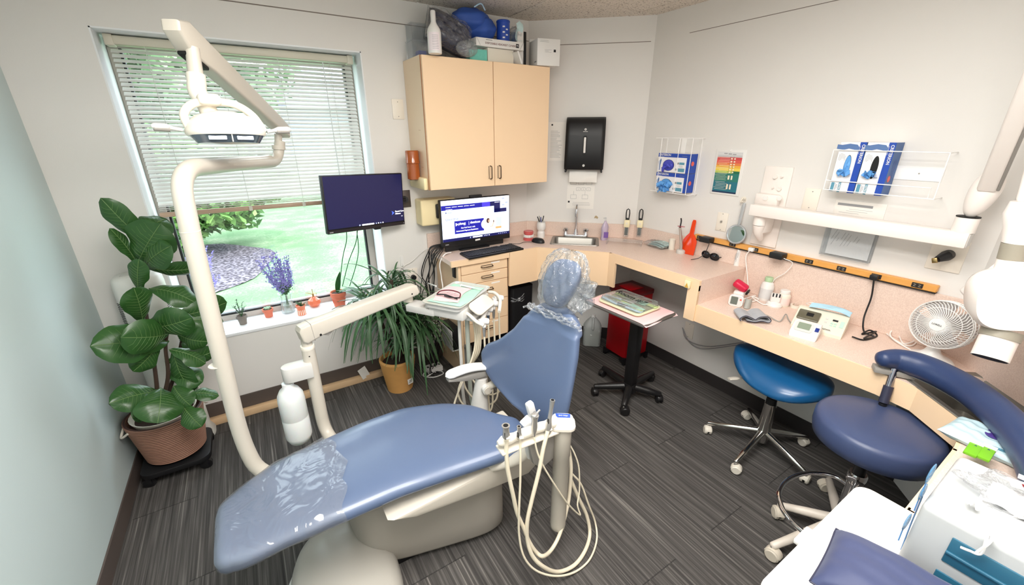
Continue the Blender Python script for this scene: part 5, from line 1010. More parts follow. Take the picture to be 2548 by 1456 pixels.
hr = glow('photo_dark', (58, 40, 40), 1.0); sk = glow('photo_tan', (196, 150, 126), 1.0); b.ell((.165 * sw, -.09 * sh, .0016), (.014, .018, .0006), hr, MS_); b.ell((.180 * sw, -.10 * sh, .0021), (.008, .011, .0005), sk, MS_); b.prism([(-.020, -.035), (.024, -.035), (.018, .006), (-.008, .010)], .0016, .0020, m_wt, MS_ @ T(.175 * sw, -.21 * sh, 0)); b.box((.25 * sw, -.12 * sh, .0022), (.007, .016, .0004), hr, MS_); b.tube([MS_ @ Vector(p) for p in ((.19 * sw, -.25 * sh, .002), (.23 * sw, -.24 * sh, .002), (.245 * sw, -.15 * sh, .002))], .003, sk, 6)
sr(.29, -.03, .372, -.26, glow('photo_grey', (168, 176, 180), 1.0), .0013); sr(.28, -.27, .372, -.32, glow('photo_amber', (190, 140, 90), 1.0), .0014)
sr(-.5, -.43, .5, -.5, m_nv2, .0009); b.prism(rrect(.080, .010, .004, cx=.0, cy=-.463 * sh), .0012, .0014, m_wt, MS_); sr(-.115, -.45, -.10, -.48, m_gy, .0012)
for k in range(4): b.lathe([(0, .0014), (.004, .0014), (.004, .001)], m_wt if k % 2 else m_gy, MS_ @ T(.055 + .014 * k, -.463 * sh, 0), 10)
for k in range(5): sr(.32 + .03 * k, -.455, .335 + .03 * k, -.47, m_gy, .0012)
b.box((-wM / 2 + .036, -hM / 2 + .018, .0012), (.026, .006, .0006), m_inkg, MP); b.box((.0, -hM / 2 + .024, .0012), (.04, .012, .001), m_paper, MP, R=RZ(3)); b.build('screen', pc)
b = MB(); b.box((.0, hM / 2 + .008, -.012), (.095, .018, .02), m_blk, MP, bev=.003); b.build('webcam', pc)
b = MB(); b.box((1.34, 2.70, UZ + .006), (.24, .18, .010), m_blk, bev=.004); b.tube([(1.34, 2.72, UZ + .01), (1.35, 2.68, 1.05)], .02, m_blk, 10); b.bx((1.12, 2.645, UZ), (1.60, 2.665, UZ + .04), m_blk, bev=.004); b.build('stand', pc)
kb = [at(1143, 617, z=UZ + .02), at(1167, 640, z=UZ + .02), at(1303, 615, z=UZ + .02), at(1273, 597, z=UZ + .02)]; ex = kb[2] - kb[1]; ex.z = 0; mid = (kb[1] + kb[2]) / 2; ey = Vector((-ex.y, ex.x, 0)).normalized(); w = ex.length
r = thing('keyboard', mid, 'black computer keyboard in front of the bright screen', 'keyboard'); MK = frame((mid + ey * .08) * 1 - Vector((0, 0, .02)), ex, ey); b = MB(); b.prism([(-w / 2, -.08), (w / 2, -.08), (w / 2 - .01, .07), (-w / 2 + .01, .07)], 0, .014, m_blk, MK, bev=.004); b.build('case', r)
b = MB(); m_key = mat('key_black', (34, 34, 36), .4)
for i in range(6):
    for j in range(21):
        if (i == 5 and 4 < j < 9) or j in (15,) and i in (0,): continue
        b.box((-w / 2 + .022 + j * (w - .044) / 20, .055 - i * .021 - (.004 if i else 0), .0165), ((w - .044) / 20 * .84, .0165, .006), m_key, MK, bev=.0015, seg=1)
b.box((-w / 2 + .022 + 6.5 * (w - .044) / 20, .055 - 5 * .021 - .004, .0165), ((w - .044) / 20 * 3.8, .0165, .006), m_key, MK, bev=.0015, seg=1); b.box((-.01 + w * .22, .062, .0155), (.05, .006, .001), m_inkg, MK); b.build('keys', r)
q = at(1339, 603, z=UZ); r = thing('computer_mouse', q, 'black computer mouse left of the sink', 'mouse'); b = MB(); b.grid(lambda u, v: (.033 * sgp(math.cos(2 * math.pi * u), .8) * math.cos(v * math.pi / 2) ** .5, .055 * sgp(math.sin(2 * math.pi * u), .8) * math.cos(v * math.pi / 2) ** .5, .034 * math.sin(v * math.pi / 2)), 24, 8, m_blk, frame(q, (.3, -1, 0), (1, .3, 0)) @ RZ(90), closeu=True); b.build('shell', r); b = MB(); b.tube(catmull([q + Vector((-.04, .02, .004)), q + Vector((-.10, .05, .004)), q + Vector((-.16, .03, .004)), q + Vector((-.22, .08, .004))], 6), .0018, m_blk, 6); b.build('cable', r)
# speaker-like cream box on the wall behind the computer
p = at(1046, 500, y=YW - .12); r = thing('intercom_box', (1.09, YW, 1.1), 'cream plastic wall box behind the left edge of the computer', 'wall box'); b = MB(); pz0, pz1 = at(1060, 562, y=YW - .1).z, at(1060, 497, y=YW - .1).z; px0 = at(1046, 530, y=YW - .1).x
b.bx((px0, YW - .12, pz0), (px0 + .26, YW - .001, pz1), mat('cream_plastic', (240, 222, 176)), bev=.012, seg=3); b.build('housing', r); b = MB(); b.bx((px0 + .10, YW - .15, pz0 + .05), (px0 + .20, YW - .12, pz1 - .03), m_blk, bev=.01); b.build('bracket', r)
# amber cup dispenser on the cabinet side
p = at(1036, 412, y=2.66); q0, q1 = at(1035, 374, y=2.66), at(1036, 447, y=2.66); r = thing('cup_dispenser', (CX0 - .04, 2.66, q1.z), 'amber plastic cup dispenser on the left side of the wall cabinet', 'cup dispenser'); am = mat('amber_plastic', (176, 88, 30), .12, trans=.25, coat=.5); b = MB()
hh = q0.z - q1.z; b.lathe([(.032, 0), (.040, .006), (.040, hh * .55), (.044, hh * .57), (.044, hh * .62), (.042, hh * .64), (.042, hh - .004), (.038, hh), (0, hh)], am, T(CX0 - .046, 2.66, q1.z), 28); b.build('tube', r)
# denture model, tooth mug, soap
q = at(1315, 597, z=UZ); r = thing('denture_model', q, 'small clear pink plastic tooth model on the worktop left of the tooth mug', 'tooth model'); b = MB(); mp = mat('pink_acrylic', (232, 110, 110), .15, trans=.3); b.lathe([(.0, 0), (.04, 0), (.042, .006), (.042, .014), (.036, .018), (.034, .045), (.038, .05), (.040, .07), (.036, .074), (.0, .07)], mp, T(q.x, q.y, UZ), 22); b.build('gum', r)
b = MB()
for k in range(9):
    a = math.radians(180 + 20 * k); b.box((q.x + .034 * math.cos(a - .3), q.y + .034 * math.sin(a - .3), UZ + .034), (.012, .012, .022), m_wht, bev=.004, R=RZ(math.degrees(a)))
b.build('teeth', r)
q = at(1346, 590, z=UZ); r = thing('tooth_mug', q, 'white molar shaped pen holder with dark pens, left of the sink', 'pen holder'); b = MB()
def mol(u, v):
    a = 2 * math.pi * u; z = .125 * v; k = .030 + .006 * math.sin(math.pi * min(1, max(0, (v - .45) / .55))) - .006 * math.exp(-((v - .42) / .06) ** 2); k *= 1 + .10 * abs(math.cos(2 * a)) * (1 - .8 * v); return (q.x + k * math.cos(a), q.y + k * math.sin(a), UZ + z)
b.grid(mol, 32, 20, m_wht, closeu=True); b.lathe([(0, .118), (.034, .122), (.030, .126)], m_lgrey, T(q.x, q.y, UZ)); b.build('mug', r)
for k in range(4): b = MB(); a = 1.2 * k + .4; b.tube([(q.x + .01 * math.cos(a), q.y + .01 * math.sin(a), UZ + .11), (q.x + .034 * math.cos(a), q.y + .03 * math.sin(a), UZ + .168)], .004, (m_ink, m_grey, m_ink, m_navy)[k], 8); b.build('pen', None, ('dark pen in the tooth mug leaning left', 'grey pen in the tooth mug', 'black pen in the tooth mug leaning right', 'navy pen in the tooth mug')[k], 'pen', 'pens in the tooth mug')
q = at(1503, 597, z=UZ); r = thing('soap_bottle', q, 'clear bottle of lilac liquid soap with a pump, right of the sink', 'soap bottle'); b = MB(); b.grid(lambda u, v: (lambda z, k: (q.x + .033 * k * math.cos(2 * math.pi * u), q.y + .022 * k * math.sin(2 * math.pi * u), UZ + z))(*[(0, .85), (.01, 1), (.06, .9), (.10, 1.05), (.125, .75), (.14, .35), (.15, .32)][int(round(v * 6))]), 24, 6, mat('lilac_soap', (222, 206, 230), .1, trans=.35), closeu=True); b.box((0, 0, 0), (.036, .002, .045), mat('soap_label', (120, 90, 160), .4), T(q.x - .008, q.y - .024, UZ + .045) @ RZ(-30)); b.build('bottle', r)
b = MB(); b.tube([(q.x, q.y, UZ + .15), (q.x, q.y, UZ + .175)], .007, m_clear, 10); b.tube([(q.x, q.y, UZ + .175), (q.x - .035, q.y - .015, UZ + .178)], .005, m_clear, 8); b.build('pump', r)
# acrylic tray with two timers standing in it
cs = [at(*p, z=UZ + .03) for p in ((1507, 604), (1516, 586), (1600, 592), (1596, 612))]; cen = sum(cs, Vector()) / 4; cen.z = UZ; ex = cs[3] - cs[0]; Mx = frame(cen, ex, cs[1] - cs[0]); w = ex.length
r = thing('acrylic_stand', cen, 'clear acrylic stand lying flat behind the right side of the sink', 'stand'); b = MB(); b.box((0, 0, .028), (w, .10, .005), m_clear, Mx, bev=.002)
for s in (-1, 1): b.box((s * w * .49, 0, .014), (.004, .10, .028), m_clear, Mx)
b.build('base', r)
for k, px in enumerate((1557, 1589)):
    q = at(px, 588 + 1 * k, z=UZ + .031); Mz = frame(q, ex, (0, 0, 1)) @ Matrix.Scale(1.45, 4); r = thing('curing_light_guide', q, ('black looped tool in a cream holder on the acrylic stand, left one', 'black looped tool in a cream holder on the acrylic stand, right one')[k], 'tool', 'looped tools on the acrylic stand'); b = MB()
    b.box((0, .025, 0), (.026, .05, .016), m_clear, Mz, bev=.002); b.box((0, .03, 0), (.016, .045, .008), mat('dark_inner', (70, 76, 72), .4), Mz); b.box((0, .07, 0), (.030, .04, .022), mat('cream_clip', (236, 224, 186), .5), Mz, bev=.004); b.lathe([(0, .0), (.005, 0), (.005, -.002)], m_ivory, Mz @ T(0, .072, .012)); b.build('holder', r)
    b = MB(); b.tube([Mz @ Vector(p) for p in ((-.007, .088, 0), (-.009, .125, 0), (-.007, .142, 0), (0, .148, 0), (.007, .142, 0), (.009, .125, 0), (.007, .088, 0))], .004, m_blk, 8); b.box((0, .094, 0), (.016, .012, .008), m_blk, Mz, bev=.002); b.build('loop', r)
# ================================================================== on top of the wall cabinet
CT = CZ1
def one(b, name, label, cat, **k): return b.build(name, None, label, cat, **k)
q = at(1083, 134, z=CT); r = thing('spray_bottle', q, 'white plastic bottle with a long neck at the front of the wall cabinet top', 'bottle'); zt = at(1076, 26, y=q.y).z - CT
b = MB(); b.lathe([(0, 0), (.036, 0), (.038, .006), (.038, zt * .50), (.034, zt * .58), (.018, zt * .70), (.014, zt * .75), (.014, zt * .98), (.012, zt), (0, zt)], m_wht, T(q.x, q.y, CT), 28); b.build('bottle', r)
b = MB(); Ml = T(q.x, q.y, CT); b.grid(lambda u, v: (.0386 * math.cos(-2.9 + 1.7 * u), .0386 * math.sin(-2.9 + 1.7 * u), zt * (.06 + .42 * v)), 14, 2, mat('label_pale_pink', (236, 224, 228), .5), Ml)
for k in range(9): b.grid(lambda u, v: (.0389 * math.cos(-2.3 + .9 * u), .0389 * math.sin(-2.3 + .9 * u), zt * (.10 + .038 * k) + .0016 * v), 8, 1, m_inkg, Ml)
b.build('label', r)
# dark pillow in a clear bag
c = at(1112, 92, y=2.62); r = thing('wrapped_pillow', (c.x, 2.62, CT), 'dark navy pillow wrapped in shiny clear plastic on the wall cabinet, behind the white bottle', 'pillow')
def pil(w, h, d, off=0, sx=0):
    def f(u, v):
        a = 2 * math.pi * u; k = math.sin(math.pi * v); r_ = abs(math.cos(a)) ** 1; x, z = sgp(math.cos(a), .55), sgp(math.sin(a), .55)
        t = 1 - math.cos(math.pi * v / 2) if False else v
        return None
    return f
def pillow(b, M, w, h, d, m, wr=.0, seed=0, n=26, off=0):
    def f(s):
        def g(u, v):
            x, y = 2 * u - 1, 2 * v - 1; e = (1 - x ** 4) * (1 - y ** 4); k = max(0, e) ** .5; pin = 1 - .03 * (x * x + y * y) + .05 * x * x * y * y
            z = s * (d / 2 * k + off) + wr * math.sin(9 * x + 5 * y + seed) * math.sin(8 * y - 4 * x) * k
            return ((w / 2 + off) * x * pin, (h / 2 + off) * y * pin, z)
        return g
    b.grid(f(1), n, n, m, M); b.grid(f(-1), n, n, m, M); return b
m_navyc = mat('navy_vinyl', (44, 46, 66), .45); Mp = frame((c.x, 2.60, CT + .135), (.93, 0, -.35), (.1, .35, .95))
b = MB(); pillow(b, Mp, .27, .19, .13, m_navyc, .004); b.build('pillow', r, angle=80)
b = MB(); m_wrap = film('wrap_film', (230, 234, 240), .03, .08, .6, .32); pillow(b, Mp, .28, .20, .14, m_wrap, .012, 2, 30, .006); bc_ = Vector((c.x + .07, 2.50, CT + .05)); b.ell(bc_, (.07, .04, .045), m_film, n=12)
for k in range(7): b.tube(catmull([bc_ + Vector((.05 * math.cos(k), -.03, .03 * math.sin(2.1 * k))), bc_ + Vector((0, -.045, -.005)), bc_ + Vector((-.05 * math.cos(1.3 * k + 1), -.03, .03 * math.sin(k)))], 4), .003, m_film, 5)
b.build('clear_bag', r, angle=30)
# blue gowns, canister, boxes
m_gown = mat('blue_gown', (52, 88, 172), .6, var=.1, vscale=20); 
def lump(b, c, d, m, amp=.12, seed=0, n=20): b.grid(lambda u, v: (lambda a, e, k: Vector(c) + Vector((d[0] * math.cos(a) * math.sin(e) * k, d[1] * math.sin(a) * math.sin(e) * k, d[2] * (math.cos(e) * .92) * k)))(2 * math.pi * u, math.pi * v, 1 + amp * math.sin(5 * math.pi * u * 2 + seed + 3 * v) * math.sin(math.pi * v) + amp * .5 * math.sin(9 * v * 3 + 4 * math.pi * u + seed)), n * 2, n, m, closeu=True)
BX0, BX1 = at(1184, 107, y=2.55).x, at(1302, 118, y=2.55).x; hz = at(1240, 118, y=2.55).z
zb0 = at(1240, 132, y=2.54).z; zt0 = at(1200, 103, y=2.54).z
p0 = at(1183, 86, y=2.62); b = MB(); lump(b, (p0.x + .0, 2.68, CT + .285 - .05), (.135, .10, .075), m_gown, .07, 1); lump(b, (p0.x + .06, 2.67, CT + .20), (.10, .09, .08), m_gown, .06, 2); b.bx((p0.x - .13, 2.62, CT), (p0.x + .17, 2.79, CT + .13), mat('grey_carton', (190, 188, 184), .6), bev=.003)
b.tube(catmull([(p0.x - .02, 2.59, CT + .29), (p0.x + .02, 2.575, CT + .31), (p0.x + .05, 2.58, CT + .28)], 4), .004, mat('pale_tie', (170, 200, 226), .6), 6); one(b, 'folded_gowns', 'bundle of crumpled blue gowns on a carton at the back of the cabinet top', 'gowns')
c = at(1247, 105, y=2.60); zt = at(1247, 72, y=2.6).z; HB = at(1240, 128, y=2.55).z
r = thing('headrest_cover_box', ((BX0 + BX1) / 2, 2.56, CT + .085), 'flat white box lettered disposable headrest covers, lying on the boxes on the wall cabinet', 'box'); b = MB(); z0_, z1_ = CT + .083, CT + .128
b.bx((BX0, 2.545, z0_), (BX1, 2.72, z1_), m_wht, bev=.001); Mf = frame(((BX0 + BX1) / 2, 2.5445, (z0_ + z1_) / 2), (1, 0, 0), (0, 0, 1)); b.text('DISPOSABLE HEADREST COVERS', .0155, mat('label_maroon', (110, 60, 54), .6), Mf @ T(-(BX1 - BX0) * .32, -.004, .0), ext=.0002, bold=.01); b.box((-(BX1 - BX0) * .24, .014, .0003), (.045, .004, .0004), m_inkg, Mf)
b.box(((BX1 - BX0) * .36, .0, .0004), (.022, .022, .0006), m_ink, Mf); b.text('PR', .013, m_wht, Mf @ T((BX1 - BX0) * .36, 0, .0008), 'CENTER', ext=.0002)
for s in (-1, 1): b.tube([Mf @ Vector((s * (BX1 - BX0) * .49, .022, .0005)), Mf @ Vector((s * (BX1 - BX0) * .42, -.018, .0005))], .0008, m_inkg, 5)
b.build('carton', r)
c0 = at(1262, 90, y=2.62); b = MB(); b.lathe([(0, 0), (.042, 0), (.042, .11), (.044, .112), (.044, .12), (.04, .124), (0, .124)], m_blu, T(c0.x - .03, 2.62, z1_), 26)
for k in range(5): b.grid(lambda u, v: (c0.x - .03 + .0424 * math.cos(-2.2 + .5 * (k % 2) + .35 * u), 2.62 + .0424 * math.sin(-2.2 + .5 * (k % 2) + .35 * u), z1_ + .02 + .015 * k + .008 * v), 5, 1, m_wht)
one(b, 'wipes_canister', 'bright blue round wipes canister standing on the headrest cover box', 'canister')
b = MB(); lump(b, (c0.x + .065, 2.63, z1_ + .055), (.040, .04, .05), m_film, .25, 3, 12); b.grid(lambda u, v: (c0.x + .055 + .05 * u, 2.60 + .01 * math.sin(6 * v), z1_ + .02 + .11 * v * (1 - .3 * abs(u - .5))), 6, 8, mat('pale_mask', (200, 226, 226), .5), thick=.001); b.ell((c0.x + .06, 2.64, z1_ + .04), (.03, .03, .035), mat('slate_bag', (66, 88, 120), .5), n=10); one(b, 'mask_bag', 'clear bag of slate and pale green masks beside the blue canister on the wall cabinet', 'bag')
a0, a1 = at(1169, 148, y=2.54).x, at(1212, 150, y=2.54).x; b = MB(); b.bx((a0, 2.54, CT), (a1, 2.66, CT + .062), mat('mint_carton', (112, 196, 180), .5, var=.15, vscale=60)); one(b, 'mint_box', 'small mint green carton under the headrest cover box', 'box')
a2, a3 = at(1214, 150, y=2.56).x, at(1278, 156, y=2.56).x; b = MB(); b.bx((a2, 2.56, CT), (a3, 2.70, CT + .080), mat('off_white_carton', (226, 220, 206), .6), bev=.001); b.box((a3 + .01, 2.56, CT + .035), (.012, .12, .075), m_wht, R=RY(-25)); one(b, 'white_carton', 'plain off-white carton in the middle under the headrest cover box', 'box')
a4, a5 = at(1287, 120, y=2.60).x, at(1303, 120, y=2.60).x; b = MB(); b.bx((a4, 2.60, CT), (a5, 2.80, CT + .215), m_wht, bev=.004); b.bx((a5, 2.60, CT), (a5 + .022, 2.80, CT + .205), m_blk, bev=.004); one(b, 'binder', 'white and black binder standing upright at the right end of the wall cabinet top', 'binder')
a6, a7 = at(1340, 160, y=2.50).x, at(1384, 163, y=2.46).x; b = MB(); Mx = T(1.87, 2.545, CT) @ RZ(-14); r = thing('shipping_box', (1.87, 2.545, CT), 'white square carton at the right front edge of the wall cabinet top', 'box')
b.bx((-.075, -.07, .001), (.085, .08, .155), m_wht, Mx, bev=.001); b.bx((-.075, .075, .150), (.085, .08, .175), m_wht, Mx); b.bx((.04, -.072, .08), (.055, -.0702, .095), m_ink, Mx); lines(b, Mx @ T(0.0, -.0705, .085) @ RX(90), .05, .02, 3, m_inkg, 2); lines(b, Mx @ T(-.03, -.0705, .14) @ RX(90), .07, .014, 2, m_inkg, 5); b.bx((-.0757, -.055, .020), (-.075, -.02, .028), m_inkg, Mx); b.build('carton', r)
for k, (px, py, y, w, h, lab) in enumerate(((1020, 122, 2.70, .10, .09, 'clear plastic box at the left end of the wall cabinet top'), (1040, 98, 2.76, .11, .19, 'taller clear plastic box behind the pillow at the left end of the wall cabinet top'))):
    x = at(px, py, y=y).x; x = max(x, CX0 + .055); b = MB(); Mx = T(x, y, CT)
    for lo, hi in (((-w / 2, -.05, .001), (w / 2, -.048, h)), ((-w / 2, .048, .001), (w / 2, .05, h)), ((-w / 2, -.05, .001), (-w / 2 + .002, .05, h)), ((w / 2 - .002, -.05, .001), (w / 2, .05, h)), ((-w / 2, -.05, .0), (w / 2, .05, .002)), ((-w / 2 - .003, -.053, h), (w / 2 + .003, .053, h + .006))): b.bx(lo, hi, m_clear, Mx)
    if k == 0: b.bx((.0, -.03, .002), (.045, .03, .045), m_blu, Mx)
    one(b, 'storage_box', lab, 'box')

# ================================================================== sill plants and pots
SZ = WZ0
m_terra = mat('terracotta', (212, 118, 92), .7, var=.08, vscale=30); m_soil = mat('soil', (58, 42, 34), .95, bump=.6, bscale=300); m_succ = mat('succulent_green', (72, 108, 72), .5, var=.15, vscale=60)
def pot(name, px, py, r1, r0, h, m, label, deco=None, z=SZ, ring=True):
    q = at(px, py, z=z); y = min(q.y, YG - .06); q = Vector((q.x * 1, y, z)); r = thing(name, q, label, 'potted plant'); b = MB(); M_ = T(*q)
    prof = [(0, 0), (r0, 0), (r0 + (r1 - r0) * .6, h * .68), (r1 * 1.03, h * .70) if ring else (r1 * .93, h * .7), (r1 * 1.06, h), (r1 * .96, h), (r1 * .9, h * .88), (0, h * .87)]
    b.lathe(prof, m, M_, 26); b.lathe([(r1 * .9, h * .885), (r1 * .5, h * .9), (0, h * .895)], m_soil, M_, 20)
    if deco: deco(b, M_)
    b.build('pot', r); return r, M_, h
def blade(b, base, tip, w, m, up=Vector((0, 0, 1)), sag=0, n=8, fold=.15):
    base, tip = Vector(base), Vector(tip); d = tip - base; s = d.cross(up); s = s.normalized() if s.length > 1e-6 else Vector((1, 0, 0)); nrm = s.cross(d).normalized()
    def f(u, v):
        k = math.sin(math.pi * min(1, .08 + .92 * u) ** .75) ** .8 if u < 1 else 0; p = base.lerp(tip, u) + nrm * sag * math.sin(math.pi * u); x = (v - .5) * 2; return p + s * (w / 2 * k * x) + nrm * (-fold * w * (1 - abs(x)) * k)
    b.grid(f, n, 4, m)
q = (602, 806); r, M_, h = pot('succulent', 606, 806, .030, .020, .060, mat('grey_clay', (124, 116, 108), .8), 'small leafy succulent in a grey clay pot, leftmost on the window sill'); b = MB(); rnd = random.Random(3)
for k in range(7):
    a = k * .9; t = M_ @ Vector((.03 * math.cos(a), .02 * math.sin(a), h + .055 + .02 * (k % 3))); b0 = M_ @ Vector((0, 0, h * .8)); b.tube([b0, (b0 + t) / 2 + Vector((0, 0, .006)), t], .0016, m_succ, 6)
    for j in range(4): f = .5 + .16 * j; p = b0.lerp(t, f); aa = a + 2 * j; blade(b, p, p + Vector((.016 * math.cos(aa), .014 * math.sin(aa), .010)), .009, mat('dusky_leaf', (92, 100, 92), .5))
b.build('foliage', r, double=True)
r, M_, h = pot('cactus', 670, 788, .031, .022, .058, m_terra, 'round pale cactus cluster in a small terracotta pot on the window sill'); b = MB()
for x, y, s in ((0, 0, .012), (.013, .005, .009), (-.013, .004, .009), (.004, -.013, .009), (-.008, -.012, .007)): b.ell((x, y, h + .004), (s, s, s * .95), mat('pale_cactus', (150, 176, 150), .6, var=.2, vscale=200), M_, n=9)
b.build('foliage', r)
def stripes(b, M):
    for k in range(14): a = 2 * math.pi * k / 14; b.tube([M @ Vector((.0262 * math.cos(a), .0262 * math.sin(a), .004)), M @ Vector((.0245 * math.cos(a), .0245 * math.sin(a), .036))], .0028, m_ivory, 6)
q = at(752, 782, z=SZ); r = thing('aloe', q, 'small spiky aloe in an orange pot with white stripes on the window sill', 'potted plant'); b = MB(); Mq = T(*q); b.lathe([(0, 0), (.027, 0), (.024, .036), (.024, .042), (.030, .058), (.0315, .066), (.028, .066), (.027, .058), (0, .057)], mat('orange_glaze', (232, 130, 96), .35), Mq, 26); stripes(b, Mq); b.build('pot', r)
b = MB()
for k in range(16): a = k * 2.4; l = .02 + .022 * (k % 3) / 2; blade(b, q + Vector((0, 0, .06)), q + Vector((l * math.cos(a), l * math.sin(a), .070 + .03 * ((k * 7) % 5) / 4)), .010, m_succ, fold=.3)
b.build('foliage', r, double=True)
q = at(784, 762, z=SZ); q.y = min(q.y, 3.01); r = thing('plant_mister', q, 'coral faceted glass plant mister with a brass pump on the window sill', 'plant mister'); b = MB(); mc_ = mat('coral_glass', (240, 132, 98), .15, trans=.25); b.lathe([(0, 0), (.022, 0), (.030, .006), (.043, .028), (.038, .050), (.016, .066), (.012, .074), (0, .074)], mc_, T(*q), 10); b.build('bottle', r, angle=10)
b = MB(); mb_ = mat('brass', (190, 160, 110), .3, 1); b.tube([q + Vector((0, 0, .072)), q + Vector((0, 0, .095))], .007, mb_, 10); b.tube([q + Vector((0, 0, .09)), q + Vector((0, 0, .13))], .002, mb_, 8); b.tube([q + Vector((0, 0, .092)), q + Vector((-.045, -.005, .112))], .002, mb_, 6); b.tube(catmull([q + Vector((.004, 0, .095)), q + Vector((.022, 0, .092)), q + Vector((.018, 0, .075))], 4), .0016, mb_, 6); b.build('pump', r)
def ribs(b, M):
    for k in range(30): a = 2 * math.pi * k / 30; b.tube([M @ Vector((.038 * math.cos(a), .038 * math.sin(a), .02)), M @ Vector((.044 * math.cos(a), .044 * math.sin(a), .055))], .0012, m_terra, 4)
r, M_, h = pot('orchid', 846, 760, .050, .036, .105, m_terra, 'orchid with bare green stems in a ribbed terracotta pot, right on the window sill', ribs); b = MB(); m_orch = mat('orchid_leaf', (44, 92, 44), .35, var=.1, vscale=30); Y0 = M_.translation.y
b0 = M_ @ Vector((0, 0, h * .95))
for (px, py, w, sg) in ((905, 728, .062, .03), (846, 675, .04, .01), (935, 745, .05, .02)): blade(b, b0, at(px, py, y=Y0 - .08), w, m_orch, sag=sg, n=12)
b.build('foliage', r, double=True)
for pts in (((846, 700), (853, 640), (862, 600), (862, 572)), ((852, 712), (868, 650), (885, 605), (890, 570)), ((870, 712), (886, 660), (892, 620), (888, 575))): b = MB(); b.tube(catmull([at(*p, y=Y0 - .02 - .02 * i) for i, p in enumerate(pts)], 6), .0028, mat('stem_green', (34, 96, 60), .5), 7); b.build('stem', r)
q = at(718, 774, z=SZ); q.y = 2.99; r = thing('glass_vase', q, 'clear glass vase half filled with water holding purple sprigs on the window sill', 'vase'); b = MB(); b.lathe([(.040, .0), (.041, .004), (.040, .06), (.034, .095), (.038, .125), (.046, .14), (.045, .14), (.037, .124), (.032, .095), (.038, .06), (.038, .006), (0, .006)], m_clear, T(*q), 28, cap=False); b.build('glass', r); b = MB(); b.lathe([(0, .007), (.037, .007), (.037, .058), (0, .058)], film('water', (214, 226, 206), .3, .03), T(*q), 24); b.build('water', r)
r = thing('flower_sprigs', q + Vector((0, 0, .02)), 'bunch of purple catmint sprigs standing in the glass vase', 'flowers'); b = MB(); b2 = MB(); rnd = random.Random(11); bb = bmesh.new(); bg_ = bmesh.new()
for k in range(17):
    px, py = [(640, 650), (655, 640), (665, 662), (675, 640), (684, 632), (687, 655), (695, 648), (705, 655), (712, 650), (718, 660), (660, 680), (672, 690), (650, 665), (700, 672), (712, 640), (690, 640), (680, 670)][k]; t = at(px, py, y=2.97); b0 = q + Vector((rnd.uniform(-.015, .015), 0, .03)); m1 = b0.lerp(t, .5) + Vector((.012, 0, .01)); P = catmull([b0, q + Vector((0.004, 0, .14)), m1, t], 7); b.tube(P, .0012, m_succ, 5)
    for i, p in enumerate(P[7:]):
        f = i / len(P[7:]); tgt = bg_ if f < .35 else bb
        for j in range(14 if f > .3 else 6):
            c_ = p + Vector((rnd.gauss(0, .008), rnd.gauss(0, .008), rnd.gauss(0, .006))); s = rnd.uniform(.004, .008); qq = Euler((rnd.uniform(-2, 2), rnd.uniform(-2, 2), 0)).to_matrix(); tgt.faces.new([tgt.verts.new(c_ + qq @ Vector(v)) for v in ((-s, 0, 0), (0, s * .6, 0), (s, 0, 0), (0, -s * .6, 0))])
b.put(bg_, m_succ); b2.put(bb, mat('lilac_petal', (150, 144, 212), .7, var=.3, vscale=80)); b.build('stem', r, double=True); b2.build('flower', r, double=True)
q = at(918, 735, z=SZ); q.y = 2.93; b = MB(); b.lathe([(0, 0), (.03, .0), (.045, .03), (.04, .055), (.02, .065), (0, .066)], m_clear, T(q.x, q.y, SZ), 20); lump(b, q + Vector((0, 0, .035)), (.028, .025, .018), mat('yellow_paper', (242, 222, 60), .6), .15, 2, 8); one(b, 'glass_jar', 'clear glass jar with something bright yellow inside, at the right end of the window sill', 'jar')
q = at(515, 800, z=SZ); b = MB(); b.lathe([(0, 0), (.03, 0), (.036, .03), (.034, .03), (0, .006)], m_wht, T(at(547, 812, z=SZ).x - .02, 2.84, SZ), 20); one(b, 'white_dish', 'small white dish at the left front corner of the window sill behind the light pole', 'dish')

# ================================================================== plants on the floor, heater
m_fig = mat('fig_leaf', (46, 84, 38), .32, var=.12, vscale=14); m_vein = mat('leaf_vein', (98, 128, 74), .5); m_fstem = mat('brown_stem', (62, 46, 36), .8)
fg = thing('fiddle_leaf_fig', (-.60, 2.44, .09), 'large plant with broad dark green leaves in a brown woven basket, left corner', 'potted plant')
pc_ = Vector((-.585, 2.50, .10)); b = MB(); m_bask = texmat('basket_rope', lambda t, b: t.links.new(ramp(t, mth(t, 'FRACT', mth(t, 'MULTIPLY', nd(t, 'SeparateXYZ').outputs[2], 1)), [(.0, (60, 36, 30)), (.22, (150, 108, 90)), (.75, (160, 118, 98)), (1, (60, 36, 30))]), b.inputs['Base Color']), .7); t = m_bask.node_tree; g_ = nd(t, 'NewGeometry'); sz = [k for k in t.nodes if k.type == 'SEPXYZ'][0]; t.links.new(g_.outputs['Position'], sz.inputs[0]); mm = [k for k in t.nodes if k.type == 'MATH' and k.operation == 'MULTIPLY'][0]; mm.inputs[1].default_value = 22 / .245; t.links.new(mth(t, 'SUBTRACT', sz.outputs[2], .1), mm.inputs[0])
n = 22
prof = [(0, 0), (.125, 0)]
for k in range(n): t0 = k / n; rr = .128 + .037 * t0; prof += [(rr, .245 * t0), (rr + .005, .245 * (t0 + .3 / n)), (rr + .005, .245 * (t0 + .7 / n)), (rr, .245 * (t0 + 1 / n))]
prof += [(.155, .245), (.15, .20), (0, .20)]; b.lathe(prof, m_bask, T(*pc_), 40); b.lathe([(.13, .22), (.142, .25), (.136, .25), (.12, .22)], m_ivory, T(*pc_), 30); b.lathe([(.13, .225), (0, .23)], m_soil, T(*pc_), 20)
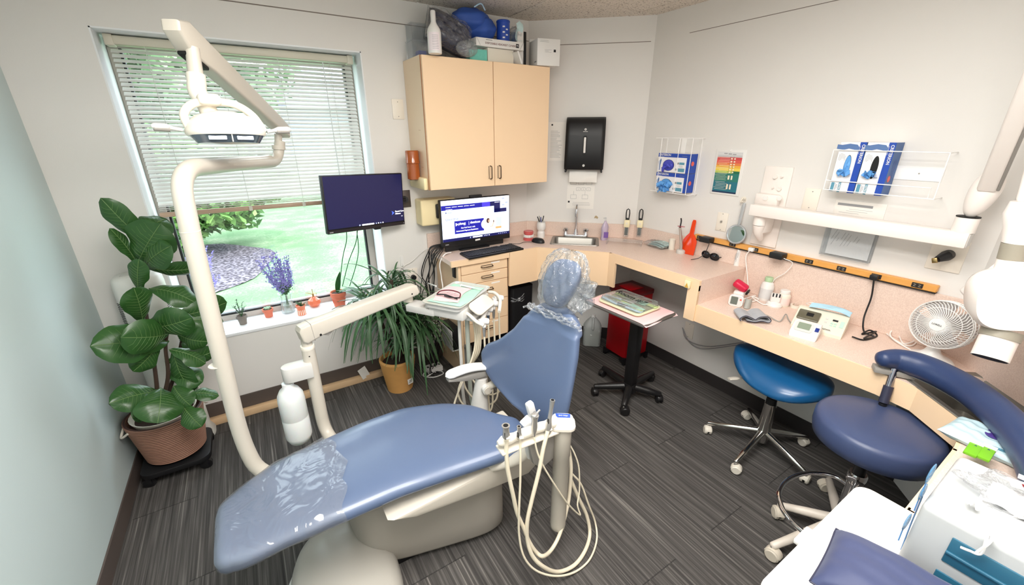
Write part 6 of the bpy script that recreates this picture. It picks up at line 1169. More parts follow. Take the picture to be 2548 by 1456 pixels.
for s in (0, 1): a = .4 + 3.1 * s; b.tube(catmull([pc_ + Vector((.165 * math.cos(a - .25), .165 * math.sin(a - .25), .22)), pc_ + Vector((.185 * math.cos(a), .185 * math.sin(a), .19)), pc_ + Vector((.165 * math.cos(a + .25), .165 * math.sin(a + .25), .22))], 6), .006, m_ivory, 8)
b.build('basket', fg, angle=60)
def yat(p): return at(p[0], p[1], y=p[2])
for P in (((395, 1030, 2.42), (388, 940, 2.42), (372, 830, 2.43), (352, 700, 2.44), (350, 610, 2.44)), ((395, 1030, 2.42), (418, 940, 2.40), (412, 860, 2.38), (425, 790, 2.36)), ((400, 1030, 2.44), (435, 930, 2.46), (452, 850, 2.48), (470, 770, 2.5))): b = MB(); b.tube(catmull([yat(p) for p in P], 6), [.010 - .0002 * i for i in range(6 * (len(P) - 1) + 1)], m_fstem, 8); b.build('stem', fg)
def figleaf(b, p0, p1, w, roll=0, curl=.02, seed=0):
    p0, p1 = yat(p0), yat(p1); d = p1 - p0; L = d.length; view = ((p0 + p1) / 2 - CP).normalized(); s = d.cross(view).normalized(); s = Matrix.Rotation(roll, 3, d.normalized()) @ s; nn = s.cross(d).normalized()
    if nn.dot(view) > 0: nn = -nn
    def prof(u): return (math.sin(math.pi * min(1, u * .97 + .03) ** 1.25) ** .62) * (.72 + .40 * u) * (1 - .16 * math.exp(-((u - .33) / .11) ** 2))
    def f(off):
        def g(u, v):
            x = v * 2 - 1; k = prof(u) if 0 < u < 1 else 0; rip = .028 * w * math.sin(16 * u + 3 * x + seed) * abs(x)
            return p0 + d * u + s * (w / 2 * k * x * (1 + .04 * math.sin(19 * u + seed))) + nn * (curl * math.sin(math.pi * u) * 1.0 + .16 * w * k * abs(x) - .25 * w * x * x * k + rip + off)
        return g
    b.grid(f(0), 18, 8, m_fig); g = f(.0016)
    b.tube([g(k / 14, .5) for k in range(15)], [.0016] * 14 + [.0006], m_vein, 5)
    for k in range(2, 11):
        u = k / 13
        for sd in (-1, 1): b.tube([g(u, .5), g(min(.97, u + .06), .5 + sd * .2), g(min(.98, u + .11), .5 + sd * .38)], [.0008, .0006, .0003], m_vein, 4)
b = MB()
for i, (a, c, w, ro, cu) in enumerate([((372, 610, 2.43), (250, 492, 2.40), .11, .5, .01), ((340, 655, 2.43), (272, 568, 2.38), .075, .7, .01), ((350, 600, 2.46), (415, 545, 2.52), .16, .6, .03), ((345, 650, 2.42), (400, 556, 2.34), .20, -.2, .02), ((360, 665, 2.42), (425, 612, 2.30), .14, .5, .02), ((352, 662, 2.45), (500, 662, 2.50), .10, .75, .03), ((346, 725, 2.43), (346, 645, 2.36), .09, .5, .01), ((355, 800, 2.42), (332, 715, 2.34), .13, .4, .01), ((370, 718, 2.45), (488, 755, 2.40), .13, .55, .03), ((430, 790, 2.36), (565, 752, 2.46), .15, .45, .02), ((440, 800, 2.36), (556, 800, 2.44), .15, .3, .03), ((420, 850, 2.38), (225, 862, 2.22), .19, .25, .03), ((420, 830, 2.34), (300, 840, 2.18), .17, .3, .03), ((372, 810, 2.36), (480, 790, 2.24), .17, .5, .03), ((395, 850, 2.38), (330, 925, 2.30), .12, .5, .02), ((440, 830, 2.38), (520, 850, 2.34), .13, .6, .02), ((420, 870, 2.38), (512, 905, 2.36), .11, .6, .02), ((410, 900, 2.40), (540, 870, 2.42), .11, .6, .03), ((420, 930, 2.42), (505, 950, 2.36), .13, .4, .02), ((400, 975, 2.42), (270, 1005, 2.30), .15, .35, .03), ((400, 965, 2.36), (392, 1055, 2.20), .19, .1, .03), ((432, 960, 2.36), (475, 1010, 2.28), .11, .3, .02), ((450, 985, 2.38), (545, 985, 2.36), .09, .7, .02), ((455, 1010, 2.30), (502, 1062, 2.20), .11, .2, .02), ((370, 1010, 2.36), (330, 1040, 2.28), .10, .5, .01), ((430, 870, 2.38), (480, 975, 2.38), .12, .7, .02), ((455, 850, 2.45), (490, 895, 2.40), .10, .5, .02)]): figleaf(b, a, c, w, ro * (1 if i % 2 else -1), cu, i)
b.build('foliage', fg, double=True, angle=70)
b = MB(); b.prism(rrect(.30, .30, .05), .055, .085, m_blk, T(-.585, 2.50, 0), bev=.004)
for sx in (-1, 1):
    for sy in (-1, 1): b.tube([(-.585 + sx * .12, 2.50 + sy * .12 - .012, .028), (-.585 + sx * .12, 2.50 + sy * .12 + .012, .028)], .028, m_blk, 16); b.bx((-.585 + sx * .12 - .01, 2.50 + sy * .12 - .02, .02), (-.585 + sx * .12 + .01, 2.50 + sy * .12 + .02, .06), m_blk)
one(b, 'plant_caddy', 'low black rolling plant caddy under the woven basket', 'plant caddy')
ht_ = thing('tower_heater', (-.50, 2.62, 0), 'white tower heater with dark side slots standing behind the fig plant', 'heater'); q = at(318, 700, y=2.60); hx_ = -.555; b = MB()
def tow(u, v): a = 2 * math.pi * u; z = [0, .02, .06, .98, 1.02, 1.035, 1.036][int(round(v * 6))]; k = [1.15, 1.18, 1, .98, .94, .8, 0][int(round(v * 6))]; return (hx_ + .105 * sgp(math.cos(a), .8) * k, 2.715 + .085 * sgp(math.sin(a), .8) * k, z)
b.grid(tow, 40, 6, mat('heater_white', (226, 224, 218), .4), closeu=True); b.bx((hx_ - .06, 2.695, 1.034), (hx_ + .06, 2.735, 1.038), m_lgrey, bev=.001)
for k in range(70):
    z = .25 + .0095 * k
    for a0 in (-2.75, -.5): b.tube([(hx_ + .104 * sgp(math.cos(a0 + j * .09), .8), 2.715 + .086 * sgp(math.sin(a0 + j * .09), .8), z) for j in range(5)], .0022, m_dkhole, 4) if (a0 < -1 and k > 30) or a0 > -1 else None
b.build('housing', ht_, angle=50)
dp = thing('dracaena', (.665, 2.585, 0), 'bushy plant with long narrow drooping leaves in a tan pot on the floor', 'potted plant'); pc2 = Vector((.672, 2.565, 0)); b = MB(); m_tan = mat('tan_ribbed', (212, 158, 92), .6, var=.06, vscale=30)
prof = [(0, 0), (.088, 0)] + [(.088 + .034 * k / 20 + (.0016 if k % 2 else 0), .235 * k / 20 + .004) for k in range(21)] + [(.116, .245), (.108, .245), (.10, .20), (0, .20)]
b.lathe(prof, m_tan, T(*pc2), 36); b.lathe([(.104, .212), (0, .216)], m_soil, T(*pc2), 20); Mlb = frame(pc2 + Vector((.045, -.098, .085)), (.95, .32, 0), (0, .15, 1)); b.box((0, 0, .004), (.042, .038, .001), m_paper, Mlb); lines(b, Mlb @ T(0, 0, .004), .03, .02, 3, m_ink, 3, t=.003); b.build('pot', dp, angle=50)
m_drac = mat('dracaena_leaf', (62, 96, 60), .35, var=.25, vscale=25); b = MB(); rnd = random.Random(8)
def strap(b, p, a, L, droop, w):
    q = []; d = Vector((math.cos(a), math.sin(a), 0)); lo = []
    for i in range(11): t = i / 10; r_ = L * (t ** .85) * .62; q.append(p + d * r_ + Vector((0, 0, L * (.62 * t - droop * t * t))))
    for v in q:
        v.y = min(v.y, YW - .012 - .03 * rnd.random()) if v.z < SZ else min(v.y, 2.98)
        if v.x > 1.08 and v.y > 2.38: v.x = 1.08
    s = d.cross(Vector((0, 0, 1)))
    b.grid(lambda u, v: q[min(10, int(round(u * 10)))] + s * (v - .5) * 2 * w * (math.sin(math.pi * min(1, u * .9 + .08)) ** .6) + Vector((0, 0, -.25 * w * (1 - abs(2 * v - 1)))), 10, 2, m_drac)
heads = [(pc2 + Vector((.04, 0, .60)), 90, .50), (pc2 + Vector((.14, -.06, .50)), 70, .44), (pc2 + Vector((-.10, .02, .66)), 70, .46), (pc2 + Vector((.03, .03, .80)), 44, .40), (pc2 + Vector((.06, -.05, .40)), 36, .34)]
for p, n, L in heads:
    for k in range(n): strap(b, p + Vector((rnd.gauss(0, .012), rnd.gauss(0, .012), rnd.uniform(-.10, .02))), rnd.uniform(0, 6.28), L * rnd.uniform(.7, 1.15), rnd.uniform(.6, 1.25) if k % 5 else .35, rnd.uniform(.006, .0125))
b.build('foliage', dp, double=True, angle=80)
for p, n, L in heads: b = MB(); b.tube(catmull([pc2 + Vector((0, 0, .2)), (p + pc2) / 2 + Vector((.0, .01, .1)), p], 5), .011, m_fstem, 8); b.build('stem', dp)
b = MB(); q = at(915, 905, y=YW - .05); Mx = frame((q.x - .02, YW - .05, .03), (.9, .2, .3), (-.3, .1, 1)); b.box((0, .045, 0), (.06, .085, .0008), m_paper, Mx); lines(b, Mx @ T(0, .045, -.0015), .04, .05, 4, m_inkg, 2); one(b, 'paper_tag', 'white paper tag on the floor between the wood strip and the tan pot', 'tag')
# ================================================================== right part of the worktop and the desk
q = at(1636, 608, z=UZ + .02); q.z = UZ; r = thing('mask_pack', q, 'pale green face masks in a clear bag right of the acrylic stand', 'face masks'); Mx = frame(q, at(1660, 612, z=UZ) - at(1610, 598, z=UZ), Vector((.4, .6, 0))); m_msk = mat('mask_green', (190, 216, 212), .6, var=.06, vscale=60)
b = MB()
for k in range(3): b.grid(lambda u, v: ((u - .5) * .14 + .01 * k, (v - .5) * .07 + .006 * k, .006 + .012 * k + .010 * math.sin(math.pi * u) + .003 * math.sin(20 * v)), 12, 8, m_msk, Mx, thick=.001)
b.build('masks', r); b = MB(); pillow(b, Mx @ T(0, 0, .022), .19, .11, .04, m_film, .006, 1, 16); b.build('clear_bag', r)
q = at(1693, 630, z=UZ); r = thing('curing_light', q, 'silver pen-shaped curing light with a bent dark tip standing on its charging base', 'curing light'); b = MB(); b.lathe([(0, 0), (.030, 0), (.030, .018), (.026, .024), (.014, .028), (0, .03)], mat('satin_grey_pl', (200, 196, 190), .35), T(*q), 24); b.build('charging_base', r)
b = MB(); tp = at(1692, 566, y=q.y - .0); b.tube([q + Vector((0, 0, .025)), q + Vector((-.002, 0, .06)), Vector((tp.x, tp.y, tp.z))], [.011, .0105, .008], m_sat, 14); b.tube(catmull([tp, tp + Vector((.003, 0, .02)), tp + Vector((.004, 0, .045)), tp + Vector((-.003, 0, .062))], 5), .0045, m_blk, 10); b.lathe([(0, 0), (.024, 0), (.024, .003), (0, .003)], mat('rose_disc', (206, 70, 90), .2, trans=.3), T(tp.x + .012, tp.y, tp.z + .004) @ RY(6), 22); b.build('wand', r)
q = at(1676, 622, z=UZ); b = MB(); b.lathe([(0, 0), (.022, 0), (.022, .075), (.018, .078), (.018, .07), (0, .07)], m_ivory, T(q.x, q.y + .02, UZ), 20); one(b, 'white_cup', 'white cylindrical cup standing just left of the silver curing light', 'cup')
q = at(1713, 632, z=UZ); b = MB(); Mx = frame(Vector((2.515, q.y, UZ + .001)), Vector((.1, -1, 0)), Vector((.14, .0, 1))) @ Matrix.Scale(1.12, 4); hh = .16; b.prism([(-.042, 0), (.042, 0), (.044, .085), (.030, .11), (.014, .13), (.012, .20), (.008, .212), (-.008, .212), (-.012, .20), (-.014, .13), (-.030, .11), (-.044, .085)], -.002, .002, mat('orange_acrylic', (244, 72, 24), .12, trans=.2, ), Mx, bev=.001); one(b, 'orange_shield', 'bright orange transparent paddle shaped light shield leaning against the wall', 'light shield')
q = at(1765, 645, z=UZ); r = thing('sunglasses', q, 'black wraparound sunglasses with a cord lying on the worktop near its right end', 'sunglasses'); Mx = frame(q + Vector((0, 0, .0)), at(1790, 655, z=UZ) - at(1740, 640, z=UZ), Vector((.6, .7, 0))); b = MB(); m_sg = mat('dark_lens', (16, 16, 22), .06, coat=.5)
for s in (-1, 1): b.grid(lambda u, v: (s * .034 + .031 * sgp(math.cos(2 * math.pi * u), .85) * v, -.006 * (1 - v * v) - .01 * abs(s * .034 + .031 * math.cos(2 * math.pi * u) * v) * -8, .024 + .022 * sgp(math.sin(2 * math.pi * u), .85) * v), 26, 4, m_sg, Mx, closeu=True)
b.build('lens', r, angle=70); b = MB(); b.tube([Mx @ Vector(p) for p in ((-.01, -.008, .034), (0, -.01, .036), (.01, -.008, .034))], .004, m_blk, 8)
for s in (-1, 1):
    b.tube([Mx @ Vector((s * .034 + .032 * math.cos(a), -.002 + .08 * abs(s * .034 + .032 * math.cos(a)) * 1, .024 + .023 * math.sin(a))) for a in [k * math.pi / 10 for k in range(21)]], .0028, m_blk, 7); b.tube(catmull([Mx @ Vector((s * .066, .004, .028)), Mx @ Vector((s * .068, .04, .024)), Mx @ Vector((s * .05, .10, .006))], 5), .003, m_blk, 7)
b.build('frame', r); b = MB(); b.tube(catmull([Mx @ Vector(p) for p in ((-.06, .09, .012), (-.08, .06, .05), (-.05, .03, .06), (-.03, .06, .02), (-.01, .07, .055), (.02, .05, .05), (.04, .08, .02), (.055, .10, .01))], 6), .0016, m_blk, 6); b.tube(catmull([Mx @ Vector(p) for p in ((-.07, .09, .006), (-.13, .06, .004), (-.16, .08, .004), (-.12, .11, .03), (-.15, .10, .004))], 6), .0016, m_blk, 6); b.build('cord', r)
def adapter(px, py, lab, cabpts, cm, rcab=.0022):
    p = at(px, py, x=XR - .06); r = thing('power_adapter', Vector((XR - .034, p.y, 1.03)), lab, 'power adapter'); b = MB(); b.box((XR - .068, p.y, 1.048), (.062, .072, .034), m_blk, bev=.005); b.build('brick', r); b = MB(); b.tube(catmull(cabpts(p), 8), rcab, cm, 8); b.build('cable', r)
adapter(1760, 598, 'black power adapter plugged into the raceway behind the sunglasses', lambda p: [Vector((XR - .08, p.y - .03, 1.03)), Vector((XR - .09, p.y - .02, .97)), Vector((XR - .12, p.y + .0, .93)), Vector((XR - .16, p.y + .03, UZ + .004))], m_blk)
m_wc = mat('white_cable', (242, 238, 234), .4)
adapter(1938, 634, 'black power adapter plugged into the raceway above the desk, with a white cable', lambda p: [Vector((XR - .075, p.y - .036, 1.04)), at(1972, 655, x=XR - .05), at(1955, 678, x=XR - .04), at(1924, 700, x=XR - .04), at(1924, 740, x=XR - .06), at(1935, 752, z=LZ + .02)], m_wc)
b = MB(); p = at(1872, 620, x=XR - .036); b.box((XR - .045, p.y, 1.042), (.024, .03, .022), m_wht, bev=.003); b.tube(catmull([at(1867, 622, x=XR - .05), at(1856, 640, x=XR - .05), at(1860, 690, x=XR - .05), at(1862, 740, x=XR - .08), at(1850, 745, z=LZ + .01), at(1880, 735, z=LZ + .008), at(1862, 752, z=LZ + .01), at(1888, 745, z=LZ + .01), at(1870, 738, z=LZ + .02), at(1895, 756, z=LZ + .006), at(1910, 758, z=LZ + .01)], 8), .0028, m_wc, 8); one(b, 'charging_cable', 'white charging cable with a white plug hanging from the raceway to the desk', 'cable')
q = at(1797, 648, z=UZ); b = MB(); b.box(q + Vector((0, 0, .017)), (.024, .036, .034), m_wht, bev=.002, R=RZ(20)); Mq = T(*(q + Vector((-.0125, -.003, .017)))) @ RZ(20) @ RY(-90); b.box((0, .006, .001), (.02, .01, .001), m_inkg, Mq); one(b, 'small_carton', 'tiny white and grey carton beside the sunglasses', 'box')
q = at(1825, 655, z=UZ); b = MB(); b.lathe([(0, 0), (.022, 0), (.023, .004), (.023, .045), (.014, .055), (.013, .066), (0, .067)], m_wht, T(q.x + .02, q.y + .02, UZ), 22); one(b, 'white_jar', 'short white plastic bottle at the right end of the worktop', 'bottle')
q = at(1833, 660, z=UZ); r = thing('white_tube', q, 'upright white plastic bottle with a curved tip in front of the round mirror', 'bottle'); b = MB(); b.grid(lambda u, v: (q.x + (.022 - .004 * v) * math.cos(2 * math.pi * u), q.y + (.018 - .008 * v) * math.sin(2 * math.pi * u) * 1, UZ + .125 * v), 22, 8, m_wht, closeu=True); b.tube(catmull([(q.x, q.y, UZ + .12), (q.x - .005, q.y + .01, UZ + .15), (q.x - .02, q.y + .02, UZ + .175)], 5), .006, m_wht, 10); Mq = frame(q + Vector((-.021, 0, .06)), (0, -1, 0), (.03, 0, 1)); lines(b, Mq @ RZ(90), .07, .02, 4, m_inkg, 3); b.build('bottle', r)
# orange switch lock on the apron
q = at(1716, 702, x=2.088); b = MB(); Mx = frame((2.086, at(1714, 702, x=2.086).y, .878), (0, -1, 0), (0, 0, 1)); b.box((0, 0, .008), (.036, .045, .016), mat('cream_clip', (236, 224, 186)), Mx, bev=.003); b.prism([(-.008, -.010), (.008, -.010), (0, .010)], .0162, .017, mat('amber_mark', (206, 160, 60), .5), Mx); b.box((0, -.015, .0166), (.022, .007, .0006), mat('amber_mark', (0, 0, 0)), Mx); one(b, 'warning_tag', 'small cream and yellow warning tag on the front edge of the worktop', 'tag')
# desk devices
q = at(1838, 738, z=LZ); r = thing('wrist_monitor', q, 'white and crimson wrist cuff device standing on the desk beside the white bottle', 'medical device'); b = MB(); Mx = T(*q) @ RZ(20); b.box((0, 0, .02), (.07, .06, .04), m_wht, Mx, bev=.012, seg=3); b.build('base', r); b = MB(); b.box((0, .0, .07), (.052, .085, .045), mat('crimson', (206, 32, 72), .35), Mx, bev=.016, seg=3, R=RX(28) @ RY(-20)); b.box((-.02, -.045, .045), (.05, .012, .028), m_blk, Mx, bev=.006, R=RX(28)); b.build('cuff', r)
q = at(1828, 762, z=LZ); r = thing('blood_pressure_monitor', q, 'small white wrist monitor with a grey display at the left end of the desk', 'medical device'); Mx = frame(q + Vector((0, 0, .034)), Vector((.35, -1, 0)), Vector((.25, .1, 1))); b = MB(); b.prism(rrect(.075, .068, .018), -.022, 0, m_wht, Mx, bev=.005); b.prism(rrect(.064, .056, .012), -.004, .002, m_lgrey, Mx); b.prism(rrect(.036, .044, .004, cx=-.008), .001, .003, mat('lcd_dim', (96, 100, 92), .3), Mx); b.lathe([(0, .004), (.005, .004), (.005, .001)], mat('coral_dot', (0, 0, 0)), Mx @ T(.024, .01, 0)); b.build('display', r)
b = MB(); b.grid(lambda u, v: (.05 + .018 * math.cos(4.5 * u - 1), (v - .5) * .055, -.02 + .035 * math.sin(4.5 * u - 1)), 14, 4, mat('grey_strap', (170, 170, 164), .7), Mx @ T(.01, -.004, -.01), thick=.004); b.build('strap', r)
q = at(1902, 745, z=LZ); r = thing('supplement_bottle', q, 'white plastic bottle with a pale green cap on the desk', 'bottle'); b = MB(); b.lathe([(0, 0), (.034, 0), (.036, .005), (.036, .085), (.030, .105), (.02, .112), (.02, .12)], m_wht, T(*q), 26); b.grid(lambda u, v: (q.x + .0364 * math.cos(-4.2 + 2.6 * u), q.y + .0364 * math.sin(-4.2 + 2.6 * u), LZ + .015 + .06 * v), 16, 1, mat('label_greyish', (214, 214, 214), .6)); b.build('bottle', r); b = MB(); b.lathe([(.019, .115), (.0215, .116), (.0215, .138), (.019, .142), (0, .142)], mat('pale_green_cap', (172, 200, 160), .5), T(*q), 22); b.build('cap', r)
q = at(1912, 757, z=LZ); r = thing('charging_stand', q, 'white round base with dark ports standing in front of the green capped bottle', 'charger'); q = q + Vector((-.0, -.03, 0)); b = MB(); b.lathe([(0, 0), (.04, 0), (.042, .008), (.036, .02), (.022, .026), (.018, .03), (0, .03)], m_wht, T(*q), 26); b.prism(rrect(.03, .05, .008), .028, .075, m_wht, T(*q) @ RZ(30), bev=.004)
for k in range(3): b.box((-.016, -.016 + .016 * k, .07), (.004, .007, .02), m_ink, T(*q) @ RZ(30))
b.build('body', r)
q = at(1946, 760, z=LZ); r = thing('pill_bottle', q, 'squat white medicine bottle with a pink and white label on the desk', 'bottle'); b = MB(); b.lathe([(0, 0), (.030, 0), (.032, .005), (.032, .062), (.026, .074), (.022, .076)], m_ivory, T(*q), 26); b.lathe([(.0325, .012), (.0325, .052)], mat('label_rose', (238, 214, 208), .6), T(*q), 26, cap=False); b.build('bottle', r); b = MB(); b.lathe([(.022, .074), (.025, .076), (.025, .092), (.022, .095), (0, .095)], m_wht, T(*q), 22); b.build('cap', r)
# rolled cuff
q = at(1868, 795, z=LZ); r = thing('arm_cuff', q, 'rolled grey blood pressure arm cuff with dark edges lying on the desk', 'arm cuff'); Mx = frame(q + Vector((0, 0, .004)), at(1905, 790, z=LZ) - at(1830, 785, z=LZ), Vector((1, .3, 0))); m_cf = mat('grey_cuff', (170, 172, 176), .6, var=.08, vscale=60); P = [(-.07, .006), (-.074, .022), (-.05, .038), (-.015, .026), (0, .020), (.02, .036), (.055, .040), (.075, .022), (.066, .008), (.03, .014), (0, .006), (-.04, .010)]
Pc = [p for p in catmull([(x, 0, z) for x, z in P], 5)]; b = MB(); b.grid(lambda u, v: (Pc[int(round(u * (len(Pc) - 1)))].x * (1 - .06 * v), -.055 + .12 * v, Pc[int(round(u * (len(Pc) - 1)))].z * (1 - .1 * v)), len(Pc) - 1, 3, m_cf, Mx, thick=.005); b.build('cuff', r, angle=70)
b = MB(); b.tube([Mx @ Vector((p.x, -.056, p.z)) for p in Pc], .0022, m_navyc, 6); b.build('edge', r); b = MB(); b.tube(catmull([Mx @ Vector((.07, .02, .02)), Mx @ Vector((.10, .03, .008)), at(1940, 800, z=LZ + .004), at(1955, 782, z=LZ + .02), at(1962, 795, z=LZ + .004), at(1970, 806, z=LZ + .004)], 7), .003, mat('grey_hose', (160, 156, 150), .5), 8); b.build('air_hose', r)
q = at(1978, 765, z=LZ); b = MB(); b.lathe([(.014, 0), (.026, 0), (.026, .016), (.014, .016), (.014, 0)], m_ivory, T(*q), 26, cap=False); b.lathe([(.0125, 0), (.0145, 0), (.0145, .0165), (.0125, .0165)], mat('brown_core', (150, 110, 70), .7), T(*q), 26, cap=False); one(b, 'tape_roll', 'roll of white tape lying on the desk behind the beige machine', 'tape')
# beige lensmeter-like machine with a face mask on it
cs = [at(1975, 770, z=LZ + .05), at(2090, 850, z=LZ + .002), at(2142, 785, z=LZ + .01)]
m_bei = mat('machine_ivory', (230, 222, 204), .4); fl, fr_ = at(1990, 818, z=LZ), at(2092, 846, z=LZ); ex = fr_ - fl; w_ = .215; mid = at(2062, 840, z=LZ); ex.z = 0
Mx = frame(at(2092, 846, z=LZ), ex, Vector((-ex.y, ex.x, 0))) @ T(-w_ / 2, 0, 0); r = thing('bench_machine', Mx.translation, 'ivory bench machine with a smoked window and keypad in the middle of the desk', 'machine')
b = MB(); b.prism([(0, 0), (.155, 0), (.155, .075), (.125, .085), (.10, .078), (.01, .022), (0, .014)], -w_ / 2, w_ / 2, m_bei, Mx @ RZ(90) @ RX(90) @ T(0, 0, 0), bev=.004); b.build('body', r, angle=35)
th_ = math.atan2(.056, .09); Mt = Mx @ T(0, .055, .051) @ RX(math.degrees(th_)); b = MB(); b.prism(rrect(.095, .062, .006, cx=-.05, cy=.008), .0, .010, mat('smoked_cover', (96, 92, 76), .1, coat=.6), Mt, bev=.003); b.box((-.045, .012, .0108), (.03, .022, .001), m_dkhole, Mt); b.build('window', r)
b = MB(); Mk = Mt @ T(.055, .0, .001); b.box((.005, .020, 0), (.022, .010, .002), m_ink, Mk); b.box((.035, .004, 0), (.016, .040, .002), mat('mint_key', (186, 226, 202), .5), Mk)
for i, (x, y) in enumerate(((-.03, .02), (-.03, -.002), (-.004, .0), (.010, .0), (-.004, -.014), (.010, -.014))): b.box((x, y, 0), (.011, .009, .002), m_lgrey if i < 2 else mat('mint_key', (0, 0, 0)), Mk)
b.build('keypad', r); b = MB(); Mv = Mx @ T(.03, .018, .0275) @ RX(32); [b.box((.003 * k, -.005 * k, .0), (.05, .002, .0008), m_ink, Mv) for k in range(2)]; b.build('lettering', r)
m_bm = mat('blue_mask', (170, 206, 224), .6, var=.1, vscale=50); b = MB(); b.grid(lambda u, v: ((u - .5) * .17 + .02, .135 + (v - .5) * .075 + .01 * u, .093 + .006 * math.sin(math.pi * v) + .003 * math.sin(28 * v + 2 * u) + .006 * math.sin(3 * u) - .008 * max(0, u - .8) * 5), 18, 14, m_bm, Mx, thick=.0012); b.tube(catmull([Mx @ Vector(p) for p in ((-.065, .11, .10), (-.085, .13, .096), (-.08, .16, .094), (-.06, .165, .098))], 5), .0016, m_wht, 6); one(b, 'face_mask', 'pale blue face mask lying on top of the ivory bench machine', 'face mask')
q = at(1990, 832, z=LZ); ex = at(2032, 845, z=LZ) - at(1948, 822, z=LZ); ex.z = 0; Mx = frame(at(1993, 838, z=LZ) + Vector((.03, .0, 0)), ex, Vector((-ex.y, ex.x, 0))); r = thing('arm_blood_pressure_monitor', Mx.translation, 'white tabletop blood pressure monitor with a grey display in front of the ivory machine', 'medical device'); b = MB()
b.prism([(-.05, .0), (.055, .0), (.055, .058), (.03, .062), (-.045, .026)], -.058, .058, m_wht, Mx @ RZ(90) @ RX(90), bev=.008, seg=3); b.build('housing', r, angle=40)
Mt = Mx @ T(0, -.008, .0455) @ RX(25.6); b = MB(); b.prism(rrect(.075, .066, .014, cx=-.008), 0, .0015, m_lgrey, Mt); b.prism(rrect(.052, .042, .004, cx=-.008, cy=.004), .001, .0025, mat('lcd_green', (134, 146, 128), .3), Mt); b.build('display', r); b = MB(); b.box((.046, .0, .001), (.016, .026, .003), m_navy, Mt, bev=.001); b.build('start_button', r)
b = MB(); p = at(2178, 690, x=XR - .036); b.box((XR - .05, p.y, 1.040), (.03, .032, .026), m_blk, bev=.004); b.tube(catmull([at(2175, 693, x=XR - .06), at(2168, 740, x=XR - .06), at(2150, 790, x=XR - .08), at(2150, 825, z=LZ + .02), at(2175, 838, z=LZ + .006), at(2150, 842, z=LZ + .012), at(2180, 825, z=LZ + .012), at(2145, 832, z=LZ + .004), at(2165, 822, z=LZ + .016), at(2182, 836, z=LZ + .004), at(2150, 846, z=LZ + .005), at(2120, 838, z=LZ + .01)], 8), .0038, m_blk, 8); one(b, 'power_cable', 'black power cord hanging from the raceway and bunched beside the ivory machine', 'power cord')
# fan
q = at(2335, 880, z=LZ); q = Vector((2.40, .355, LZ)); fn = thing('desk_fan', q, 'white round desk fan with spiral grille at the right end of the desk', 'fan'); b = MB(); b.lathe([(0, 0), (.078, 0), (.080, .006), (.070, .018), (.040, .030), (.028, .045), (.020, .065), (.022, .10), (.02, .11)], m_wht, T(*q), 32); b.build('base', fn)
fc_ = at(2342, 808, x=q.x - .035); nrm = (Vector((-.93, .18, .16))).normalized(); Mf = frame(fc_, Vector((nrm.y, -nrm.x, 0)).normalized() * 1, Vector((0, 0, 1))); Mf = frame(fc_, Vector((0, 0, 1)).cross(nrm), nrm.cross(Vector((0, 0, 1)).cross(nrm))); b = MB(); RF = .101
for rr_, zz_ in ((RF, 0), (RF, -.028), (.072, .024), (.100, .014)): b.tube([Mf @ Vector((rr_ * math.cos(k * math.pi / 24), rr_ * math.sin(k * math.pi / 24), zz_)) for k in range(49)], .0028 if rr_ == RF else .0016, m_wht, 6)
for k in range(48):
    a = 2 * math.pi * k / 48; b.tube([Mf @ Vector((r_ * math.cos(a + tw_), r_ * math.sin(a + tw_), z_)) for r_, tw_, z_ in ((.028, 0, .034), (.055, .22, .030), (.085, .48, .022), (RF, .72, 0), (RF, .74, -.028))], .0017, m_wht, 5)
for k in range(36): a = 2 * math.pi * k / 36; b.tube([Mf @ Vector((r_ * math.cos(a), r_ * math.sin(a), z_)) for r_, z_ in ((RF, -.028), (.10, -.058), (.045, -.072))], .0012, m_wht, 4)
b.build('grille', fn); b = MB(); b.lathe([(0, .036), (.026, .035), (.030, .030), (.030, .026), (0, .026)], m_wht, Mf, 24); b.text('LORELL', .010, m_ink, Mf @ T(0, 0, .0368), 'CENTER'); b.build('badge', fn)
b = MB(); b.lathe([(0, -.04), (.04, -.042), (.045, -.07), (.038, -.105), (0, -.11)], m_wht, Mf, 24); b.tube([q + Vector((0, 0, .10)), Mf @ Vector((0, -.01, -.075))], .018, m_wht, 14); b.build('motor', fn)
b = MB()
for k in range(4): b.grid(lambda u, v: ((.025 + .075 * u) * math.cos(k * math.pi / 2 + v * 1.1 - .2 * u), (.025 + .075 * u) * math.sin(k * math.pi / 2 + v * 1.1 - .2 * u), -.028 + .024 * v), 6, 8, mat('fan_blade', (176, 170, 168), .4), Mf, thick=.0012)
b.build('blades', fn); b = MB(); b.tube(catmull([(q.x + .05, q.y + .03, LZ + .01), at(2265, 870, z=LZ + .004), at(2215, 835, z=LZ + .02), at(2240, 812, z=LZ + .03), at(2290, 822, z=LZ + .006), at(2270, 860, z=LZ + .006), at(2225, 845, z=LZ + .004), at(2198, 815, z=LZ + .008), at(2280, 838, z=LZ + .010), at(2250, 856, z=LZ + .01), at(2232, 830, z=LZ + .012), at(2200, 818, z=LZ + .02)], 8), .0032, m_wc, 8); b.tube(catmull([at(2365, 852, z=LZ + .03), at(2395, 872, z=LZ + .03), at(2420, 888, z=LZ + .03)], 5), .0034, m_wc, 8); b.build('cord', fn)
q = at(2505, 905, z=LZ); b = MB(); b.prism(rrect(.05, .028, .006), 0, .05, mat('grey_holder', (176, 166, 160), .5), T(2.42, .17, LZ) @ RZ(-35), bev=.003); one(b, 'tape_dispenser', 'small grey holder on the desk behind the x-ray cone', 'holder')
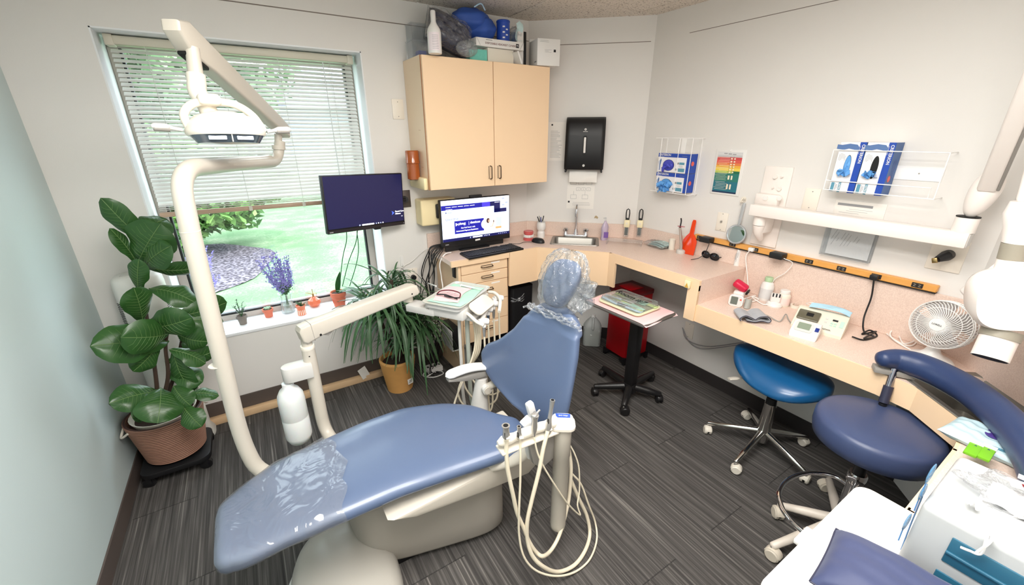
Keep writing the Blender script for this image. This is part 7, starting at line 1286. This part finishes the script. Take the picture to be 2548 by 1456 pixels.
# ================================================================== stools, carts and bins
def caster(b, p, ang, m, r=.025, mt=None):
    d = Vector((math.cos(ang), math.sin(ang), 0)); s = Vector((-d.y, d.x, 0)); c = Vector((p[0], p[1], r + .001))
    for k in (-1, 1): b.tube([c + s * k * .006, c + s * k * .016, c + s * k * .021], [r, r, r * .8], mt or m, 18)
    b.tube([c - s * .019, c + s * .019], r * .82, m_blk, 14)
    b.prism([(r * 1.12 * math.cos(math.radians(a)), r * 1.12 * math.sin(math.radians(a))) for a in range(10, 171, 20)], -.017, .017, m, frame(c, d, (0, 0, 1)), bev=.003)
def starbase(root, cen, hubz, legs, mleg, mw, z0=.10, hub=.028, wr=.025, lw=.016):
    b = MB(); b.lathe([(0, .055), (hub, .055), (hub * 1.15, .08), (hub, hubz), (0, hubz)], mleg, T(cen[0], cen[1], 0), 20); b.build('hub', root)
    for ang, L in legs:
        a = math.radians(ang); e = Vector((cen[0] + L * math.cos(a), cen[1] + L * math.sin(a), .068)); c0 = Vector((cen[0] + hub * .6 * math.cos(a), cen[1] + hub * .6 * math.sin(a), z0))
        b = MB(); b.tube([c0, c0.lerp(e, .5), e, e + (e - c0).normalized() * .006], [lw * 1.15, lw, lw * .75, lw * .4], mleg, 12); b.tube([e, e - Vector((0, 0, .02))], .007, m_grey, 8); lg = b.build('leg', root, angle=50)
        b = MB(); caster(b, (e.x + .010 * math.cos(a + 2), e.y + .010 * math.sin(a + 2)), a + 1.9, mw, wr); b.build('caster', lg)
# saddle stool
ss = thing('saddle_stool', (2.215, .84, 0), 'blue saddle stool with a chrome star base pushed under the desk', 'stool'); m_sad = mat('saddle_blue', (20, 84, 134), .28, var=.04, coat=.3, bump=.04, bscale=400)
b = MB(); sc0 = Vector((2.225, .845, .51))
def sad(u, v):
    a = 2 * math.pi * u; e = math.pi * (v - .5); c, s = math.cos(a), math.sin(a); k = math.cos(e) ** .6
    wx = .175 * (1 - .12 * s); wy = .245; x = wx * sgp(c, .9) * k; y = wy * sgp(s, .8) * k * (1 - .18 * max(0, -c)); z = .052 * sgp(math.sin(e), .85)
    if z > 0: z += .028 * (abs(y) / wy) ** 1.5 - .01 + .025 * max(0, -c) * 0
    z += -.05 * (max(0, -x) / wx) ** 2 * 1 + .02 * (y / wy)
    return sc0 + Vector((x, y, z))
b.grid(sad, 48, 20, m_sad, closeu=True); b.build('seat', ss, angle=80)
q = at(1858, 962, x=2.12); b = MB(); b.tube([sc0 + Vector((-.02, .06, -.07)), sc0 + Vector((-.09, .13, -.08))], .005, m_grey, 8); b.tube([sc0 + Vector((-.09, .13, -.08)), sc0 + Vector((-.125, .15, -.082)), sc0 + Vector((-.16, .165, -.082))], [.006, .016, .013], m_cream, 12, flat=.4); b.build('height_lever', ss)
b = MB(); b.tube([(2.225, .84, .46), (2.225, .84, .33)], .019, m_blk, 18); b.tube([(2.225, .84, .345), (2.225, .84, .25)], .026, m_blk, 18); b.build('gas_column', ss)
cc = Vector((2.225, .84)); W5 = [(2.09, 1.085), (1.925, .815), (2.16, .575), (2.46, .705), (2.425, 1.025)]
starbase(ss, cc, .31, [(math.degrees(math.atan2(y - cc.y, x - cc.x)), math.hypot(x - cc.x, y - cc.y)) for x, y in W5], mat('polished_alu', (214, 212, 208), .15, 1), m_ivory, .12, .030)
# round stool with curved support arm
rs = thing('round_stool', (1.93, .35, 0), 'round dark blue stool with a curved padded support arm and chrome foot ring', 'stool'); m_sl = mat('slate_blue_vinyl', (62, 74, 108), .36, var=.03, bump=.05, bscale=400)
b = MB(); sc1 = Vector((1.912, .343, .563)); b.lathe([(0, -.025), (.178, -.025), (.197, -.012), (.203, .02), (.202, .062), (.194, .077), (.180, .084), (.10, .086), (0, .087)], m_sl, T(*sc1), 56); b.build('seat', rs, angle=60)
b = MB(); b.tube([sc1, Vector((1.93, .35, .34))], .022, m_blk, 18); b.lathe([(.030, .33), (.034, .34), (.034, .37), (.030, .38)], m_chrome, T(1.93, .35, 0), 20); b.tube([(1.93, .35, .35), (1.93, .35, .09)], .027, m_chrome, 18); b.build('gas_column', rs)
b = MB(); rc = Vector((1.83, .44, .25)); ringp = [at(*p, z=.26) for p in ((2112, 1208), (2078, 1186), (2035, 1177), (1990, 1181), (1955, 1198), (1938, 1228), (1945, 1262), (1965, 1292), (1992, 1318), (2030, 1345), (2075, 1350), (2110, 1330))]
b.tube(catmull(ringp, 6), .010, m_chrome, 14); b.tube([ringp[0], Vector((1.93, .35, .27))], .008, m_chrome, 10); b.tube([ringp[-1], Vector((1.93, .35, .25))], .008, m_chrome, 10); b.build('foot_ring', rs, angle=60)
starbase(rs, (1.94, .352), .12, [(118, .225), (163, .36), (238, .30), (312, .30), (28, .30)], mat('beige_leg', (222, 212, 200), .4), mat('beige_caster', (214, 204, 188), .45), .10, .035, .029, .020)
arm = [at(*p, z=z) for p, z in (((2190, 893), .835), ((2235, 895), .835), ((2300, 915), .835), ((2370, 948), .835), ((2430, 985), .835), ((2490, 1035), .835), ((2540, 1090), .835), ((2590, 1165), .835), ((2620, 1260), .835))]
b = MB(); P = catmull(arm, 6); n = len(P); b.tube([P[0] - (P[1] - P[0]) * .9] + P, [.012] + [min(.050, .028 + .022 * (i / 10) ** .7) for i in range(n)], m_sl if False else mat('arm_blue_vinyl', (44, 60, 98), .36, var=.03, bump=.05, bscale=400), 22); b.build('support_arm', rs, angle=80)
b = MB(); pl = [p - Vector((0, 0, .048)) for p in P[2:int(n * .8)]]; b.tube(pl, .018, m_lgrey, 8, flat=.4)
m_ = (P[3] + P[8]) / 2; d_ = (P[10] - P[2]).normalized(); b.box((0, 0, 0), (.13, .05, .022), m_grey, frame(Vector((m_.x, m_.y, .782)) , d_, Vector((-d_.y, d_.x, 0))), bev=.003); b.build('arm_bracket', rs)
b = MB(); pb = at(2198, 1002, z=.66); pt = Vector((m_.x, m_.y, .83)); b.tube([pt, pt.lerp(pb, .6)], .013, mat('dark_chrome', (150, 150, 160), .12, 1), 16); b.tube([pt.lerp(pb, .6), pb], .017, m_navyc, 16); b.tube([pb, pb - Vector((0, 0, .11))], .014, m_blk, 12); b.build('arm_post', rs)
# black mobile tray table
mt_ = thing('tray_table', (1.93, 1.6, 0), 'black mobile table holding a pink sheet and a clear tray before the red bin', 'table')
cs = [at(1474, 745, z=.69), at(1510, 718, z=.69), at(1690, 771, z=.69), at(1600, 815, z=.69)]; cen = sum(cs, Vector()) / 4; ex = ((cs[2] - cs[1]) + (cs[3] - cs[0])) / 2; ey = ((cs[1] - cs[0]) + (cs[2] - cs[3])) / 2; w, h = ex.length, ey.length; MTb = frame(cen, ex, ey)
m_bl2 = mat('black_plastic2', (26, 25, 26), .35); b = MB(); b.prism(rrect(w * 1.01, h * 1.01, .03), -.024, -.008, mat('tray_grey_edge', (120, 116, 112), .4, .5), MTb, bev=.004); b.build('top', mt_)
bc0 = at(1566, 968, z=.07); b = MB(); b.bx((bc0.x - .028, bc0.y - .034, .09), (bc0.x + .028, bc0.y + .034, .668), m_bl2, bev=.004); b.build('column', mt_)
W5 = [at(1478, 982, z=0), at(1550, 1032, z=0), at(1640, 1003, z=0), at(1640, 935, z=0), at(1500, 935, z=0)]; starbase(mt_, (bc0.x, bc0.y), .12, [(math.degrees(math.atan2(p.y - bc0.y, p.x - bc0.x)), min(.30, (Vector((p.x, p.y)) - Vector((bc0.x, bc0.y))).length)) for p in W5], m_bl2, m_bl2, .095, .042, .029, .024)
b = MB(); b.grid(lambda u, v: ((u - .5) * w * 1.02 + .006 * math.sin(7 * v), (v - .5) * h * .97, -.004 + .003 * math.sin(6 * u + 2) * math.sin(4 * v) - (.014 * max(0, abs(u - .5) * 2 - .9) * 10)), 24, 18, m_pink, MTb, thick=.0006); one(b, 'pink_sheet', 'pink paper sheet covering the top of the black mobile table', 'paper')
ti = thing('covered_tray', cen, 'clear covered tray of sterilised instruments marked ROOM 7, on the pink sheet', 'instrument tray'); Mi = MTb @ T(-.0, .0, .006); tw2, th2 = w * .66, h * .74; b = MB(); b.prism(rrect(tw2, th2, .03), 0, .012, mat('tray_yellow', (226, 226, 190), .4), Mi, bev=.003); b.build('tray', ti)
b = MB(); rnd = random.Random(5); cols = [mat('mint_paper', (0, 0, 0)), mat('pale_blue_pouch', (190, 216, 230), .5), mat('lime_pouch', (200, 222, 150), .5), m_wht]
for k in range(16): b.box((rnd.uniform(-.36, .36) * tw2, rnd.uniform(-.34, .34) * th2, .016 + .0016 * (k % 5)), (rnd.uniform(.08, .15), rnd.uniform(.018, .035), .005), cols[k % 4], Mi, bev=.002, seg=1, R=RZ(rnd.uniform(-12, 12)))
b.build('pouches', ti)
b = MB()
for k in range(9): x = rnd.uniform(-.3, .3) * tw2; y = (-.38 + .09 * k) * th2; b.tube([Mi @ Vector((x - .06, y, .030)), Mi @ Vector((x + .06, y + rnd.uniform(-.02, .02), .031))], .0022, m_sat, 6)
b.build('instruments', ti); b = MB(); b.prism(rrect(tw2 * .97, th2 * .95, .03), .013, .042, m_film, Mi, bev=.008, top=.94)
for y in (-.40, .40): b.tube([Mi @ Vector((s * tw2 * .44, y * th2, .038 + .002 * math.sin(9 * s))) for s in [-1 + .1 * i for i in range(21)]], .0035, m_film, 6)
b.text('Room #7', .064, m_ink, Mi @ T(-.125, .03, .0435) @ RZ(-6), ext=.0004, bold=.012); b.build('cover', ti, angle=40)
# red bin, jug, black waste bin
A, B_ = at(1506, 868, z=.04), at(1553, 897, z=.04); d = (B_ - A); d.z = 0; dn_ = d.normalized(); px_ = Vector((-dn_.y, dn_.x, 0)); px_ = px_ if px_.x > 0 else -px_; L = d.length
m_redb = mat('red_plastic', (176, 10, 22), .35); m_redd = mat('maroon_plastic', (110, 14, 22), .4); rb = thing('red_bin', (A + B_) / 2 + px_ * .13, 'tall red medical waste bin with a dark red lid standing under the worktop', 'waste bin'); Mr = frame(A, dn_, px_); Mr.translation = (A.x, A.y, 0)
if (Mr @ Vector((0, 0, 1))).z < .5: Mr = frame(Vector((B_.x, B_.y, 0)), -dn_, px_)
DPT = .235; b = MB(); b.bx((0, 0, .05), (L, DPT, .56), m_redb, Mr, bev=.008); b.build('body', rb); b = MB(); b.bx((-.008, -.008, .56), (L + .008, DPT, .60), m_redd, Mr, bev=.008); b.bx((L * .2, .04, .60), (L * .8, .17, .606), m_redb, Mr, bev=.002); b.build('lid', rb)
b = MB()
for x in (.02, L - .02): b.bx((x - .02, -.02, .025), (x + .02, DPT, .05), m_blk, Mr, bev=.004)
for x, y in ((0, 0), (L, 0), (L, DPT), (0, DPT)): b.bx((x - .012, y - .012, .0), (x + .012, y + .012, .06), m_blk, Mr)
b.build('rolling_frame', rb)
q = at(1477, 858, z=0); q = q - Vector((.0, .0, 0)); jg = thing('water_jug', q, 'translucent plastic jug half full of clear water on the floor left of the red bin', 'jug'); m_jug = film('jug_plastic', (226, 230, 228), .42, .2); b = MB(); Mj_ = T(q.x, q.y + .03, 0) @ RZ(-40)
b.prism(rrect(.15, .13, .03), .002, .17, m_jug, Mj_, bev=.008); b.grid(lambda u, v: ((.075 - .055 * v ** 1.5) * sgp(math.cos(2 * math.pi * u), .7), (.065 - .045 * v ** 1.5) * sgp(math.sin(2 * math.pi * u), .7), .17 + .08 * v), 24, 6, m_jug, Mj_, closeu=True); b.tube([Mj_ @ Vector((0, 0, .25)), Mj_ @ Vector((0, 0, .275))], .019, m_wht, 14); b.tube(catmull([Mj_ @ Vector(p) for p in ((0, -.02, .25), (0, -.05, .235), (0, -.062, .18), (0, -.05, .14))], 5), .011, m_jug, 10); b.build('bottle', jg)
b = MB(); b.prism(rrect(.138, .118, .026), .006, .13, film('water', (0, 0, 0)), Mj_); b.build('water', jg)
wb = thing('black_bin', (1.63, 2.62, 0), 'black waste bin with a knotted clear liner under the worktop beside the drawers', 'waste bin'); b = MB(); b.prism(rrect(.20, .26, .03), 0, .60, m_blk, T(1.66, 2.60, 0), top=1.06); b.build('body', wb); b = MB(); lump(b, at(1288, 745, y=2.47), (.05, .012, .02), m_film, .4, 1, 10)
for k in range(5): q = at(1288, 745, y=2.465); b.tube(catmull([q, q + Vector((.03 * (-1) ** k, -.01, .01 * k - .02)), q + Vector((.06 * (-1) ** k, .0, -.01 + .012 * k))], 4), .004, m_film, 5)
b.build('liner', wb)
b = MB(); q = at(1176, 885, z=0); b.prism(rrect(.12, .10, .03), .0, .16, m_jug, T(1.20, 2.60, 0) @ RZ(10), bev=.01); b.tube([(1.20, 2.60, .155), (1.20, 2.60, .185)], .02, m_wht, 12); one(b, 'water_jug', 'small translucent jug on the floor in the dark space below the drawers', 'jug')
# computer in its white bracket on the side of the drawer cabinet, cables
q0 = at(1085, 790, x=1.105); mp = thing('mini_computer', (1.09, 2.55, .36), 'small black computer held in a white bracket on the left side of the drawer cabinet', 'computer'); z1 = at(1100, 790, x=1.08).z; z0 = at(1118, 852, x=1.08).z; b = MB(); b.bx((1.045, 2.44, z0), (1.105, 2.60, z0 + .004), m_wht); b.bx((1.04, 2.44, z0), (1.044, 2.62, z0 + .16), m_wht, bev=.001); b.build('bracket', mp); b = MB(); b.bx((1.05, 2.445, z0 + .006), (1.10, 2.62, z0 + .18), m_blk, bev=.003); b.build('case', mp)
b = MB(); q = at(1118, 668, x=1.10); b.bx((1.096, 2.46, q.z - .045), (1.106, 2.50, q.z + .045), m_blk, bev=.002); one(b, 'usb_hub', 'small black panel fixed under the worktop end on the drawer cabinet side', 'hub')
rnd = random.Random(6); r = thing('cable_bundle', (1.06, 2.70, .3), 'tangle of black cables hanging from the left end of the worktop to the floor', 'cables')
for k in range(9):
    x = 1.035 - .008 * (k % 4); y = 2.58 + .02 * k; P = [(1.12 + .02 * k, 2.69, UZ + .04), (1.07, y, UZ + .035), (x - .005, y, UZ - .02)]
    for j in range(5): P.append((x - rnd.uniform(0, .05) - (.07 if k % 3 == 0 and j in (1, 2) else 0), y + rnd.uniform(-.04, .04), .78 - .14 * j + rnd.uniform(-.03, .03)))
    P.append((x - .02 - rnd.uniform(0, .12), 2.66 + rnd.uniform(-.08, .05), .03)); P.append((x - .16 + rnd.uniform(0, .12), 2.60 + rnd.uniform(-.06, .06), .012)); b = MB(); b.tube(catmull(P, 7), .0028 + .0008 * (k % 3), m_blk, 6); b.build('cable', r, angle=70)
b = MB(); b.tube(catmull([(1.14, 2.60, UZ + .006), (1.075, 2.56, UZ + .012), (1.035, 2.56, UZ - .05), (1.04, 2.56, .76), (1.03, 2.55, .68), at(1062, 704, x=1.02), at(1085, 712, z=.90)], 8), .0040, m_wc, 8); one(b, 'white_cable', 'white cable looping from the worktop end down to the delivery unit tray', 'cable')
b = MB(); b.tube(catmull([(1.13, 2.66, UZ + .02), (1.06, 2.70, UZ + .01), at(1060, 620, y=YW - .03), at(1025, 650, y=YW - .02), at(1008, 660, y=YW - .012), at(1000, 668, y=YW - .012), at(975, 680, y=YW - .01)], 8), .002, m_wc, 6); one(b, 'thin_white_cable', 'thin white cable running over the wall hook right of the window', 'cable')
b = MB(); q = at(1072, 875, z=.03); b.bx((.90, 2.60, .0), (1.02, 2.68, .04), m_wht, bev=.004)
for k in range(4): b.box((.915 + .03 * k, 2.64, .041), (.014, .02, .002), m_ink)
b.tube(catmull([(.90, 2.64, .02), (.86, 2.60, .006), (.92, 2.54, .006), (1.0, 2.55, .006), (.98, 2.60, .01), (.88, 2.57, .012)], 7), .004, m_wht, 8); one(b, 'extension_block', 'white extension socket with a coiled lead on the floor behind the tan pot', 'power strip')

# ------------------------------------------------------------------ foreground: white cart, pillow, drawer box
CTZ = .80; wc = thing('white_cart', (1.02, .0, 0), 'white top of a rolling cart in the near right foreground', 'cart'); b = MB(); b.prism(rrect(.525, .47, .035, cx=1.015, cy=-.0115), CTZ - .03, CTZ, mat('cart_white', (232, 228, 224), .3), bev=.006, seg=3); b.build('top', wc)
b = MB(); b.bx((.80, -.22, .10), (1.24, .18, CTZ - .03), m_lgrey, bev=.01); b.build('cabinet', wc); b = MB(); q = at(1972, 1312, z=CTZ - .01); b.bx((q.x - .03, .222, CTZ - .024), (q.x + .035, .238, CTZ - .010), m_wht, bev=.003); b.build('rail_clip', wc)
for x, y in ((.84, -.18), (1.20, -.18), (1.20, .14), (.84, .14)): b = MB(); b.tube([(x, y, .10), (x, y, .05)], .01, m_grey, 8); caster(b, (x, y), .5, m_blk, .03); b.build('caster', wc)
wP, hP = .36, .185; Mp = frame((.925, -.008, CTZ + .056), (.14, -1, 0), (1, .14, 0))
r = thing('foot_pillow', Mp.translation, 'dark blue rectangular pillow with piped edges on the white cart in the foreground', 'pillow'); m_pl = mat('pillow_blue', (50, 58, 92), .6, var=.04, bump=.12, bscale=60, sheen=.2); b = MB(); pillow(b, Mp, wP, hP, .095, m_pl, .0025, 1, 40); b.build('cushion', r, angle=80)
b = MB(); ed = []
for (x0, y0, x1, y1) in ((-1, -1, 1, -1), (1, -1, 1, 1), (1, 1, -1, 1), (-1, 1, -1, -1)):
    for i in range(14): t = i / 14; x, y = x0 + (x1 - x0) * t, y0 + (y1 - y0) * t; pin = 1 - .03 * (x * x + y * y) + .05 * x * x * y * y; ed.append(Mp @ Vector((wP / 2 * x * pin, hP / 2 * y * pin, 0)))
b.tube(ed + ed[:1], .0022, m_navyc, 6); b.build('piping', r, angle=70)
DB = thing('drawer_box', (1.155, -.09, CTZ), 'frosted white plastic drawer tower with dark teal drawers at the near right', 'drawer box'); m_fr = mat('frosted_plastic', (186, 189, 190), .35, trans=.12, sub=.0); bx0, bx1, by0, by1, bz1 = 1.03, 1.285, -.262, .082, 1.005
b = MB(); b.bx((bx0, by0, CTZ + .001), (bx1, by1, bz1), m_fr, bev=.014, seg=4); b.prism(rrect(.15, .25, .05, cx=1.16, cy=-.10), bz1 - .001, bz1 + .0015, mat('frosted_inset', (212, 212, 212), .3), bev=.001); b.build('shell', DB, angle=50)
for k in range(2):
    z0 = CTZ + .018 + .088 * (1 - k); b = MB(); m_td = mat('teal_drawer', (40, 92, 116), .25, var=.12, vscale=12, coat=.4); b.bx((bx0 - .003, by0 + .02, z0), (bx0 + .002, by1 - .055, z0 + .062), m_td, bev=.002); b.bx((bx0 - .008, by0 + .02, z0 + .024), (bx0 + .0, by1 - .055, z0 + .030), m_td, bev=.002); b.build('drawer', DB)
# things on the box
b = MB(); lump(b, (1.17, -.02, bz1 + .022), (.062, .075, .018), m_film, .2, 4, 16); b.grid(lambda u, v: (1.13 + .08 * u, -.06 + .08 * v, bz1 + .01 + .015 * math.sin(3 * u) * math.sin(3 * v) + .003 * math.sin(17 * u + 11 * v)), 12, 12, mat('clear_pouch', (222, 220, 220), .3), thick=.001); b.box((1.20, -.02, bz1 + .036), (.045, .03, .001), m_wht, R=RZ(-70)); b.box((1.20, -.02, bz1 + .037), (.010, .010, .001), m_redd, R=RZ(-70)); b.box((1.245, -.05, bz1 + .030), (.018, .09, .001), m_wht, R=RZ(4)); lines(b, T(1.245, -.05, bz1 + .0305) @ RZ(90), .06, .008, 2, m_ink, 3)
one(b, 'clear_pouch', 'clear pouch with small white labels lying on the frosted drawer tower', 'pouch')
r = thing('keypad_remote', (1.10, -.16, bz1), 'beige and grey ribbed handheld unit on the frosted drawer tower at the right edge', 'device'); Mr_ = T(1.13, -.155, bz1 + .016) @ RZ(-22) @ RY(-8); b = MB(); b.prism(rrect(.12, .085, .03), -.012, .012, mat('warm_grey', (184, 176, 168), .5), Mr_, bev=.006)
for k in range(9): b.box((-.035 + .008 * k, .008, .0125), (.0028, .055, .002), m_grey, Mr_)
b.build('housing', r); b = MB(); b.prism(rrect(.15, .030, .014, cx=-.0, cy=.060), -.014, .004, m_ivory, Mr_, bev=.005); b.build('grip', r)
b = MB(); P = [at(2432, 1380, x=bx0 - .012), at(2390, 1362, x=bx0 - .02), at(2410, 1370, x=bx0 - .02), at(2440, 1378, x=bx0 - .015), at(2455, 1340, x=bx0 - .012), at(2462, 1310, z=bz1 + .006), at(2466, 1345, x=bx0 - .012), at(2430, 1375, x=bx0 - .016)]; b.tube(catmull(P[1:], 8), .0025, m_wht, 6); b.tube(catmull([at(2405, 1232, z=bz1 + .02), at(2412, 1255, z=bz1 + .02), at(2425, 1240, z=bz1 + .02), at(2432, 1270, z=bz1 + .01)], 6), .003, m_wht, 6); one(b, 'white_strap', 'thin white looped strap hanging over the front of the frosted drawer tower', 'strap')
m_bgl = film('blue_glove_film', (96, 160, 206), .55, .2); r = thing('blue_edging', (1.14, .09, .87), 'row of translucent blue scallops hanging along the far side of the frosted drawer tower', 'decoration')
for k, (px, py, s) in enumerate(((2318, 1180, .024), (2298, 1225, .021), (2258, 1300, .021))):
    q = at(px, py, y=.09); b = MB(); b.ell((q.x, .091, q.z), (s, .003, s * .95), m_bgl, n=12); b.tube([(q.x, .092, q.z - s * .8), (q.x - .01, .090, q.z - s * 2.2)], .0012, mat('blue_thread', (70, 120, 170), .4), 5); b.build('scallop', r)
b = MB(); b.tube(catmull([at(2295, 1235, y=.09), at(2268, 1300, y=.09), at(2245, 1360, y=.088), at(2238, 1376, y=.088)], 5), .0014, mat('blue_thread', (0, 0, 0)), 5); b.build('thread', r)
# wipes pack and green packets on the desk
q = at(2450, 1110, z=LZ); Mw = frame(at(2462, 1110, z=LZ) + Vector((0, 0, .004)), at(2530, 1150, z=LZ) - at(2400, 1090, z=LZ), at(2440, 1050, z=LZ) - at(2410, 1110, z=LZ)); r = thing('wipes_pack', Mw.translation, 'pale blue wipes pack with a purple emblem lying on the desk at the near right', 'wipes pack'); b = MB(); pillow(b, Mw @ T(0, 0, .012), .21, .16, .045, mat('wipes_blue', (186, 212, 220), .3, var=.1, vscale=30), .005, 3, 26); b.build('pack', r, angle=80)
b = MB(); b.prism(rrect(.065, .055, .02), .034, .037, mat('purple_print', (74, 56, 130), .4), Mw @ T(.01, .01, 0), bev=.001); b.text('wipes', .016, m_lgrey, Mw @ T(.01, .01, .0375), 'CENTER'); b.prism([(-.02, -.02), (.03, -.012), (.02, .02), (-.015, .012)], .030, .033, mat('olive_print', (150, 170, 150), .5), Mw @ T(.075, -.0, 0)); b.box((.05, -.055, .030), (.07, .014, .002), m_teal, Mw); b.build('print', r)
for k, (px, py) in enumerate(((2426, 1112), (2458, 1122))):
    q = at(px, py, z=LZ + .05); b = MB(); Mg_ = frame(q, at(2470, 1128, z=LZ) - at(2400, 1100, z=LZ), Vector((1, .1, 0))); Mg_ = frame(q, (0, -1, 0), (1, -.1, .12)); b.box((0, -.02, 0), (.028, .062, .009), mat('lime_green', (110, 176, 30), .35), Mg_, bev=.002); b.box((0, .017, .001), (.030, .018, .010), m_wht, Mg_, bev=.001); b.text('A', .008, m_navy, Mg_ @ T(-.002, .0, .0052)); one(b, 'green_packet', ('bright green packet with a white top on the wipes pack, left one', 'bright green packet with a white top on the wipes pack, right one')[k], 'packet', group='green packets on the wipes pack')
# ceiling light panels (above the frame)
for i, (x, y) in enumerate(PANELS):
    r = thing('ceiling_light', (x, y, ZC), ('fluorescent ceiling light panel over the dental chair', 'fluorescent ceiling light panel over the stools')[i], 'ceiling light'); b = MB()
    for lo, hi in (((-.30, -.60, -.008), (-.28, .60, .0)), ((.28, -.60, -.008), (.30, .60, 0)), ((-.28, -.60, -.008), (.28, -.58, 0)), ((-.28, .58, -.008), (.28, .60, 0))): b.bx(lo, hi, m_wht, T(x, y, ZC))
    b.build('frame', r); b = MB(); b.bx((x - .28, y - .58, ZC - .004), (x + .28, y + .58, ZC - .001), glow('lamp_diffuser', (255, 248, 236), 1.5)); b.build('diffuser', r)
